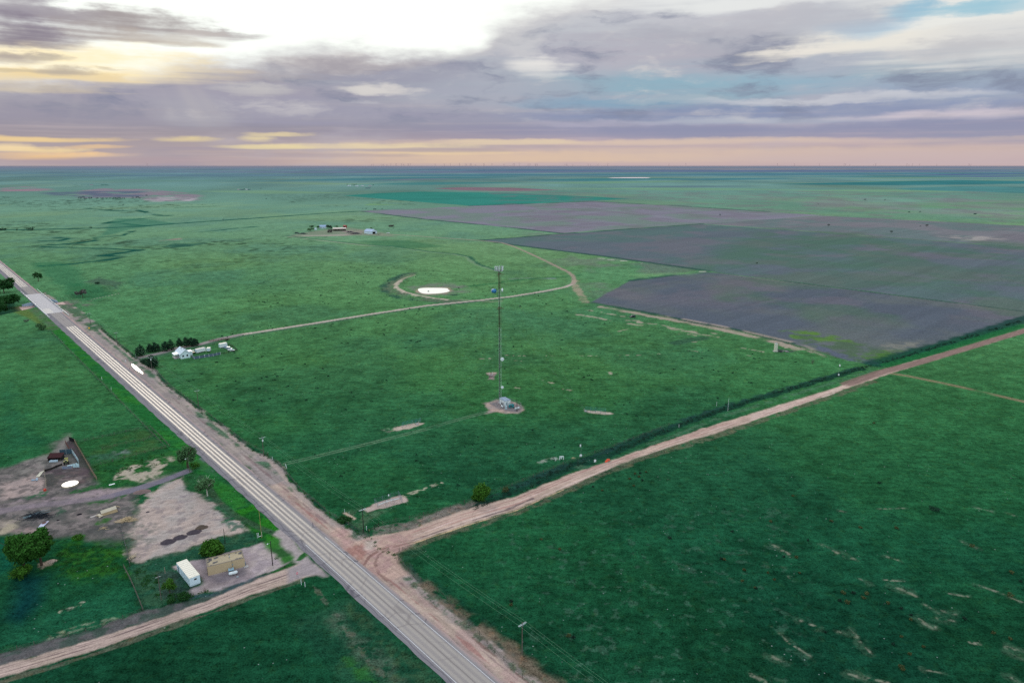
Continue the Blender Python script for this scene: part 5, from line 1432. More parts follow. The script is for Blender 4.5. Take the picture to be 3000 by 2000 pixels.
def gas_tank(label, px, py, L_, r_, rz, mat=WHITE):
    t = thing('gas_tank', label, 'tank', at3(px, py), rz)
    h = L_ / 2 - r_
    prof = [(.02, -h - r_)] + [(r_ * math.sin(q), -h - r_ * math.cos(q)) for q in np.linspace(.35, 1.57, 5)] + [(r_ * math.cos(q), h + r_ * math.sin(q)) for q in np.linspace(0, 1.2, 5)] + [(.02, h + r_)]
    MB().lathe((0, 0, r_ + .3), prof, 16, 'x').build('shell', mat, t, True)
    for s in (-.55, .55):
        MB().box((s * h, 0, .2), (.14, r_ * 1.3, .5)).build('saddle', CONC, t)
    o = MB().lathe((0, 0, 2 * r_ + .28), [(.2, 0), (.2, .18), (.1, .26)], 10).build('valve_cover', STEEL, t)
    return t
gas_tank('small white gas tank lying at the foot of the dark pole in the tower yard', 1515, 1199.5, 2.9, .5, rz_s + .1)
gas_tank('small white tank in shade before the long wall of the equipment hut', 1471, 1193, 2.4, .35, rz_s + 1.4)
yp = thing('yard_pole', 'short dark wooden pole at the right of the tower yard', 'pole', at3(1514.5, 1205))
MB().tube((0, 0, 0), (0, 0, hgt((1514.5, 1205), 1172)), .17, .12, 8).build('shaft', DWOOD, yp)
MB().box((0, -.2, 1.6), (.4, .2, .7)).build('meter_box', DSTEEL, yp)
cab = thing('meter_cabinet', 'pale grey cabinet with white post in front of the equipment hut', 'cabinet', at3(1483, 1198), rz_s)
MB().bbox((0, 0, .9), (.9, .5, 1.8), .04).build('case', M('cabinet_grey', (170, 196, 204), .5, .1, 1), cab)
MB().tube((-1.0, -.5, 0), (-1.0, -.5, 1.4), .07, .07, 6).build('bollard', WHITE, cab)

def mesh_fence(name, label, pts, h=1.9, gap=3.0, mat=MESHW, cat='fence', strands=6, closed=True, post=.05, group=None, world=False):
    W_ = [np.array(p if world else G(*p)) for p in pts]
    if closed: W_.append(W_[0])
    o0 = W_[0]
    t = thing(name, label, cat, tuple(o0), 0, group)
    net = MB(); npost = 0
    for a, b in zip(W_[:-1], W_[1:]):
        L_ = np.linalg.norm(b - a)
        if L_ < .2: continue
        n = max(1, int(round(L_ / gap)))
        for i in range(n + (0 if closed else (b is W_[-1]))):
            p = a + (b - a) * i / n - o0
            if npost < 100:
                MB().tube((p[0], p[1], 0), (p[0], p[1], h + .12), post, post, 5).build('post', mat, t)
                npost += 1
        for j in range(strands):
            z = h * (j + 1) / strands
            p, q = a - o0, b - o0
            net.tube((p[0], p[1], z), (q[0], q[1], z), .014 if j < strands - 1 else .03, None, 3, cap=False)
        for j in range(int(L_ / .6)):
            p = a + (b - a) * (j + .5) / max(1, int(L_ / .6)) - o0
            net.tube((p[0], p[1], .05), (p[0], p[1], h), .008, None, 3, cap=False)
    net.build('wire_mesh', mat, t)
    return t
mesh_fence('chain_link_fence', 'chain-link fence round the tower yard and equipment hut', [(1436, 1184), (1452, 1177), (1494, 1176), (1526, 1190), (1527, 1199), (1510, 1206), (1478, 1203)], 2.0, 3.0)
mesh_fence('chain_link_fence', 'narrow chain-link cage round the guy anchor left of the tower', [(1178, 1252), (1182, 1247), (1232, 1236), (1230, 1240)], 2.0, 2.5, M('cage_wire', (72, 132, 138), .5, .1, 1))
mesh_fence('chain_link_fence', 'narrow chain-link cage round the guy anchor right of the tower', [(1716, 1207), (1716, 1202), (1774, 1207), (1774, 1212)], 2.0, 2.5, M('cage_wire', (72, 132, 138), .5, .1, 1))
ga_ = thing('anchor_guard', 'pair of white leaning posts on bare soil behind the tower', 'posts', at3(1437, 1101))
MB().tube((-.5, 0, 0), (-.8, 0, 2.4), .09, .07, 6).build('post', WHITE, ga_)
MB().tube((1.0, 0, 0), (1.3, 0, 2.6), .09, .07, 6).build('post', WHITE, ga_)
MB().tube((-2.2, 0, .9), (1.2, 0, .9), .05, .05, 5).tube((-2.2, 0, 0), (-2.2, 0, .95), .06, .06, 5).build('rail', DSTEEL, ga_)
MB().box((.3, -1.2, .2), (1.6, 2.2, .4)).build('footing', M('dark_concrete', (116, 102, 100), .9, .25, 1), ga_)

# ------------------------------------------------------------------ gas meter run by the junction
mesh_fence('chain_link_fence', 'chain-link cage round the white gas pipes near the junction', [(1098, 1476), (1107, 1486), (1178, 1471), (1168, 1453)], 2.1, 3.0, M('cage_grey', (104, 124, 136), .5, .1, 1))
gp = thing('gas_pipe', 'white pipe run with valves standing inside the wire cage by the junction', 'pipe', at3(1134, 1475))
pa_ = [np.array(G(*q)) - np.array(G(1134, 1475)) for q in [(1108, 1484), (1122, 1478), (1134, 1474), (1146, 1470), (1158, 1467), (1170, 1465)]]
mb = MB()
for a, b in zip(pa_[:-1], pa_[1:]):
    mb.tube((a[0], a[1], .75), (b[0], b[1], .75), .13, .13, 8)
mb.build('pipe_run', WHITE, gp)
for i, q in enumerate(pa_[1:5]):
    MB().tube((q[0], q[1], 0), (q[0], q[1], .75), .07, .07, 6).build('support', WHITE, gp)
for q in (pa_[2], pa_[3]):
    o = MB().tube((q[0], q[1], .75), (q[0], q[1], 1.3), .06, .06, 6).build('valve', WHITE, gp)
    MB().lathe((q[0], q[1], 1.3), [(.22, 0), (.22, .05)], 10).build('handwheel', STEEL, o)
lp = MB().lathe((0, 0, 0), [(.22, 0), (.24, .12), (.2, .5), (.05, .62)], 10).build('tank_lamp', WHITE, None, True, at3(1133, 1465, 1.9))
lp.parent = gp; lp.location = (0.3, 2.2, 2.0); lp.name = 'pressure_gauge'
MB().tube((.3, 2.2, 0), (.3, 2.2, 2.0), .04, .04, 5).build('gauge_post', STEEL, gp)

# ------------------------------------------------------------------ power line
poles = [('wooden power pole standing in the grass at the bottom of the picture', 62, 1, 0), ('dark wooden power pole at the corner of the road junction', -16, 1, 0), ('power pole by the white gateposts of the tower track', -98, 1, 1), ('faint power pole midway along the field between the junction and white house', -179, 1, 0), ('power pole with white transformer before the spreading cedar', -260, 1, 2), ('power pole in pasture just beyond the driveway cedars', -341, 0, 0), ('farthest power pole of the line beyond the bridge', -422, 0, 0)]
PP = []
for lab, al, arm, tr_ in poles:
    x, y = HW(al, 14.3 - hc(al))
    PP.append((x, y))
    p = thing('power_pole', lab, 'pole', (x, y, 0), RZ, 'power poles along the highway')
    MB().tube((0, 0, 0), (0, 0, 9.1), .17, .11, 8).build('shaft', DWOOD if al == -16 else POLEW, p)
    o = MB().box((0, -.14, 8.5), (2.5, .11, .14)).build('crossarm', M('arm_grey', (176, 190, 192), .7, .1, 2), p)
    if al in (62, -16):
        MB().box((0, .14, 8.5), (2.5, .11, .14)).build('crossarm', MATS['arm_grey'], p)
    for q in (-1.15, .35, 1.15):
        MB().lathe((q, -.14, 8.57), [(.05, 0), (.08, .08), (.04, .2)], 8).build('insulator', WHITE, o)
    MB().tube((.05, 0, 7.7), (.9, -.1, 8.45), .035, .035, 4).build('brace', STEEL, p)
    if tr_:
        o = MB().lathe((0, -.42, 6.9), [(.2, 0), (.26, .06), (.26, .8), (.2, .9)], 12).build('transformer', WHITE, p)
        MB().tube((.1, -.42, 7.8), (.1, -.42, 8.05), .04, .03, 6).build('bushing', STEEL, o)
WIRE = M('pale_wire', (116, 156, 124), .5, .05, 1)
for q in (-1.15, .35, 1.15):
    mb = MB()
    for (x0, y0), (x1, y1) in zip([HW(142, 14.3 - hc(142))] + PP[:-1], PP):
        pr = None
        for i in range(9):
            s_ = i / 8
            z = 8.78 - 4 * .9 * s_ * (1 - s_)
            p = (x0 + (x1 - x0) * s_ + HV[0] * q, y0 + (y1 - y0) * s_ + HV[1] * q, z)
            if pr: mb.tube(pr, p, .019, None, 4, cap=False)
            pr = p
    w_ = mb.build('power_line', WIRE)
    tag(w_, {-1.15: 'power line wire nearest the highway', .35: 'middle wire of the three power lines', 1.15: 'power line wire farthest from the highway'}[q], 'wire', 'wires of the highway power line')

def yard_pole(label, base, top, mat=DWOOD, r0=.15, extra=None, cat='pole', name='yard_pole'):
    t = thing(name, label, cat, at3(*base), RZ)
    h = hgt(base, top)
    MB().tube((0, 0, 0), (0, 0, h), r0, r0 * .7, 8).build('shaft', mat, t)
    if extra == 'lamp':
        o = MB().tube((0, 0, h - .6), (-.9, -.2, h - .4), .04, .04, 5).build('lamp_arm', STEEL, t)
        MB().lathe((-1.0, -.2, h - .62), [(.2, 0), (.22, .1), (.08, .28)], 10).build('lamp_shade', WHITE, o)
    if extra == 'arm':
        MB().box((0, 0, h - .4), (1.3, .1, .12)).build('crossarm', STEEL, t)
    if extra == 'rungs':
        MB().tube((-.3, 0, h * .5), (.0, 0, h * .5), .04, .04, 4).tube((-.3, 0, h * .7), (0, 0, h * .7), .04, .04, 4).tube((-.3, 0, h * .9), (0, 0, h * .9), .04, .04, 4).build('rungs', STEEL, t)
    return t
yard_pole('dark wooden pole with lamp on the grey yard right of the tan building', (799, 1655), 1584, DWOOD, .16, 'lamp')
yard_pole('slim tan pole beside the white meter pipes and highway grass', (767, 1575), 1492, M('tan_pole', (150, 138, 88), .8, .15, 2), .1)
yard_pole('short dark post with rungs right of the round bush', (660, 1592), 1549, DWOOD, .12, 'rungs')
yard_pole('grey pole with small crossarm left of the white container', (473, 1757), 1686, POLEW, .14, 'arm')
yard_pole('lamp post standing in front of the thin crowned roadside tree', (556, 1385), 1338, POLEW, .13, 'lamp')
yard_pole('short brown post left of the container in the weeds', (484, 1678), 1661, WOOD, .12)
mp_ = thing('meter_pipes', 'white bent meter pipes at the foot of the slim tan pole', 'pipe', at3(763, 1572), RZ)
mb = MB()
for q in (-1.0, -.6, .5): mb.tube((q, 0, 0), (q, 0, 1.7), .09, .09, 6)
mb.tube((-.6, 0, .3), (.5, 0, .3), .09, .09, 6)
mb.build('pipe_run', WHITE, mp_)
for b, tp, lab in (((1010, 1504), 1490, 'left of two thin white marker posts at the corner of the junction'), ((1023, 1508), 1499, 'right of two thin white marker posts at the corner of the junction'), ((1074, 1553), 1540, 'white pipe riser just right of the corner power pole'), ((1082, 1554), 1549, 'yellowish short rod on the grass by the corner power pole'), ((1627, 1350), 1342, 'thin white stake in grass below the white pipe stand'), ((837, 1366), 1358, 'left white gatepost at the tower track entrance'), ((839.5, 1371), 1362, 'right white gatepost at the tower track entrance'), ((798, 1345), 1337, 'white fence post left of the tower track gate'), ((883, 1712), 1696, 'left white post at the corner of the south-west field'), ((894, 1718), 1704, 'right white post at the corner of the south-west field'),
                   ((299, 1112), 1104, 'white fence post beside the left verge, upper of two'), ((326.5, 1142), 1134, 'white fence post beside the left verge, lower of two'), ((398, 1046), 1037, 'white gate post at the driveway entrance'), ((2132, 1204), 1167, 'tall thin pale pole beside the ditch weeds on the right'), ((2099, 1190), 1176, 'short thin pale stake left of the tall thin pole'), ((1989, 1251), 1243, 'pale stake at the edge of the ditch weeds'), ((369, 1063), 1056, 'white mailbox post at the driveway mouth by the puddle')):
    o = MB().tube((0, 0, 0), (0, 0, hgt(b, tp)), .09 if 'thin' not in lab else .06, None, 6)
    if 'mailbox' in lab: o.bbox((0, 0, hgt(b, tp)), (.35, .6, .45), .05)
    o = o.build('marker_post', M('stake_yellow', (170, 168, 110), .6, .1, 1) if 'yellow' in lab else WHITE, loc=at3(*b))
    tag(o, lab, 'post')
# monitoring station beside the county road
ms = thing('monitoring_mast', 'thin mast with white sensor box and white base box beside the road ditch', 'mast', at3(1702, 1338))
hm = hgt((1702, 1338), 1297)
MB().tube((0, 0, 0), (0, 0, hm), .04, .03, 6).build('shaft', STEEL, ms)
MB().bbox((-.35, 0, hm - 1.2), (.5, .4, .9), .05).build('sensor_box', WHITE, ms)
MB().bbox((-.1, -.25, .75), (.95, .6, .8), .05).build('base_cabinet', WHITE, ms)
ms = thing('monitoring_mast', 'thin mast with white sensor and white base box near the road corner on the right', 'mast', at3(2456, 1100))
hm = hgt((2456, 1100), 1067)
MB().tube((0, 0, 0), (0, 0, hm), .05, .04, 6).build('shaft', STEEL, ms)
MB().bbox((.1, 0, hm - .6), (.6, .5, 1.1), .05).build('sensor_box', WHITE, ms)
MB().bbox((0, -.3, .6), (.7, .5, .8), .05).build('base_cabinet', WHITE, ms)
bf = thing('pipe_stand', 'white square pipe stand standing in pasture left of the thin mast', 'frame', at3(1645, 1346), .2)
mb = MB()
for x in (-.8, .8):
    mb.tube((x, -.3, 0), (x, -.3, 1.4), .1, .1, 6).tube((x, .3, 0), (x, .3, 1.4), .1, .1, 6)
mb.tube((-.8, -.3, 1.4), (.8, -.3, 1.4), .1, .1, 6).tube((-.8, .3, 1.4), (.8, .3, 1.4), .1, .1, 6)
mb.build('frame', WHITE, bf)
MB().bbox((-.1, 0, .9), (.5, .4, .9), .04).build('box', WHITE, bf)
sg = thing('notice_board', 'small white square notice on a post in the ditch weeds', 'sign', at3(1743, 1357))
MB().box((0, -.03, 1.2), (.9, .04, 1.1)).build('panel', WHITE, sg)
MB().tube((0, .03, 0), (0, .03, 1.6), .05, .05, 5).build('post', STEEL, sg)
bb = thing('road_barrier', 'bright orange slumped plastic barrier at the edge of the pink dirt road', 'barrier', at3(1780, 1350), RZ + R(5))
OR = M('orange_plastic', (232, 88, 58), .5, .12, 2)
MB().add([(-1.6, -.35, 0), (1.5, -.4, 0), (1.6, .4, 0), (-1.5, .45, 0), (-1.2, -.1, .75), (-.2, .1, 1.05), (.9, -.05, .9), (1.4, .1, .5)], [(0, 1, 6, 5, 4), (1, 2, 7, 6), (2, 3, 4, 5, 6, 7), (3, 0, 4)]).build('sheet', OR, bb)
MB().tube((.2, -.4, 0), (.3, -.1, 1.1), .05, .05, 5).tube((-1.0, .4, 0), (-1.1, .2, .9), .05, .05, 5).build('stake', WOOD, bb)
ys = thing('warning_sign', 'small yellow road sign on the right verge below the bridge', 'sign', at3(262, 967))
MB().add([(0, -.04, .9), (.75, -.04, 1.65), (0, -.04, 2.4), (-.75, -.04, 1.65), (0, .0, .9), (.75, .0, 1.65), (0, .0, 2.4), (-.75, 0, 1.65)], [(0, 1, 2, 3), (7, 6, 5, 4), (0, 4, 5, 1), (1, 5, 6, 2), (2, 6, 7, 3), (3, 7, 4, 0)]).build('panel', M('sign_yellow', (236, 178, 44), .4, .05, 1), ys)
MB().tube((0, .04, 0), (0, .04, 2.2), .05, .05, 5).build('post', STEEL, ys)
ws = thing('marker_board', 'small red and white marker board beside the western dirt road', 'sign', at3(871, 1683), RZ)
MB().box((0, 0, .55), (.55, .06, .55)).build('panel', M('marker_pink', (214, 60, 92), .5, .2, 4), ws)
MB().box((0, -.035, .55), (.5, .01, .16)).build('stripe', WHITE, ws)
MB().tube((0, .06, 0), (0, .06, .8), .04, .04, 5).build('post', STEEL, ws)
# pale silo on the pasture
si = thing('silo', 'pale upright square silo standing alone in the right pasture', 'silo', at3(2272, 1029), .1)
hs = hgt((2272, 1029), 1006)
mw = mpp(2272, 1029) * 8
MB().bbox((0, 0, hs / 2), (mw, mw, hs), .12).build('shell', M('silo_cream', (196, 196, 178), .7, .1, .6), si)
MB().box((0, 0, .15), (mw * 1.7, mw * 1.4, .3)).build('footing', CONC, si)
MB().bbox((0, 0, hs + .1), (mw * .8, mw * .8, .25), .08).build('cap', STEEL, si)
mb = MB()
for q in range(9): mb.box((mw / 2 + .05, 0, .6 + q * .6), (.08, .5, .06))
mb.build('ladder', STEEL, si)
jd = thing('scrap_pile', 'dark scrap and pale boards at the foot of the silo', 'debris', at3(2293, 1030))
r = random.Random(3)
mb = MB()
for q in range(14): mb.box((r.uniform(-2.5, 4), r.uniform(-1.5, 1.5), r.uniform(.15, .5)), (r.uniform(.6, 2), r.uniform(.2, .6), .12), r.random() * 3)
mb.build('boards', M('grey_board', (150, 146, 148), .9, .3, 1), jd)
MB().lathe((-1.6, 0, 0), [(1.6, 0), (1.3, .7), (.4, 1.0)], 9).build('mound', M('dark_heap', (48, 56, 54), .95, .3, 2), jd)

# ------------------------------------------------------------------ vehicles
def car(name, label, px, py, rz, L_=4.6, W_=1.85, Hh=1.5, paint=None, kind='car', cat='car', group=None):
    t = thing(name, label, cat, at3(px, py), rz, group)
    paint = paint or WHITE
    w = W_ / 2; l = L_ / 2
    if kind == 'pickup':
        prof = [(-l, .45), (l, .45), (l, .95), (l * .52, 1.08), (-l, 1.08)]
        cabp = [(-.15 * l, 1.06), (.52 * l, 1.06), (.30 * l, Hh + .25), (-.08 * l, Hh + .25)]
    elif kind == 'suv':
        prof = [(-l, .4), (l, .4), (l, .9), (l * .55, 1.05), (-l, 1.08)]
        cabp = [(-l * .97, 1.05), (.56 * l, 1.05), (.28 * l, Hh + .25), (-l * .88, Hh + .25)]
    else:
        prof = [(-l, .35), (l, .35), (l, .72), (l * .5, .92), (-l * .8, .95), (-l, .88)]
        cabp = [(-.68 * l, .92), (.5 * l, .9), (.18 * l, Hh), (-.42 * l, Hh)]
    MB().prism(prof, -w, w).build('body', paint, t)
    cb = MB().prism(cabp, -w * .88, w * .88).build('cab', paint, t)
    (x0, z0), (x1, z1), (x2, z2), (x3, z3) = cabp
    e = .03
    MB().add([(x1 + e, -w * .78, z1 + .08), (x1 + e, w * .78, z1 + .08), (x2 + e, w * .74, z2 - .08), (x2 + e, -w * .74, z2 - .08)], [(0, 1, 2, 3)]).build('windscreen', GLASS, cb)
    MB().add([(x0 - e, -w * .78, z0 + .1), (x0 - e, w * .78, z0 + .1), (x3 - e, w * .74, z3 - .08), (x3 - e, -w * .74, z3 - .08)], [(3, 2, 1, 0)]).build('rear_window', GLASS, cb)
    for s in (-1, 1):
        y = s * (w * .88 + .015)
        MB().add([(x0 + .2, y, z0 + .1), (x1 - .25, y, z1 + .1), (x2 - .08, y, z2 - .1), (x3 + .1, y, z3 - .1)], [(0, 1, 2, 3)]).build('side_window', GLASS, cb)
        for q in (-.62, .62):
            o = MB().lathe((q * l, s * (w - .08), .36), [(.18, -.12), (.36, -.1), (.36, .1), (.18, .12)], 12, 'y').build('wheel', RUBBER, t)
            MB().lathe((q * l, s * (w - .08) + s * .13, .36), [(.19, -.01), (.17, .01)], 10, 'y').build('rim', STEEL, o)
        MB().box((l + .01, s * w * .68, .72 if kind == 'car' else .85), (.04, .34, .16)).build('headlight', M('lamp_glass', (220, 226, 226), .2, .05, 1), t)
        MB().box((-l - .01, s * w * .75, .78 if kind == 'car' else .92), (.04, .22, .22)).build('tail_light', M('lamp_red', (150, 30, 30), .3, .05, 1), t)
    MB().box((l + .03, 0, .45), (.08, W_ * .9, .18)).build('bumper', DSTEEL, t)
    return t
car('off_road_car', 'black boxy off-road car parked on bare soil in the far pasture', 1853, 930, R(200), 4.6, 1.9, 1.7, BLACK, 'suv')
car('pickup_truck', 'white pickup parked right of the open farm barn', 1137, 684, R(180), 5.6, 2.0, 1.6, WHITE, 'pickup', 'truck')
car('parked_car', 'pale blue-grey car parked nearest the white box trailer', 664, 1020, R(-30), 4.6, 1.8, 1.45, M('car_silver', (150, 176, 196), .35, .06, 1, spec=.5), 'car', group='cars parked in a line by the white house')
car('parked_car', 'light grey car in the middle of the parked line', 671.5, 1023.5, R(-30), 4.5, 1.8, 1.45, M('car_grey', (172, 184, 190), .35, .06, 1, spec=.5), 'suv', group='cars parked in a line by the white house')
car('parked_car', 'white car at the right end of the parked line', 678, 1027.5, R(-20), 4.6, 1.8, 1.45, WHITE, 'car', group='cars parked in a line by the white house')

def trailer(label, px, py, rz, L_, W_, Hh, mat, name='box_trailer', roof=None):
    t = thing(name, label, 'trailer', at3(px, py), rz)
    MB().bbox((0, 0, .55 + Hh / 2), (L_, W_, Hh), .12).build('body', mat, t)
    MB().bbox((0, 0, .6 + Hh), (L_ * .96, W_ * .94, .1), .05).build('roof', roof or CREAM, t)
    for s in (-1, 1):
        o = MB().lathe((0, s * (W_ / 2 - .05), .38), [(.2, -.12), (.38, -.1), (.38, .1), (.2, .12)], 12, 'y').build('wheel', RUBBER, t)
    MB().tube((L_ / 2, -.4, .5), (L_ / 2 + 1.1, 0, .5), .05, .05, 5).tube((L_ / 2, .4, .5), (L_ / 2 + 1.1, 0, .5), .05, .05, 5).build('drawbar', DSTEEL, t)
    MB().box((-L_ / 2 - .02, 0, .55 + Hh * .45), (.04, W_ * .7, Hh * .75)).build('door', M('trailer_door', (186, 206, 212), .5, .06, 1), t)
    return t
trailer('long white travel trailer parked on the lawn behind the white house', 588, 1032, RZ + R(10), 6.2, 2.4, 2.2, WHITE, 'travel_trailer', M('rv_roof', (196, 190, 186), .6, .1, 1))
trailer('small white trailer with blue end wall, right of the long travel trailer', 612, 1029, RZ + R(60), 3.0, 2.2, 1.9, WHITE)
trailer('tall white box trailer at the top of the parked line of cars', 654, 1018, RZ + R(5), 5.0, 2.4, 2.5, WHITE)
tr = thing('utility_cart', 'dark open cart with white canopy beside the gable of the white house', 'cart', at3(565, 1035), RZ)
MB().box((0, 0, .6), (2.6, 1.4, .5)).build('body', BLACK, tr)
MB().bbox((0, 0, 1.95), (2.1, 1.5, .12), .05).build('canopy', WHITE, tr)
for x in (-.9, .9):
    for y in (-.6, .6):
        MB().tube((x, y, .8), (x, y, 1.9), .04, .04, 4).build('post', DSTEEL, tr)
for x in (-.85, .85):
    for y in (-.72, .72):
        MB().lathe((x, y, .32), [(.32, -.1), (.32, .1)], 10, 'y').build('wheel', RUBBER, tr)
# ------------------------------------------------------------------ white container and tan block building
f0 = np.array(G(557, 1719)); f1 = np.array(G(589, 1709.5)); bk = np.array(G(518, 1672.5))
vx = f1 - f0; cw = np.linalg.norm(vx)
rzc = RZ + R(1)
ex = np.array([math.cos(rzc), math.sin(rzc)]); ey = np.array([-ex[1], ex[0]])
cl_ = (bk - f0) @ ey
org = (f0 + f1) / 2 - ex * cw / 2
ct = thing('storage_container', 'long white container with cream ribbed roof beside the tan building', 'container', tuple(org), rzc)
CW = cw; CL = cl_; CH = 2.75
SHEET = M('container_white', (206, 226, 234), .5, .07, .5)  # cool sky light put into the white of the sides
mb = MB()
mb.box((CW / 2, CL / 2, .18 + CH / 2), (CW, CL, CH))
n = int(CL / .38)
for s in (0, 1):
    for i in range(n):
        mb.box((s * CW + (s - .5) * .05, .3 + i * .38, .18 + CH / 2), (.05, .17, CH - .3))
mb.build('body', SHEET, ct)
mb = MB().box((CW / 2, CL / 2, .18 + CH + .04), (CW + .06, CL + .06, .08))
for i in range(10):
    mb.box((CW / 2, CL * (i + .5) / 10, .18 + CH + .11), (CW, .16, .06))
mb.build('roof', CREAM, ct)  # warm light on the top put into the roof colour
MB().box((CW / 2, CL / 2, .09), (CW * .9, CL * .98, .18)).build('skid', DSTEEL, ct)
o = MB().box((CW * .56, -.025, 2.15), (.8, .05, .62)).build('window', M('frame_white', (214, 224, 226), .5, .05, 1), ct)
MB().box((CW * .56, -.06, 2.15), (.68, .02, .5)).build('pane', GLASS, o)
o = MB().box((-.03, CL - 1.3, 1.25), (.05, .95, 2.05)).build('door', M('door_grey', (96, 112, 120), .5, .1, 1), ct)
MB().box((-.08, CL - 1.65, 1.2), (.06, .05, .15)).build('handle', STEEL, o)
MB().box((CW * .5, -.01, .45), (CW, .03, .08)).build('sill_beam', STEEL, ct)

b0 = np.array(G(610, 1686)); b1 = np.array(G(718.5, 1658.5))
r0_ = np.array(G(607.6, 1659.5, 3)); r3_ = np.array(G(591, 1638, 3))
rzb = math.atan2(*(b1 - b0)[::-1])
ex = (b1 - b0) / np.linalg.norm(b1 - b0); ey = np.array([-ex[1], ex[0]])
BL = np.linalg.norm(b1 - b0); BD = (r3_ - r0_) @ ey
TAN = M('tan_block', (184, 164, 132), .9, .09, .7)
TAND = M('tan_roof', (172, 158, 132), .95, .14, .5)
tb = thing('flat_roof_building', 'tan windowless block building with flat gravel roof beside the grey yard', 'building', tuple(b0), rzb)
HB = 3.0
mb = MB()
tk = .28
mb.box((BL / 2, tk / 2, HB / 2), (BL, tk, HB)).box((BL / 2, BD - tk / 2, HB / 2), (BL, tk, HB)).box((tk / 2, BD / 2, HB / 2), (tk, BD - 2 * tk, HB)).box((BL - tk / 2, BD / 2, HB / 2), (tk, BD - 2 * tk, HB))
mb.build('wall', TAN, tb)
MB().box((BL / 2, BD / 2, HB - .22), (BL - 2 * tk, BD - 2 * tk, .12)).build('roof', TAND, tb)
mb = MB()
for (cx, cy, sx_, sy_) in ((BL / 2, .14, BL + .04, .3), (BL / 2, BD - .14, BL + .04, .3), (.14, BD / 2, .3, BD - .6), (BL - .14, BD / 2, .3, BD - .6)):
    mb.box((cx, cy, HB + .03), (sx_, sy_, .06))
mb.build('coping', M('coping_grey', (128, 120, 112), .9, .3, 1), tb)
r = random.Random(4)
mb = MB()
for q in range(26):
    x = r.choice([r.uniform(.5, 3), r.uniform(BL - 3, BL - .5), r.uniform(1, BL - 1)]); y = r.choice([.6, BD - .7, r.uniform(.5, BD - .5)])
    mb.lathe((x, y, HB - .16), [(r.uniform(.2, .6), 0), (r.uniform(.05, .2), r.uniform(.06, .14))], 7)
tag(mb.build('roof_debris', M('roof_dirt', (92, 90, 92), .95, .3, 2), tb), kind='stuff')
o = MB().box((-.03, .9, 1.15), (.06, .95, 2.1)).build('door', M('door_brown', (66, 54, 44), .7, .15, 1), tb)
MB().box((-.09, .6, 1.1), (.06, .05, .15)).build('handle', STEEL, o)
mb = MB().tube((BL * .66, -.06, .9), (BL * .66, -.06, HB + .35), .035, .035, 5)
mb.build('conduit', DSTEEL, tb)
MB().lathe((BL * .67, -.06, 1.75), [(.22, -.02), (.22, .02)], 12, 'y').build('meter', STEEL, tb)
MB().lathe((BL * .62, BD * .5, HB - .15), [(.14, 0), (.14, .4), (.2, .45), (.05, .6)], 10).build('roof_vent', STEEL, tb)
hv = thing('cooling_unit', 'square grey-blue metal cooling unit on the ground by the tan building', 'cooling unit', at3(678, 1675), rzb)
MB().bbox((0, 0, .6), (1.5, 1.2, 1.1), .05).build('case', M('unit_blue', (150, 186, 204), .5, .1, 1), hv)
MB().lathe((0, 0, 1.15), [(.42, 0), (.42, .06)], 14).build('fan_grille', STEEL, hv)
MB().box((0, -.61, .6), (1.2, .02, .7)).build('louvre', DSTEEL, hv)
gas_tank('white propane tank on legs in front of the tan building', 684, 1683.5, 2.6, .48, rzb)
o = MB().lathe((0, 0, 0), [(.3, 0), (.3, .9), (.26, .95)], 12).build('barrel', M('barrel_blue', (90, 130, 150), .5, .1, 1), loc=at3(717, 1654))
tag(o, 'small barrel at the right corner of the tan building', 'barrel')
o = MB().box((0, 0, .08), (1.4, 1.1, .16)).build('concrete_slab', CONC, loc=at3(721, 1659), rz=rzb)
tag(o, 'pale concrete slab at the right corner of the tan building', 'slab')
o = MB().bbox((0, 0, .15), (.7, .5, .3), .04).build('valve_box', STEEL, loc=at3(696, 1690), rz=rzb)
tag(o, 'tiny grey valve box on the ground right of the propane tank', 'box')

# ------------------------------------------------------------------ white farmhouse by the highway
h0 = np.array(G(529.7, 1051.6)); h1 = np.array(G(558, 1047))
rzh = math.atan2(*(h1 - h0)[::-1]); W_ = np.linalg.norm(h1 - h0)
ho = thing('white_house', 'white gabled farmhouse with white metal roof behind the cedars by the highway', 'house', tuple(h0), rzh)
DL = 11.5; He = 3.0; Hr = 5.2
SID = M('white_siding', (206, 226, 230), .6, .06, .6)
RFM = M('white_metal_roof', (212, 224, 232), .45, .07, .4)
MB().prism([(0, 0), (W_, 0), (W_, He), (W_ / 2, Hr), (0, He)], 0, DL).build('wall', SID, ho)
mb = MB()
ov = .45; t_ = .12
sl_ = (Hr - He) / (W_ / 2)
for s in (0, 1):
    xa, xb = (-ov, W_ / 2) if s == 0 else (W_ + ov, W_ / 2)
    za = He - ov * sl_ + .03; zb = Hr + .03
    pr = [(xa, za), (xb, zb), (xb, zb + t_), (xa, za + t_)]
    mb.prism(pr if s == 0 else pr[::-1], -ov, DL + ov)
for i in range(20):
    y = -ov + .3 + i * .62
    for s in (-1, 1):
        mb.tube((W_ / 2 + s * .05, y, Hr + t_ + .04), (W_ / 2 + s * (W_ / 2 + ov), y, He - ov * sl_ + t_ + .04), .025, None, 3, cap=False)
roof = mb.build('roof', RFM, ho)
MB().box((W_ * .42, DL * .55, Hr + .35), (.5, .5, 1.0)).build('chimney', M('chimney_grey', (176, 176, 176), .8, .1, 1), roof)
def window(par, x, z, w_, h_, y=-.03, fr=None):
    o = MB().box((x, y, z), (w_ + .16, .06, h_ + .16)).build('window', fr or WHITE, par)
    MB().box((x, y - .035, z), (w_, .02, h_)).build('pane', GLASS, o)
    return o
window(ho, W_ * .27, 1.7, 1.0, 1.15); window(ho, W_ * .70, 1.75, 1.0, 1.15)
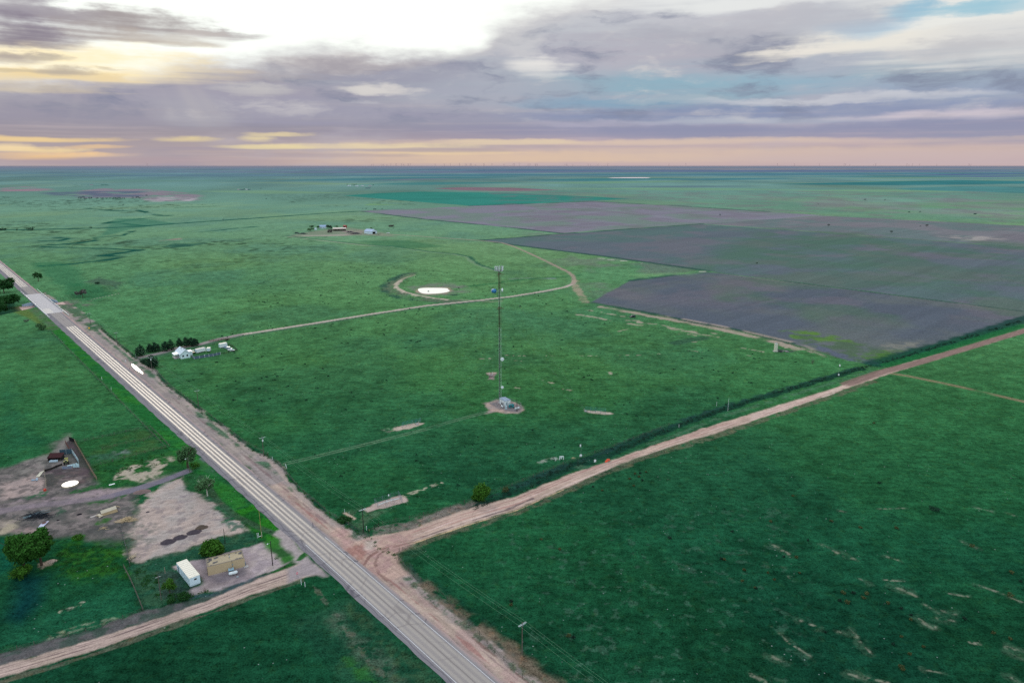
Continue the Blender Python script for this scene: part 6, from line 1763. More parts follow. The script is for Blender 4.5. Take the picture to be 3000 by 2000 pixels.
# gable trim, porch on the highway side
MB().prism([(-3.0, 2.45), (-.02, 2.95), (-.02, 3.07), (-3.0, 2.57)], 2.5, 9.0).build('porch_roof', RFM, ho)
for y in (2.7, 5.7, 8.8):
    MB().tube((-2.8, y, 0), (-2.8, y, 2.46), .08, .08, 6).build('porch_post', WHITE, ho)
MB().box((-1.5, 5.7, .12), (3.0, 6.4, .24)).build('porch_floor', CONC, ho)
MB().box((-.04, 5.2, 1.2), (.06, 1.0, 2.1)).build('door', M('door_dark', (60, 62, 66), .6, .1, 1), ho)
MB().box((-.03, 1.2, 1.0), (.05, .9, 1.8)).build('shutter', M('shutter_grey', (120, 128, 134), .6, .1, 1), ho)
MB().box((W_ + 1.3, DL * .65, 1.25), (2.6, 4.5, 2.5)).build('side_room', SID, ho)
MB().box((W_ + 1.35, DL * .65, 2.56), (2.9, 4.9, .12)).build('side_roof', RFM, ho)

def board_fence(name, label, pts, h=1.6, gap=2.4, board=None, post=None, cat='fence', world=False, postw=.14, rails=0, lean=0., tall=None, group=None):
    P = [np.array(p if world else G(*p)) for p in pts]
    t = thing(name, label, cat, tuple(P[0]), 0, group)
    bd = MB(); k_ = 0
    rr = random.Random(int(P[0][0] * 7))
    for a, b in zip(P[:-1], P[1:]):
        L_ = np.linalg.norm(b - a); rz = math.atan2(*(b - a)[::-1])
        n = max(1, int(round(L_ / gap)))
        for i in range(n + 1):
            if i == n and b is not P[-1]: continue
            p = a + (b - a) * i / n - P[0]
            if k_ < 100:
                MB().box((p[0], p[1], (h + (tall or .15)) / 2), (postw, postw, h + (tall or .15)), rz).build('post', post or WOOD, t)
            k_ += 1
        for i in range(n):
            p = a + (b - a) * (i + .5) / n - P[0]
            if rails:
                for j in range(rails):
                    bd.box((p[0], p[1], h * (j + .75) / rails + rr.uniform(-.03, .03)), (L_ / n, .05, .14 if board is not MATS.get('thin_rail') else .035), rz + rr.uniform(-.01, .01))
            else:
                hh = h * rr.uniform(.94, 1.0)
                bd.box((p[0], p[1], hh / 2 + .05), (L_ / n - .03, .05, hh), rz)
    bd.build('rail' if rails else 'board', board or WOOD, t)
    return t
GB = M('grey_plank', (84, 100, 116), .85, .2, 1)
board_fence('plank_fence', 'grey plank fence with white posts in front of the trailers by the house', [(562, 1046), (569, 1052), (600, 1047), (625, 1043), (646, 1038.5)], 1.7, 2.9, GB, WHITE)
board_fence('rail_fence', 'dark low rail fence running right from the plank fence past the cars', [(646, 1038), (670, 1034), (695, 1028), (690, 1022), (672, 1010)], 1.2, 3., DWOOD, DWOOD, rails=3)
board_fence('pipe_gate', 'reddish pipe gate beside the gravel drive behind the parked trailers', [(612, 1001), (640, 999), (650, 997), (672, 996)], 1.5, 3.0, RUST, RUST, rails=4, cat='gate')
o = MB().lathe((0, 0, 0), [(.4, .5), (.45, .6), (.1, .8)], 10).tube((0, 0, 0), (0, 0, .6), .04, None, 5).build('garden_lamp', WHITE, loc=at3(600, 1042))
tag(o, 'tiny white lamp on the lawn behind the grey plank fence', 'lamp')

# ------------------------------------------------------------------ bridge with guard rails and wing walls
br = thing('road_bridge', 'concrete road bridge with low rails and splayed wing walls over the creek', 'bridge', (*HW(BR, 0), 0), 0)
bl = br.location
DECK = M('pale_concrete', (176, 172, 174), .8, .16, .3)
def brib(name, a0, a1, o0, o1, z0, z1, mat):
    P = [HW(a0, o0), HW(a1, o0), HW(a1, o1), HW(a0, o1)]
    P = [(p[0] - bl[0], p[1] - bl[1]) for p in P]
    return MB().add([(*p, z0) for p in P] + [(*p, z1) for p in P], [(3, 2, 1, 0), (4, 5, 6, 7), (0, 1, 5, 4), (1, 2, 6, 5), (2, 3, 7, 6), (3, 0, 4, 7)]).build(name, mat, br)
brib('deck', -598, -488, -6.6, 6.2, -.7, .06, DECK)
brib('deck_patch', -512, -490, -5.5, -.3, .06, .066, M('patch_pale', (196, 190, 184), .8, .12, .5))
for s, o0, o1 in ((-1, -6.9, -6.62), (1, 6.22, 6.5)):
    brib('curb', -590, -495, o0, o1, -.3, .5, DECK)
    x = (o0 + o1) / 2
    mb = MB(); ps = None
    for a in np.linspace(-621, -467, 41):
        p = HW(a, x); p = (p[0] - bl[0], p[1] - bl[1])
        mb.box((p[0], p[1], .6), (.14, .14, .9), HA)
        if ps: mb.tube((*ps, .95), (*p, .95), .14, .14, 5, cap=False)
        ps = p
    mb.build('guard_rail', M('rail_steel', (176, 196, 206), .4, .08, 1, metal=.2), br)
WW = M('wing_concrete', (150, 172, 190), .85, .15, .4)
def rel(px, py, z=0.):
    x, y = G(px, py, z)
    return np.array((x - bl[0], y - bl[1]))
for p0, p1 in (((97, 885), (64, 892)), ((111, 898.5), (84, 913)), ((145, 876), (168, 881.5)), ((166, 893), (195, 898))):
    A_, B_ = rel(*p0), rel(*p1, -1.4)
    nrm = np.array([-(B_ - A_)[1], (B_ - A_)[0]]); nrm = nrm / np.linalg.norm(nrm) * .4
    vs = []
    for p, zt_ in ((A_, .2), (B_, -1.4)):
        for e_ in (-1, 1):
            for z in (-3.6, zt_):
                vs.append((p[0] + nrm[0] * e_, p[1] + nrm[1] * e_, z))
    MB().add(vs, [(0, 1, 3, 2), (4, 6, 7, 5), (0, 4, 5, 1), (2, 3, 7, 6), (1, 5, 7, 3), (0, 2, 6, 4)]).build('wing_wall', WW, br)
for s, edge in ((-1, -6.7), (1, 6.3)):
    lo, hi = min(edge, edge - s * 5), max(edge, edge - s * 5)
    brib('abutment', BR - 12.6, BR - 12, lo, hi, -3.4, -.72, DARKV)  # near-black colour stands in for the shade under the deck
    brib('abutment', BR + 12, BR + 12.6, lo, hi, -3.4, -.72, DARKV)
    brib('pier', BR - .4, BR + .4, lo, hi, -3.4, -.72, WW)
    brib('apron', BR - 11.5, BR + 11.5, min(edge - s, edge + s * 10), max(edge - s, edge + s * 10), -3.25, -3.08, M('apron_pink', (186, 156, 148), .9, .2, .5))
# ------------------------------------------------------------------ cattle pens west of the highway
OLDW = M('old_board', (132, 112, 90), .9, .3, 2)
TINW = M('tin_white', (178, 206, 212), .5, .15, 1)
TIND = M('tin_dark', (60, 84, 96), .5, .25, 1)
board_fence('board_fence', 'long weathered tan board fence along the right side of the brown cattle pen', [(218, 1294), (228, 1312), (243, 1338), (256, 1360), (262, 1370), (272, 1388), (284, 1406)], 1.5, 2.2, OLDW, WOOD)
board_fence('pipe_fence', 'rusty red pipe fence on the left of the cattle lane', [(192, 1298), (199, 1312), (210, 1328)], 1.5, 2.2, RUST, RUST, rails=4)
board_fence('pen_gate', 'dark closed gate across the top end of the cattle lane', [(204, 1291), (217, 1295)], 1.9, 1.6, DARKV, DWOOD, cat='gate')
board_fence('tin_wall', 'thin white sheet metal wall along the shed side of the cattle lane', [(212, 1328), (222, 1342), (231.5, 1357)], 1.9, 2.6, TINW, STEEL)
board_fence('tin_wall', 'dark blue-grey sheet metal wall behind the small tractor', [(176, 1332), (195, 1330.5), (212, 1328.5)], 2.3, 2.4, TIND, STEEL)
board_fence('tin_wall', 'white sheet metal panel wall at the front of the tractor pen', [(233, 1368), (223, 1368.5), (214, 1369)], 1.7, 1.6, TINW, STEEL)
board_fence('tin_wall', 'short grey sheet metal wall left of the white panel, with junk', [(210, 1371), (200, 1373), (183, 1374)], 1.2, 1.6, M('tin_grey', (120, 130, 150), .6, .3, 1), STEEL)
ls = thing('lean_to_shed', 'low shed with dark rusty red roof at the left of the cattle pens', 'shed', at3(141, 1350), RZ - R(40))
c0 = np.array(G(141, 1350)); c1 = np.array(G(181, 1348)); 
ls.rotation_euler[2] = math.atan2(*(c1 - c0)[::-1]); SL = np.linalg.norm(c1 - c0)
MB().box((SL / 2, 2.4, 1.0), (SL, .1, 2.0)).box((.05, 1.2, .9), (.1, 2.4, 1.8)).box((SL - .05, 1.2, .9), (.1, 2.4, 1.8)).build('wall', DWOOD, ls)
MB().add([(-.2, -.3, 1.35), (SL + .2, -.3, 1.35), (SL + .2, 2.7, 2.3), (-.2, 2.7, 2.3), (-.2, -.3, 1.45), (SL + .2, -.3, 1.45), (SL + .2, 2.7, 2.4), (-.2, 2.7, 2.4)], [(3, 2, 1, 0), (4, 5, 6, 7), (0, 1, 5, 4), (1, 2, 6, 5), (2, 3, 7, 6), (3, 0, 4, 7)]).build('roof', M('maroon_tin', (58, 24, 28), .8, .25, 1), ls)
for x in (.2, SL / 2, SL - .2):
    MB().tube((x, -.1, 0), (x, -.1, 1.38), .08, .08, 6).build('post', DWOOD, ls)
tg = thing('feed_trough', 'long white and blue feed trough in front of the rusty shed', 'trough', at3(157, 1352), math.atan2(*(c1 - c0)[::-1]))
MB().prism([(-.35, .0), (.35, .0), (.45, .6), (.36, .6), (.28, .08), (-.28, .08), (-.36, .6), (-.45, .6)], -1.5, 1.5).build('basin', M('trough_white', (190, 210, 222), .5, .1, 1), tg, rz=0)
tg.children[0].rotation_euler[2] = math.pi / 2
tr = thing('tractor', 'old yellow-green tractor parked between the sheet metal pen walls', 'tractor', at3(195, 1358), R(120))
YG = M('tractor_yellow', (168, 168, 84), .6, .2, 1)
MB().bbox((.7, 0, 1.0), (1.7, .7, .75), .06).build('bonnet', YG, tr)
MB().bbox((-.5, 0, .95), (1.0, .9, .5), .06).build('chassis', M('tractor_green', (60, 78, 50), .6, .2, 1), tr)
for s in (-1, 1):
    o = MB().lathe((-.7, s * .75, .7), [(.35, -.18), (.7, -.16), (.7, .16), (.35, .18)], 14, 'y').build('wheel', RUBBER, tr)
    MB().lathe((-.7, s * .95, .7), [(.34, -.01), (.3, .01)], 12, 'y').build('rim', YG, o)
    o = MB().lathe((1.25, s * .6, .4), [(.2, -.1), (.4, -.09), (.4, .09), (.2, .1)], 12, 'y').build('wheel', RUBBER, tr)
    MB().box((-.7, s * .62, 1.5), (1.0, .3, .06)).build('mudguard', YG, tr)
MB().box((-.55, 0, 1.35), (.5, .5, .12)).box((-.8, 0, 1.6), (.1, .5, .5)).build('seat', BLACK, tr)
MB().lathe((.05, 0, 1.55), [(.22, 0), (.22, .04)], 12).tube((.3, 0, 1.2), (.05, 0, 1.56), .03, None, 5).build('steering_wheel', BLACK, tr)
MB().tube((.9, .1, 1.35), (.9, .1, 2.0), .05, .05, 6).build('exhaust', DSTEEL, tr)
MB().tube((1.4, -.4, .6), (2.4, -.4, 1.5), .07, .07, 5).tube((1.4, .4, .6), (2.4, .4, 1.5), .07, .07, 5).box((2.5, 0, 1.5), (.4, 1.3, .3)).build('loader_arm', YG, tr)
wt = thing('white_tin_sheet', 'curled white metal sheets lying by the front of the tractor pen', 'scrap', at3(205, 1365), .6)
MB().add([(-1, -.4, .05), (1, -.5, .05), (1.1, .4, .5), (-.9, .5, .4)], [(0, 1, 2, 3)]).add([(1.3, -.3, .1), (2.4, -.3, .7), (2.4, .4, .8), (1.3, .4, .1)], [(0, 1, 2, 3)]).build('sheet', TINW, wt)
board_fence('board_fence', 'dark broken board fence across the top of the brown pen', [(132, 1381), (150, 1376), (165, 1369), (182, 1363)], .9, 2.2, DWOOD, DWOOD)
board_fence('post_fence', 'pale post fence down the left side of the brown pen', [(130, 1379), (132, 1398), (134.5, 1415), (136, 1434)], 1.3, 2.0, OLDW, M('pale_post', (166, 158, 142), .9, .2, 2), rails=2)
tk_ = thing('stock_tank', 'round stock tank brim full of shining water at the front of the brown pen', 'tank', at3(206, 1420), 0)
rad = 21 * mpp(206, 1420)
MB().lathe((0, 0, 0), [(rad + .08, 0), (rad + .1, .58), (rad - .02, .6), (rad - .04, .4)], 36).build('wall', M('tank_rim', (176, 164, 140), .7, .15, 1), tk_)
MB().add([(rad * .98 * math.cos(q), rad * .98 * math.sin(q), .55) for q in np.linspace(0, 6.283, 48, endpoint=False)], [tuple(range(48))]).add([], []).build('tank_water', WATER, tk_)
for i, (px, py, l_, lab) in enumerate([(113, 1390, 3.0, 'leftmost of the long pale planks leaning by the brown pen'), (117, 1389, 3.2, 'middle long pale plank lying by the brown pen'), (121, 1388, 3.4, 'rightmost of the long pale planks by the brown pen, widest')]):
    o = MB().box((0, 0, .15), (.28 + .06 * i, l_ * 1.6, .12), .1).build('plank', M('bone_plank', (206, 202, 184), .9, .1, 1), loc=at3(px, py), rz=R(12))
    tag(o, lab, 'plank', 'planks lying by the brown pen')
sp_ = thing('scrap_pile', 'grey-blue scrap heap below the long pale planks', 'debris', at3(105, 1405), 0)
r = random.Random(9); mb = MB()
for q in range(10): mb.box((r.uniform(-1.2, 1.2), r.uniform(-.8, .8), r.uniform(.1, .4)), (r.uniform(.5, 1.2), r.uniform(.3, .6), .1), r.random() * 3)
mb.build('sheet', M('scrap_blue', (140, 164, 184), .6, .2, 1), sp_)
ob = MB().lathe((0, 0, 0), [(.45, 0), (.5, .1), (.45, .8), (.4, .85)], 12).build('feed_tub', M('red_tub', (188, 60, 44), .6, .15, 1), loc=at3(132, 1437)); tag(ob, 'red plastic feed tub at the lower left corner of the brown pen', 'tub')
ob = MB().box((0, 0, .1), (2.0, .7, .2)).build('white_board', WHITE, loc=at3(328, 1419), rz=RZ); tag(ob, 'white board lying in the grass right of the stock tank', 'board')
WF = dict(h=1.2, gap=4.0, rails=4, post=POLEW, board=M('thin_rail', (66, 78, 66), .8, .2, 2), postw=.13)
board_fence('wire_fence', 'upper paddock fence of dark posts in grass above the cattle pens', [(222, 1297), (300, 1281), (370, 1266), (440, 1251)], **WF)
board_fence('wire_fence', 'short dark fence line inside the paddock, second from the top', [(300, 1316), (370, 1300), (420, 1291), (455, 1277)], **WF)
board_fence('wire_fence', 'roadside paddock fence joining the two cross fences by the highway verge', [(440, 1251), (466, 1276), (497, 1308)], **WF)
board_fence('wire_fence', 'lower paddock fence of dark posts above the bare dirt patches', [(262, 1369), (330, 1352), (400, 1333), (450, 1320), (497, 1308)], **WF)
board_fence('wire_fence', 'long fence along the left highway verge from the bridge to the paddock', [HW(a, -14) for a in (-410, -340, -270, -200, -135)], h=1.2, gap=7., rails=3, post=POLEW, board=MATS['thin_rail'], postw=.11, world=True)
board_fence('wire_fence', 'long fence along the right highway verge from the bridge to the driveway', [HW(a, shf(a) + .6) for a in (-420, -350, -290)], h=1.2, gap=6., rails=3, post=POLEW, board=MATS['thin_rail'], postw=.11, world=True)
board_fence('wire_fence', 'pasture fence along the bare shoulder from the driveway to the junction', [HW(a, shf(a) + .8) for a in (-265, -220, -170, -120, -98)] , h=1.2, gap=5., rails=3, post=POLEW, board=MATS['thin_rail'], postw=.11, world=True)
board_fence('wire_fence', 'pasture fence from the tower track gate down to the junction corner', [HW(a, shf(a) + .8) for a in (-88, -60, -35, -20, -12)], h=1.2, gap=4., rails=3, post=POLEW, board=MATS['thin_rail'], postw=.11, world=True)
board_fence('wire_fence', 'fence beside the highway along the near right pasture', [(1170, 1612), (1168, 1640), (1212, 1690), (1255, 1712), (1310, 1755), (1345, 1805), (1405, 1860), (1450, 1910), (1560, 2010)], h=1.2, gap=4., rails=3, post=POLEW, board=MATS['thin_rail'], postw=.11)
board_fence('wire_fence', 'fence along the near side of the pink dirt road by the right pasture', [(1180, 1612), (1250, 1590), (1362, 1553), (1515, 1507), (1650, 1448), (1793, 1381), (1946, 1326)], h=1.2, gap=6., rails=3, post=POLEW, board=MATS['thin_rail'], postw=.11)
board_fence('wire_fence', 'fence on the field edge north of the ditch weeds', [(1120, 1535), (1200, 1520), (1320, 1487), (1400, 1460), (1500, 1422), (1650, 1360), (1800, 1307), (1960, 1246)], h=1.2, gap=6., rails=3, post=POLEW, board=MATS['thin_rail'], postw=.11)
board_fence('wire_fence', 'short fence with dark posts at the corner behind the junction pole', [(1080, 1560), (1098, 1549), (1110, 1543)], h=1.3, gap=2.5, rails=2, post=DWOOD, board=DWOOD, postw=.15)
board_fence('wire_fence', 'dark fence on the near edge of the big grey field', [(1735, 888), (1914, 921), (2045, 949), (2200, 977), (2310, 1007), (2420, 1046)], h=1.2, gap=12., rails=3, post=POLEW, board=MATS['thin_rail'], postw=.13)
board_fence('wire_fence', 'fence on the north edge of the western dirt road by the green yard', [(420, 1790), (300, 1836), (150, 1877), (0, 1916)], h=1.2, gap=4., rails=3, post=POLEW, board=MATS['thin_rail'], postw=.11)
board_fence('panel_fence', 'grey leaning panel fence between the debris yard and the dirt lot, lower piece', [(372, 1612), (376, 1635), (381, 1657)], 1.0, 1.8, M('grey_panel', (112, 116, 124), .8, .25, 1), POLEW)
board_fence('panel_fence', 'grey fence rails between the brown debris yard and the dirt lot, upper piece', [(352, 1541), (358, 1562), (364, 1585), (370, 1605)], .8, 2.0, MATS['grey_panel'], POLEW, rails=2)
board_fence('wire_fence', 'thin grey fence from the dirt lot corner down to the western dirt road', [(363, 1662), (385, 1705), (402, 1745), (420, 1790)], h=1.2, gap=2.5, rails=4, post=POLEW, board=POLEW, postw=.12)

# ------------------------------------------------------------------ debris in the yard
def heap(name, label, px, py, n, L_, mat, seed, box=(.12, .12), spread=(2.5, 1.2), mats=None, rz=0., zmax=.7, cat='debris', group=None):
    t = thing(name, label, cat, at3(px, py), rz, group)
    r = random.Random(seed)
    mb = MB()
    for q in range(n):
        x, y = r.gauss(0, spread[0] * .45), r.gauss(0, spread[1] * .45)
        a = r.gauss(0, .8); l = L_ * r.uniform(.5, 1.1)
        z0 = r.uniform(.05, zmax) * max(.15, 1 - abs(x) / spread[0]); dz_ = r.uniform(-.25, .25)
        mb.tube((x - l / 2 * math.cos(a), y - l / 2 * math.sin(a), max(.05, z0 - dz_)), (x + l / 2 * math.cos(a), y + l / 2 * math.sin(a), max(.05, z0 + dz_)), box[0] * r.uniform(.5, 1.1), box[0] * .5, 4)
    mb.build('lumber', mat, t)
    return t
PALEW = M('fresh_lumber', (196, 174, 138), .85, .2, 1)
DBR = M('dead_branch', (40, 46, 54), .95, .3, 2)
b = heap('brush_pile', 'dark pile of dead branches with long pale poles on the brown yard', 112, 1513, 150, 3.2, DBR, 21, (.08, .08), (4.6, 2.6), zmax=1.5)
MB().tube((-4.2, -1.6, .3), (1.2, 2.2, 1.6), .1, .07, 5).tube((-3.6, -1.8, .3), (2.4, 2.6, 1.5), .1, .07, 5).tube((-4.4, -1.4, .5), (3.6, 1.6, 1.2), .09, .06, 5).build('pole', M('bleached_pole', (120, 140, 146), .8, .15, 2), b)
tp = thing('tin_sheet', 'crumpled white and brown metal sheet below the dark branch pile', 'scrap', at3(124, 1540), .5)
MB().add([(-1.4, -1.6, .05), (.1, -1.7, .1), (1.9, 1.7, .6), (.3, 1.6, .7), (-.6, .2, .5)], [(0, 1, 2, 3, 4)]).build('sheet', M('tin_lilac', (196, 196, 218), .5, .2, 1), tp)
MB().add([(-.2, .3, .62), (.9, .4, .66), (1.3, 1.3, .78), (.2, 1.2, .85)], [(0, 1, 2, 3)]).build('rust_patch', RUST, tp)
rn = thing('ruined_shed', 'collapsed tan board shed with fallen roof panels on the brown yard', 'ruin', at3(322, 1502), RZ + R(3))
MB().add([(-2.6, .3, .5), (2.4, .4, .6), (2.6, 2.2, 1.1), (-2.4, 2.0, 1.0)], [(0, 1, 2, 3)]).build('roof_panel', M('pale_panel', (188, 178, 158), .85, .15, 1), rn)
MB().add([(-2.6, -.9, .1), (2.3, -1.2, .1), (2.4, .35, .55), (-2.6, .25, .5)], [(0, 1, 2, 3)]).build('roof_panel', M('board_tan', (144, 126, 96), .85, .2, 1), rn)
MB().box((-3.2, .3, .3), (.9, 1.9, .2), .15).box((-3.1, -1.1, .25), (1.6, .5, .16), .5).build('panel', MATS['pale_panel'], rn)
MB().tube((-4.2, 1.1, .2), (-3.0, -1.4, .4), .09, None, 5).tube((2.6, 2.2, .9), (3.8, 1.8, .2), .12, None, 5).tube((2.4, 2.4, .9), (3.3, 2.6, .4), .12, None, 5).build('beam', PALEW, rn)
o = MB().box((0, 0, .08), (2.2, 1.0, .1), .35).build('door_panel', M('grey_panel2', (168, 160, 156), .85, .2, 1), loc=at3(275, 1512), rz=RZ - R(10)); tag(o, 'loose grey panel lying left of the collapsed shed', 'panel')
b = heap('lumber_pile', 'pile of loose tan lumber over a flat tin sheet by the dirt lot', 372, 1524, 120, 2.2, PALEW, 22, (.07, .07), (3.0, 1.5), zmax=.9)
MB().add([(-4.4, -1.0, .05), (-.4, -1.9, .08), (.4, 1.2, .4), (-1.2, 1.6, .35)], [(0, 1, 2, 3)]).build('tin_sheet', M('tin_tan', (150, 132, 112), .7, .2, 2), b)
heap('lumber_pile', 'small scatter of pale sticks left of the tan lumber pile', 305, 1547, 14, 1.8, PALEW, 23, (.07, .07), (1.3, 1.0), zmax=.6)
heap('lumber_pile', 'small stack of pale blocks against the grey fence by the dirt lot', 388, 1633, 34, .9, M('pale_block', (200, 184, 158), .85, .2, 1), 24, (.14, .14), (1.3, 1.2), zmax=.7)
def mound(label, px, py, wpx, h, seed, mat, group, name='soil_mound'):
    R_ = wpx * mpp(px, py) / 2
    n = 20; vs = [(0, 0, h)]
    r = random.Random(seed)
    rings = [(.3, .92), (.55, .62), (.8, .25), (1., 0)]
    for q, z in rings:
        for i in range(n):
            t = 2 * math.pi * i / n; j = 1 + r.uniform(-.12, .12)
            vs.append((R_ * q * j * math.cos(t), R_ * .72 * q * j * math.sin(t), h * z * (1 + r.uniform(-.15, .15)) + (0 if z else -.02)))
    fs = [(0, 1 + i, 1 + (i + 1) % n) for i in range(n)]
    for k_ in range(3):
        b_ = 1 + k_ * n
        fs += [(b_ + i, b_ + n + i, b_ + n + (i + 1) % n, b_ + (i + 1) % n) for i in range(n)]
    o = MB().add(vs, fs).build(name, mat, None, True, at3(px, py), RZ - R(25))
    return tag(o, label, 'mound', group)
DK = M('dark_soil', (74, 66, 72), .95, .4, 1.6)
for px, py, wp_, lab in ((492, 1587, 45, 'leftmost of the four dark soil mounds on the dirt lot'), (528, 1574, 40, 'second dark soil mound from the left on the dirt lot'), (568, 1559, 44, 'third dark soil mound from the left on the dirt lot'), (591, 1545, 38, 'rightmost of the four dark soil mounds, browner than the rest')):
    mound(lab, px, py, wp_, .9, px, DK if px < 590 else M('brown_soil', (88, 76, 66), .95, .35, 1.6), 'soil mounds on the dirt lot')
mound('small black ash heap on the brown yard between the branch pile and ruin', 233, 1506, 16, .35, 5, M('ash_black', (34, 30, 36), .95, .3, 3), None, 'ash_heap')
mound('small black ash heap right of the dark branch pile', 170, 1523, 10, .25, 6, MATS['ash_black'], None, 'ash_heap')
mound('low brown dirt heap beside the grey driveway at the dirt lot', 417, 1440, 50, .5, 7, M('brown_heap', (112, 94, 92), .95, .3, 1.5), None)
mound('tiny dark clod on the left side of the dirt lot', 433, 1499, 12, .25, 8, DK, None)
mound('small pale rock pile in the shade of the two big yard trees', 152, 1643, 26, .5, 12, M('pale_rock', (176, 156, 142), .95, .25, 2), None, 'rock_pile')
# corral by the mound of pond: nothing stands there

# ------------------------------------------------------------------ the farm on the rise and far farmsteads
def barn(name, label, px, py, w_, d_, he, hr, rz, wall, roofm, cat='barn', opening=None, group=None, windows=0, open_side=False, chim=False):
    t = thing(name, label, cat, at3(px, py), rz, group)
    if open_side:
        MB().box((0, d_ / 2 - .1, he / 2), (w_, .2, he)).box((-w_ / 2 + .1, 0, he / 2), (.2, d_ - .4, he)).box((w_ / 2 - .1, 0, he / 2), (.2, d_ - .4, he)).build('wall', wall, t)
        for i in range(4):
            MB().tube((-w_ / 2 + w_ * (i + .5) / 4, -d_ / 2 + .2, 0), (-w_ / 2 + w_ * (i + .5) / 4, -d_ / 2 + .2, he), .12, None, 6).build('post', WOOD, t)
    else:
        MB().prism([(-d_ / 2, 0), (d_ / 2, 0), (d_ / 2, he), (0, hr), (-d_ / 2, he)], -w_ / 2, w_ / 2).build('wall', wall, t).rotation_euler[2] = math.pi / 2
    mb = MB()
    for s in (-1, 1):
        pr = [(s * (d_ / 2 + .5), he - .3), (0, hr + .03), (0, hr + .2), (s * (d_ / 2 + .5), he - .12)]
        mb.prism(pr if s < 0 else pr[::-1], -w_ / 2 - .5, w_ / 2 + .5)
    o = mb.build('roof', roofm, t); o.rotation_euler[2] = math.pi / 2
    if chim: MB().box((w_ * .2, .6, hr + .3), (.8, .8, 1.2)).build('chimney', CONC, t)
    if opening == 'end':
        o = MB().box((w_ / 2 + .04, -d_ * .08, he * .42), (.08, d_ * .55, he * .84)).build('doorway', DARKV, t)  # dark sheet on the wall stands in for the unlit inside
    if opening == 'side':
        MB().box((w_ * .05, -d_ / 2 - .05, he * .42), (w_ * .78, .1, he * .8)).build('doorway', DARKV, t)  # dark sheet standing in for the shaded interior
    for i in range(windows):
        o = MB().box((-w_ / 2 + w_ * (i + .5) / windows, -d_ / 2 - .04, he * .55), (1.6, .08, 1.2)).build('window', WHITE, t)
        MB().box((-w_ / 2 + w_ * (i + .5) / windows, -d_ / 2 - .1, he * .55), (1.3, .03, 1.0)).build('pane', GLASS, o)
    return t
BLUER = M('blue_tin_roof', (156, 176, 204), .5, .1, .3)
PINKR = M('pale_pink_roof', (232, 212, 200), .55, .08, .3)
TINB = M('barn_white', (200, 216, 224), .6, .08, .3)
m1 = mpp(1085, 686)
barn('metal_barn', 'white metal barn with pale blue gable roof and open dark door at the far farm', 1086, 684, 30 * m1, 22 * m1, 4.2, 7.5, R(-32), TINB, BLUER, opening='end')
barn('hay_shed', 'long open fronted shed with pale pinkish roof at the far farm', 995, 676, 38 * m1, 14 * m1, 4.2, 5.4, R(12), M('shed_grey', (150, 144, 132), .8, .1, .4), PINKR, 'shed', open_side=True)
barn('farmhouse', 'pale blue-white farmhouse between dark trees at the far farm', 946, 669, 20 * m1, 12 * m1, 3.4, 6.0, R(4), TINB, BLUER, 'house', windows=4, chim=True)
barn('red_shed', 'small red shed behind the pinkish roofed shed at the far farm', 1011, 667, 9 * m1, 8 * m1, 3.4, 4.6, R(-30), M('barn_red', (142, 60, 58), .8, .1, .4), M('red_roof', (170, 92, 84), .7, .1, .4), 'shed', opening='side')
barn('white_shed', 'tiny white square shed left of the far farmhouse', 925, 674, 5 * m1, 4 * m1, 3.0, 3.6, R(0), TINB, TINB, 'shed')
for i, (b, tp_, w, mt, lab) in enumerate([((909, 678), 667, 20, L_TEAL, 'bright green tree at the left end of the far farm trees'), ((913, 668), 659, 13, L_DEEP, 'dark pointed tree behind the bright green one at the far farm'), ((932, 670), 660, 11, L_DEEP, 'dark tree touching the left end of the far farmhouse'), ((962, 671), 658, 18, L_JUN, 'darkest tree touching the right end of the far farmhouse'), ((970, 673), 661, 10, L_JUN, 'small dark tree right of the darkest farmhouse tree'), ((986, 668), 660, 11, L_TEAL, 'pale green tree behind the pinkish roofed shed'), ((967, 681), 670, 20, L_GREY, 'grey leafless bush left of the pinkish roofed shed'), ((1088, 673), 665, 9, L_TEAL, 'pale tree behind the blue roofed metal barn'), ((1146, 664), 658, 18, L_GREY, 'dark scrub clump in pasture above the parked pickup'), ((923, 671), 667, 8, L_DEEP, 'low dark bush above the tiny white shed')]):
    tree('farm_tree', lab, b, tp_, w, 'bush' if i in (6, 8, 9) else 'round', mt, 420, 300 + i, 'trees at the far farm')
for i, (px, py, n_, sp2, lab) in enumerate([(1040, 685, 80, (9, 6), 'tangle of dark cattle pens and machinery left of the metal barn'), (1024, 681, 40, (6, 4), 'smaller dark tangle of pens left of the machinery'), (868, 684, 30, (5, 2), 'dark low trailers at the left end of the far farm'), (888, 685.5, 34, (6, 2), 'dark row of implements at the far farm, right of the low trailers')]):
    heap('farm_machinery', lab, px, py, n_, 5.5, M('implement_dark', (56, 58, 72), .8, .3, .5), 60 + i, (.3, .3), sp2, zmax=2.2, cat='machinery')
for i, (px, py) in enumerate([(1169, 682), (1189, 687), (1113, 686), (1109, 689), (1138, 673), (1152, 670), (1105, 664)]):
    lab = ['dark cow-sized bush on the track right of the pickup', 'dark tuft farthest right of the far farm', 'dark bush at the door of the metal barn', 'dark tuft just below the metal barn door', 'dark tuft below the scrub clump', 'dark tuft right of the scrub clump', 'dark log-like scrub behind the metal barn'][i]
    tree('dark_bush', lab, (px, py), py - 4, 6, 'bush', L_JUN, 60, 330 + i, cat='bush', trunk=False)
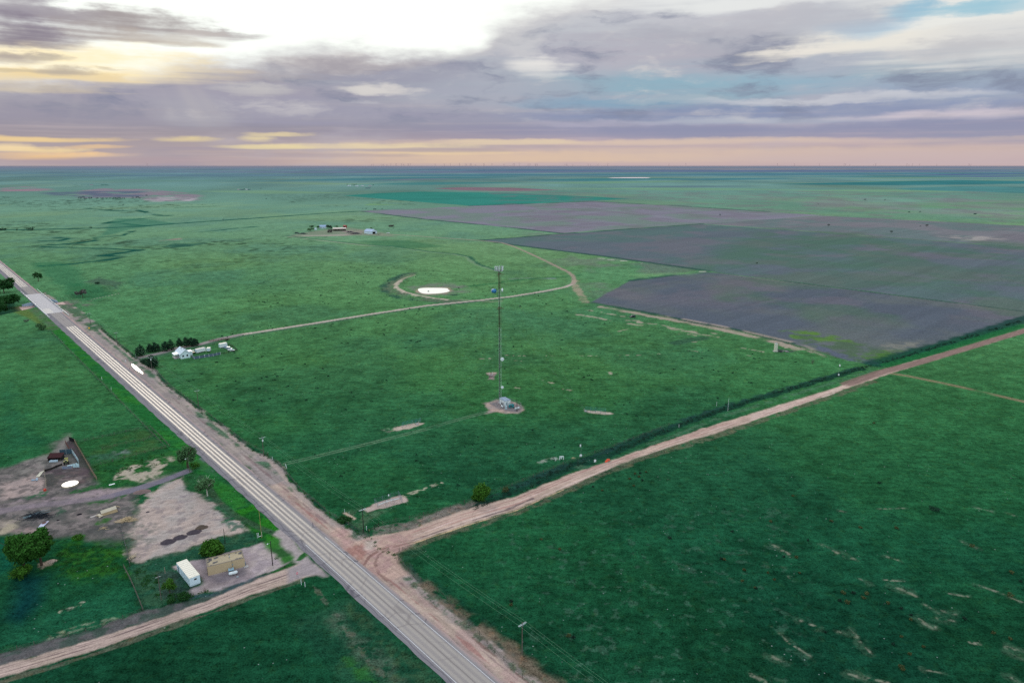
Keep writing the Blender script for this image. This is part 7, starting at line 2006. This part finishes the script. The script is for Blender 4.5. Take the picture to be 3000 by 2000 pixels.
# far homesteads
FW = M('far_white', (196, 200, 212), .7, .08, .1); FD = M('far_dark', (70, 84, 104), .8, .1, .1); FP = M('far_pink', (196, 176, 180), .7, .08, .1)  # haze put into the wall and roof colours
for i, (px, py, w_, d_, rf, wl, lab) in enumerate([(699, 556.5, 7, 5, FP, FD, 'hazy dark shed at the left end of the left far homestead'), (709, 556.5, 8, 5, FD, FD, 'hazy dark barn in the middle of the left far homestead'), (722, 555.5, 7, 5, FW, FP, 'hazy pale roofed house of the left far homestead'), (730, 556.5, 7, 4, FD, FD, 'hazy dark low shed at the right of the left far homestead'),
                                                  (1023, 545, 10, 6, FW, FW, 'hazy white barn at the left of the right far homestead'), (1046, 546, 9, 6, FW, FW, 'hazy bluish white barn in the middle of the right far homestead'), (1062, 545.5, 9, 4, FW, FP, 'hazy pale shed right of the middle barn at the far homestead'), (1084, 545.5, 9, 4, FP, FD, 'hazy long shed at the right of the right far homestead'), (1078, 552, 14, 3, FD, FD, 'dark long low shed below the right far homestead'), (268, 542, 9, 5, FD, FP, 'hazy reddish house above the far bad lands')]):
    m_ = mpp(px, py)
    barn('far_barn', lab, px, py, w_ * m_, d_ * m_ * .6, 3.2 * m_ / 3, 4.6 * m_ / 3, R(10 * (i % 5) - 20), wl, rf, 'barn', group='buildings of the far homesteads')
for i, (px, py, w, h_) in enumerate([(764, 554, 6, 3), (1017, 544, 6, 6), (1031, 543, 6, 5), (1039, 546, 9, 8), (1044, 543, 5, 5), (1094, 544.5, 6, 5), (1111, 545, 4, 3), (716, 556, 8, 3)]):
    lab = ['hazy tree standing alone right of the left far homestead', 'hazy tree at the left edge of the right far homestead', 'hazy thin tree between the white barns of the far homestead', 'tallest hazy tree beside the bluish white far barn', 'hazy tree just right of the tallest far homestead tree', 'hazy tree behind the long far shed', 'last hazy tree right of the right far homestead', 'hazy low tree among the left far homestead roofs'][i]
    tree('far_tree', lab, (px, py), py - h_, w, 'round', L_FAR, 120, 350 + i, 'hazy trees at the far homesteads', trunk=False)
# wind farm strung along the horizon
TURB = M('turbine_haze', (176, 150, 152), .8, .03, .01)
proto = None
r = random.Random(12)
def turbine_mesh(phase):
    mb = MB()
    mb.tube((0, 0, 0), (0, 0, 52), 3.4, 2.4, 5)
    mb.box((0, -2, 53), (3.5, 8, 3.5))
    for k_ in range(3):
        a = phase + k_ * 2.094
        mb.tube((0, -6, 53), (math.cos(a) * 30, -6, 53 + math.sin(a) * 30), 2.0, .7, 4)
    return mb.mesh('wind_turbine')
tm = [turbine_mesh(q) for q in (.3, .9, 1.6, 1.2)]
for m_ in tm: m_.materials.append(TURB)
xs = [r.uniform(1080, 1790) for _ in range(44)] + [r.uniform(2260, 2860) for _ in range(16)] + [430, 2010, 1960]
for i, px in enumerate(sorted(xs)):
    yy = 18200 + r.uniform(-900, 1300)
    s_ = r.uniform(.75, 1.15)
    o = bpy.data.objects.new('wind_turbine', tm[i % 4])
    col.objects.link(o)
    o.location = ((px - 1500) / F * yy * CT, yy, 0)
    o.scale = (s_, s_, s_)
    o.rotation_euler = (0, 0, r.uniform(-.6, .6))
    tag(o, 'tiny hazy wind turbine standing on the horizon', 'wind turbine', 'wind turbines along the horizon')
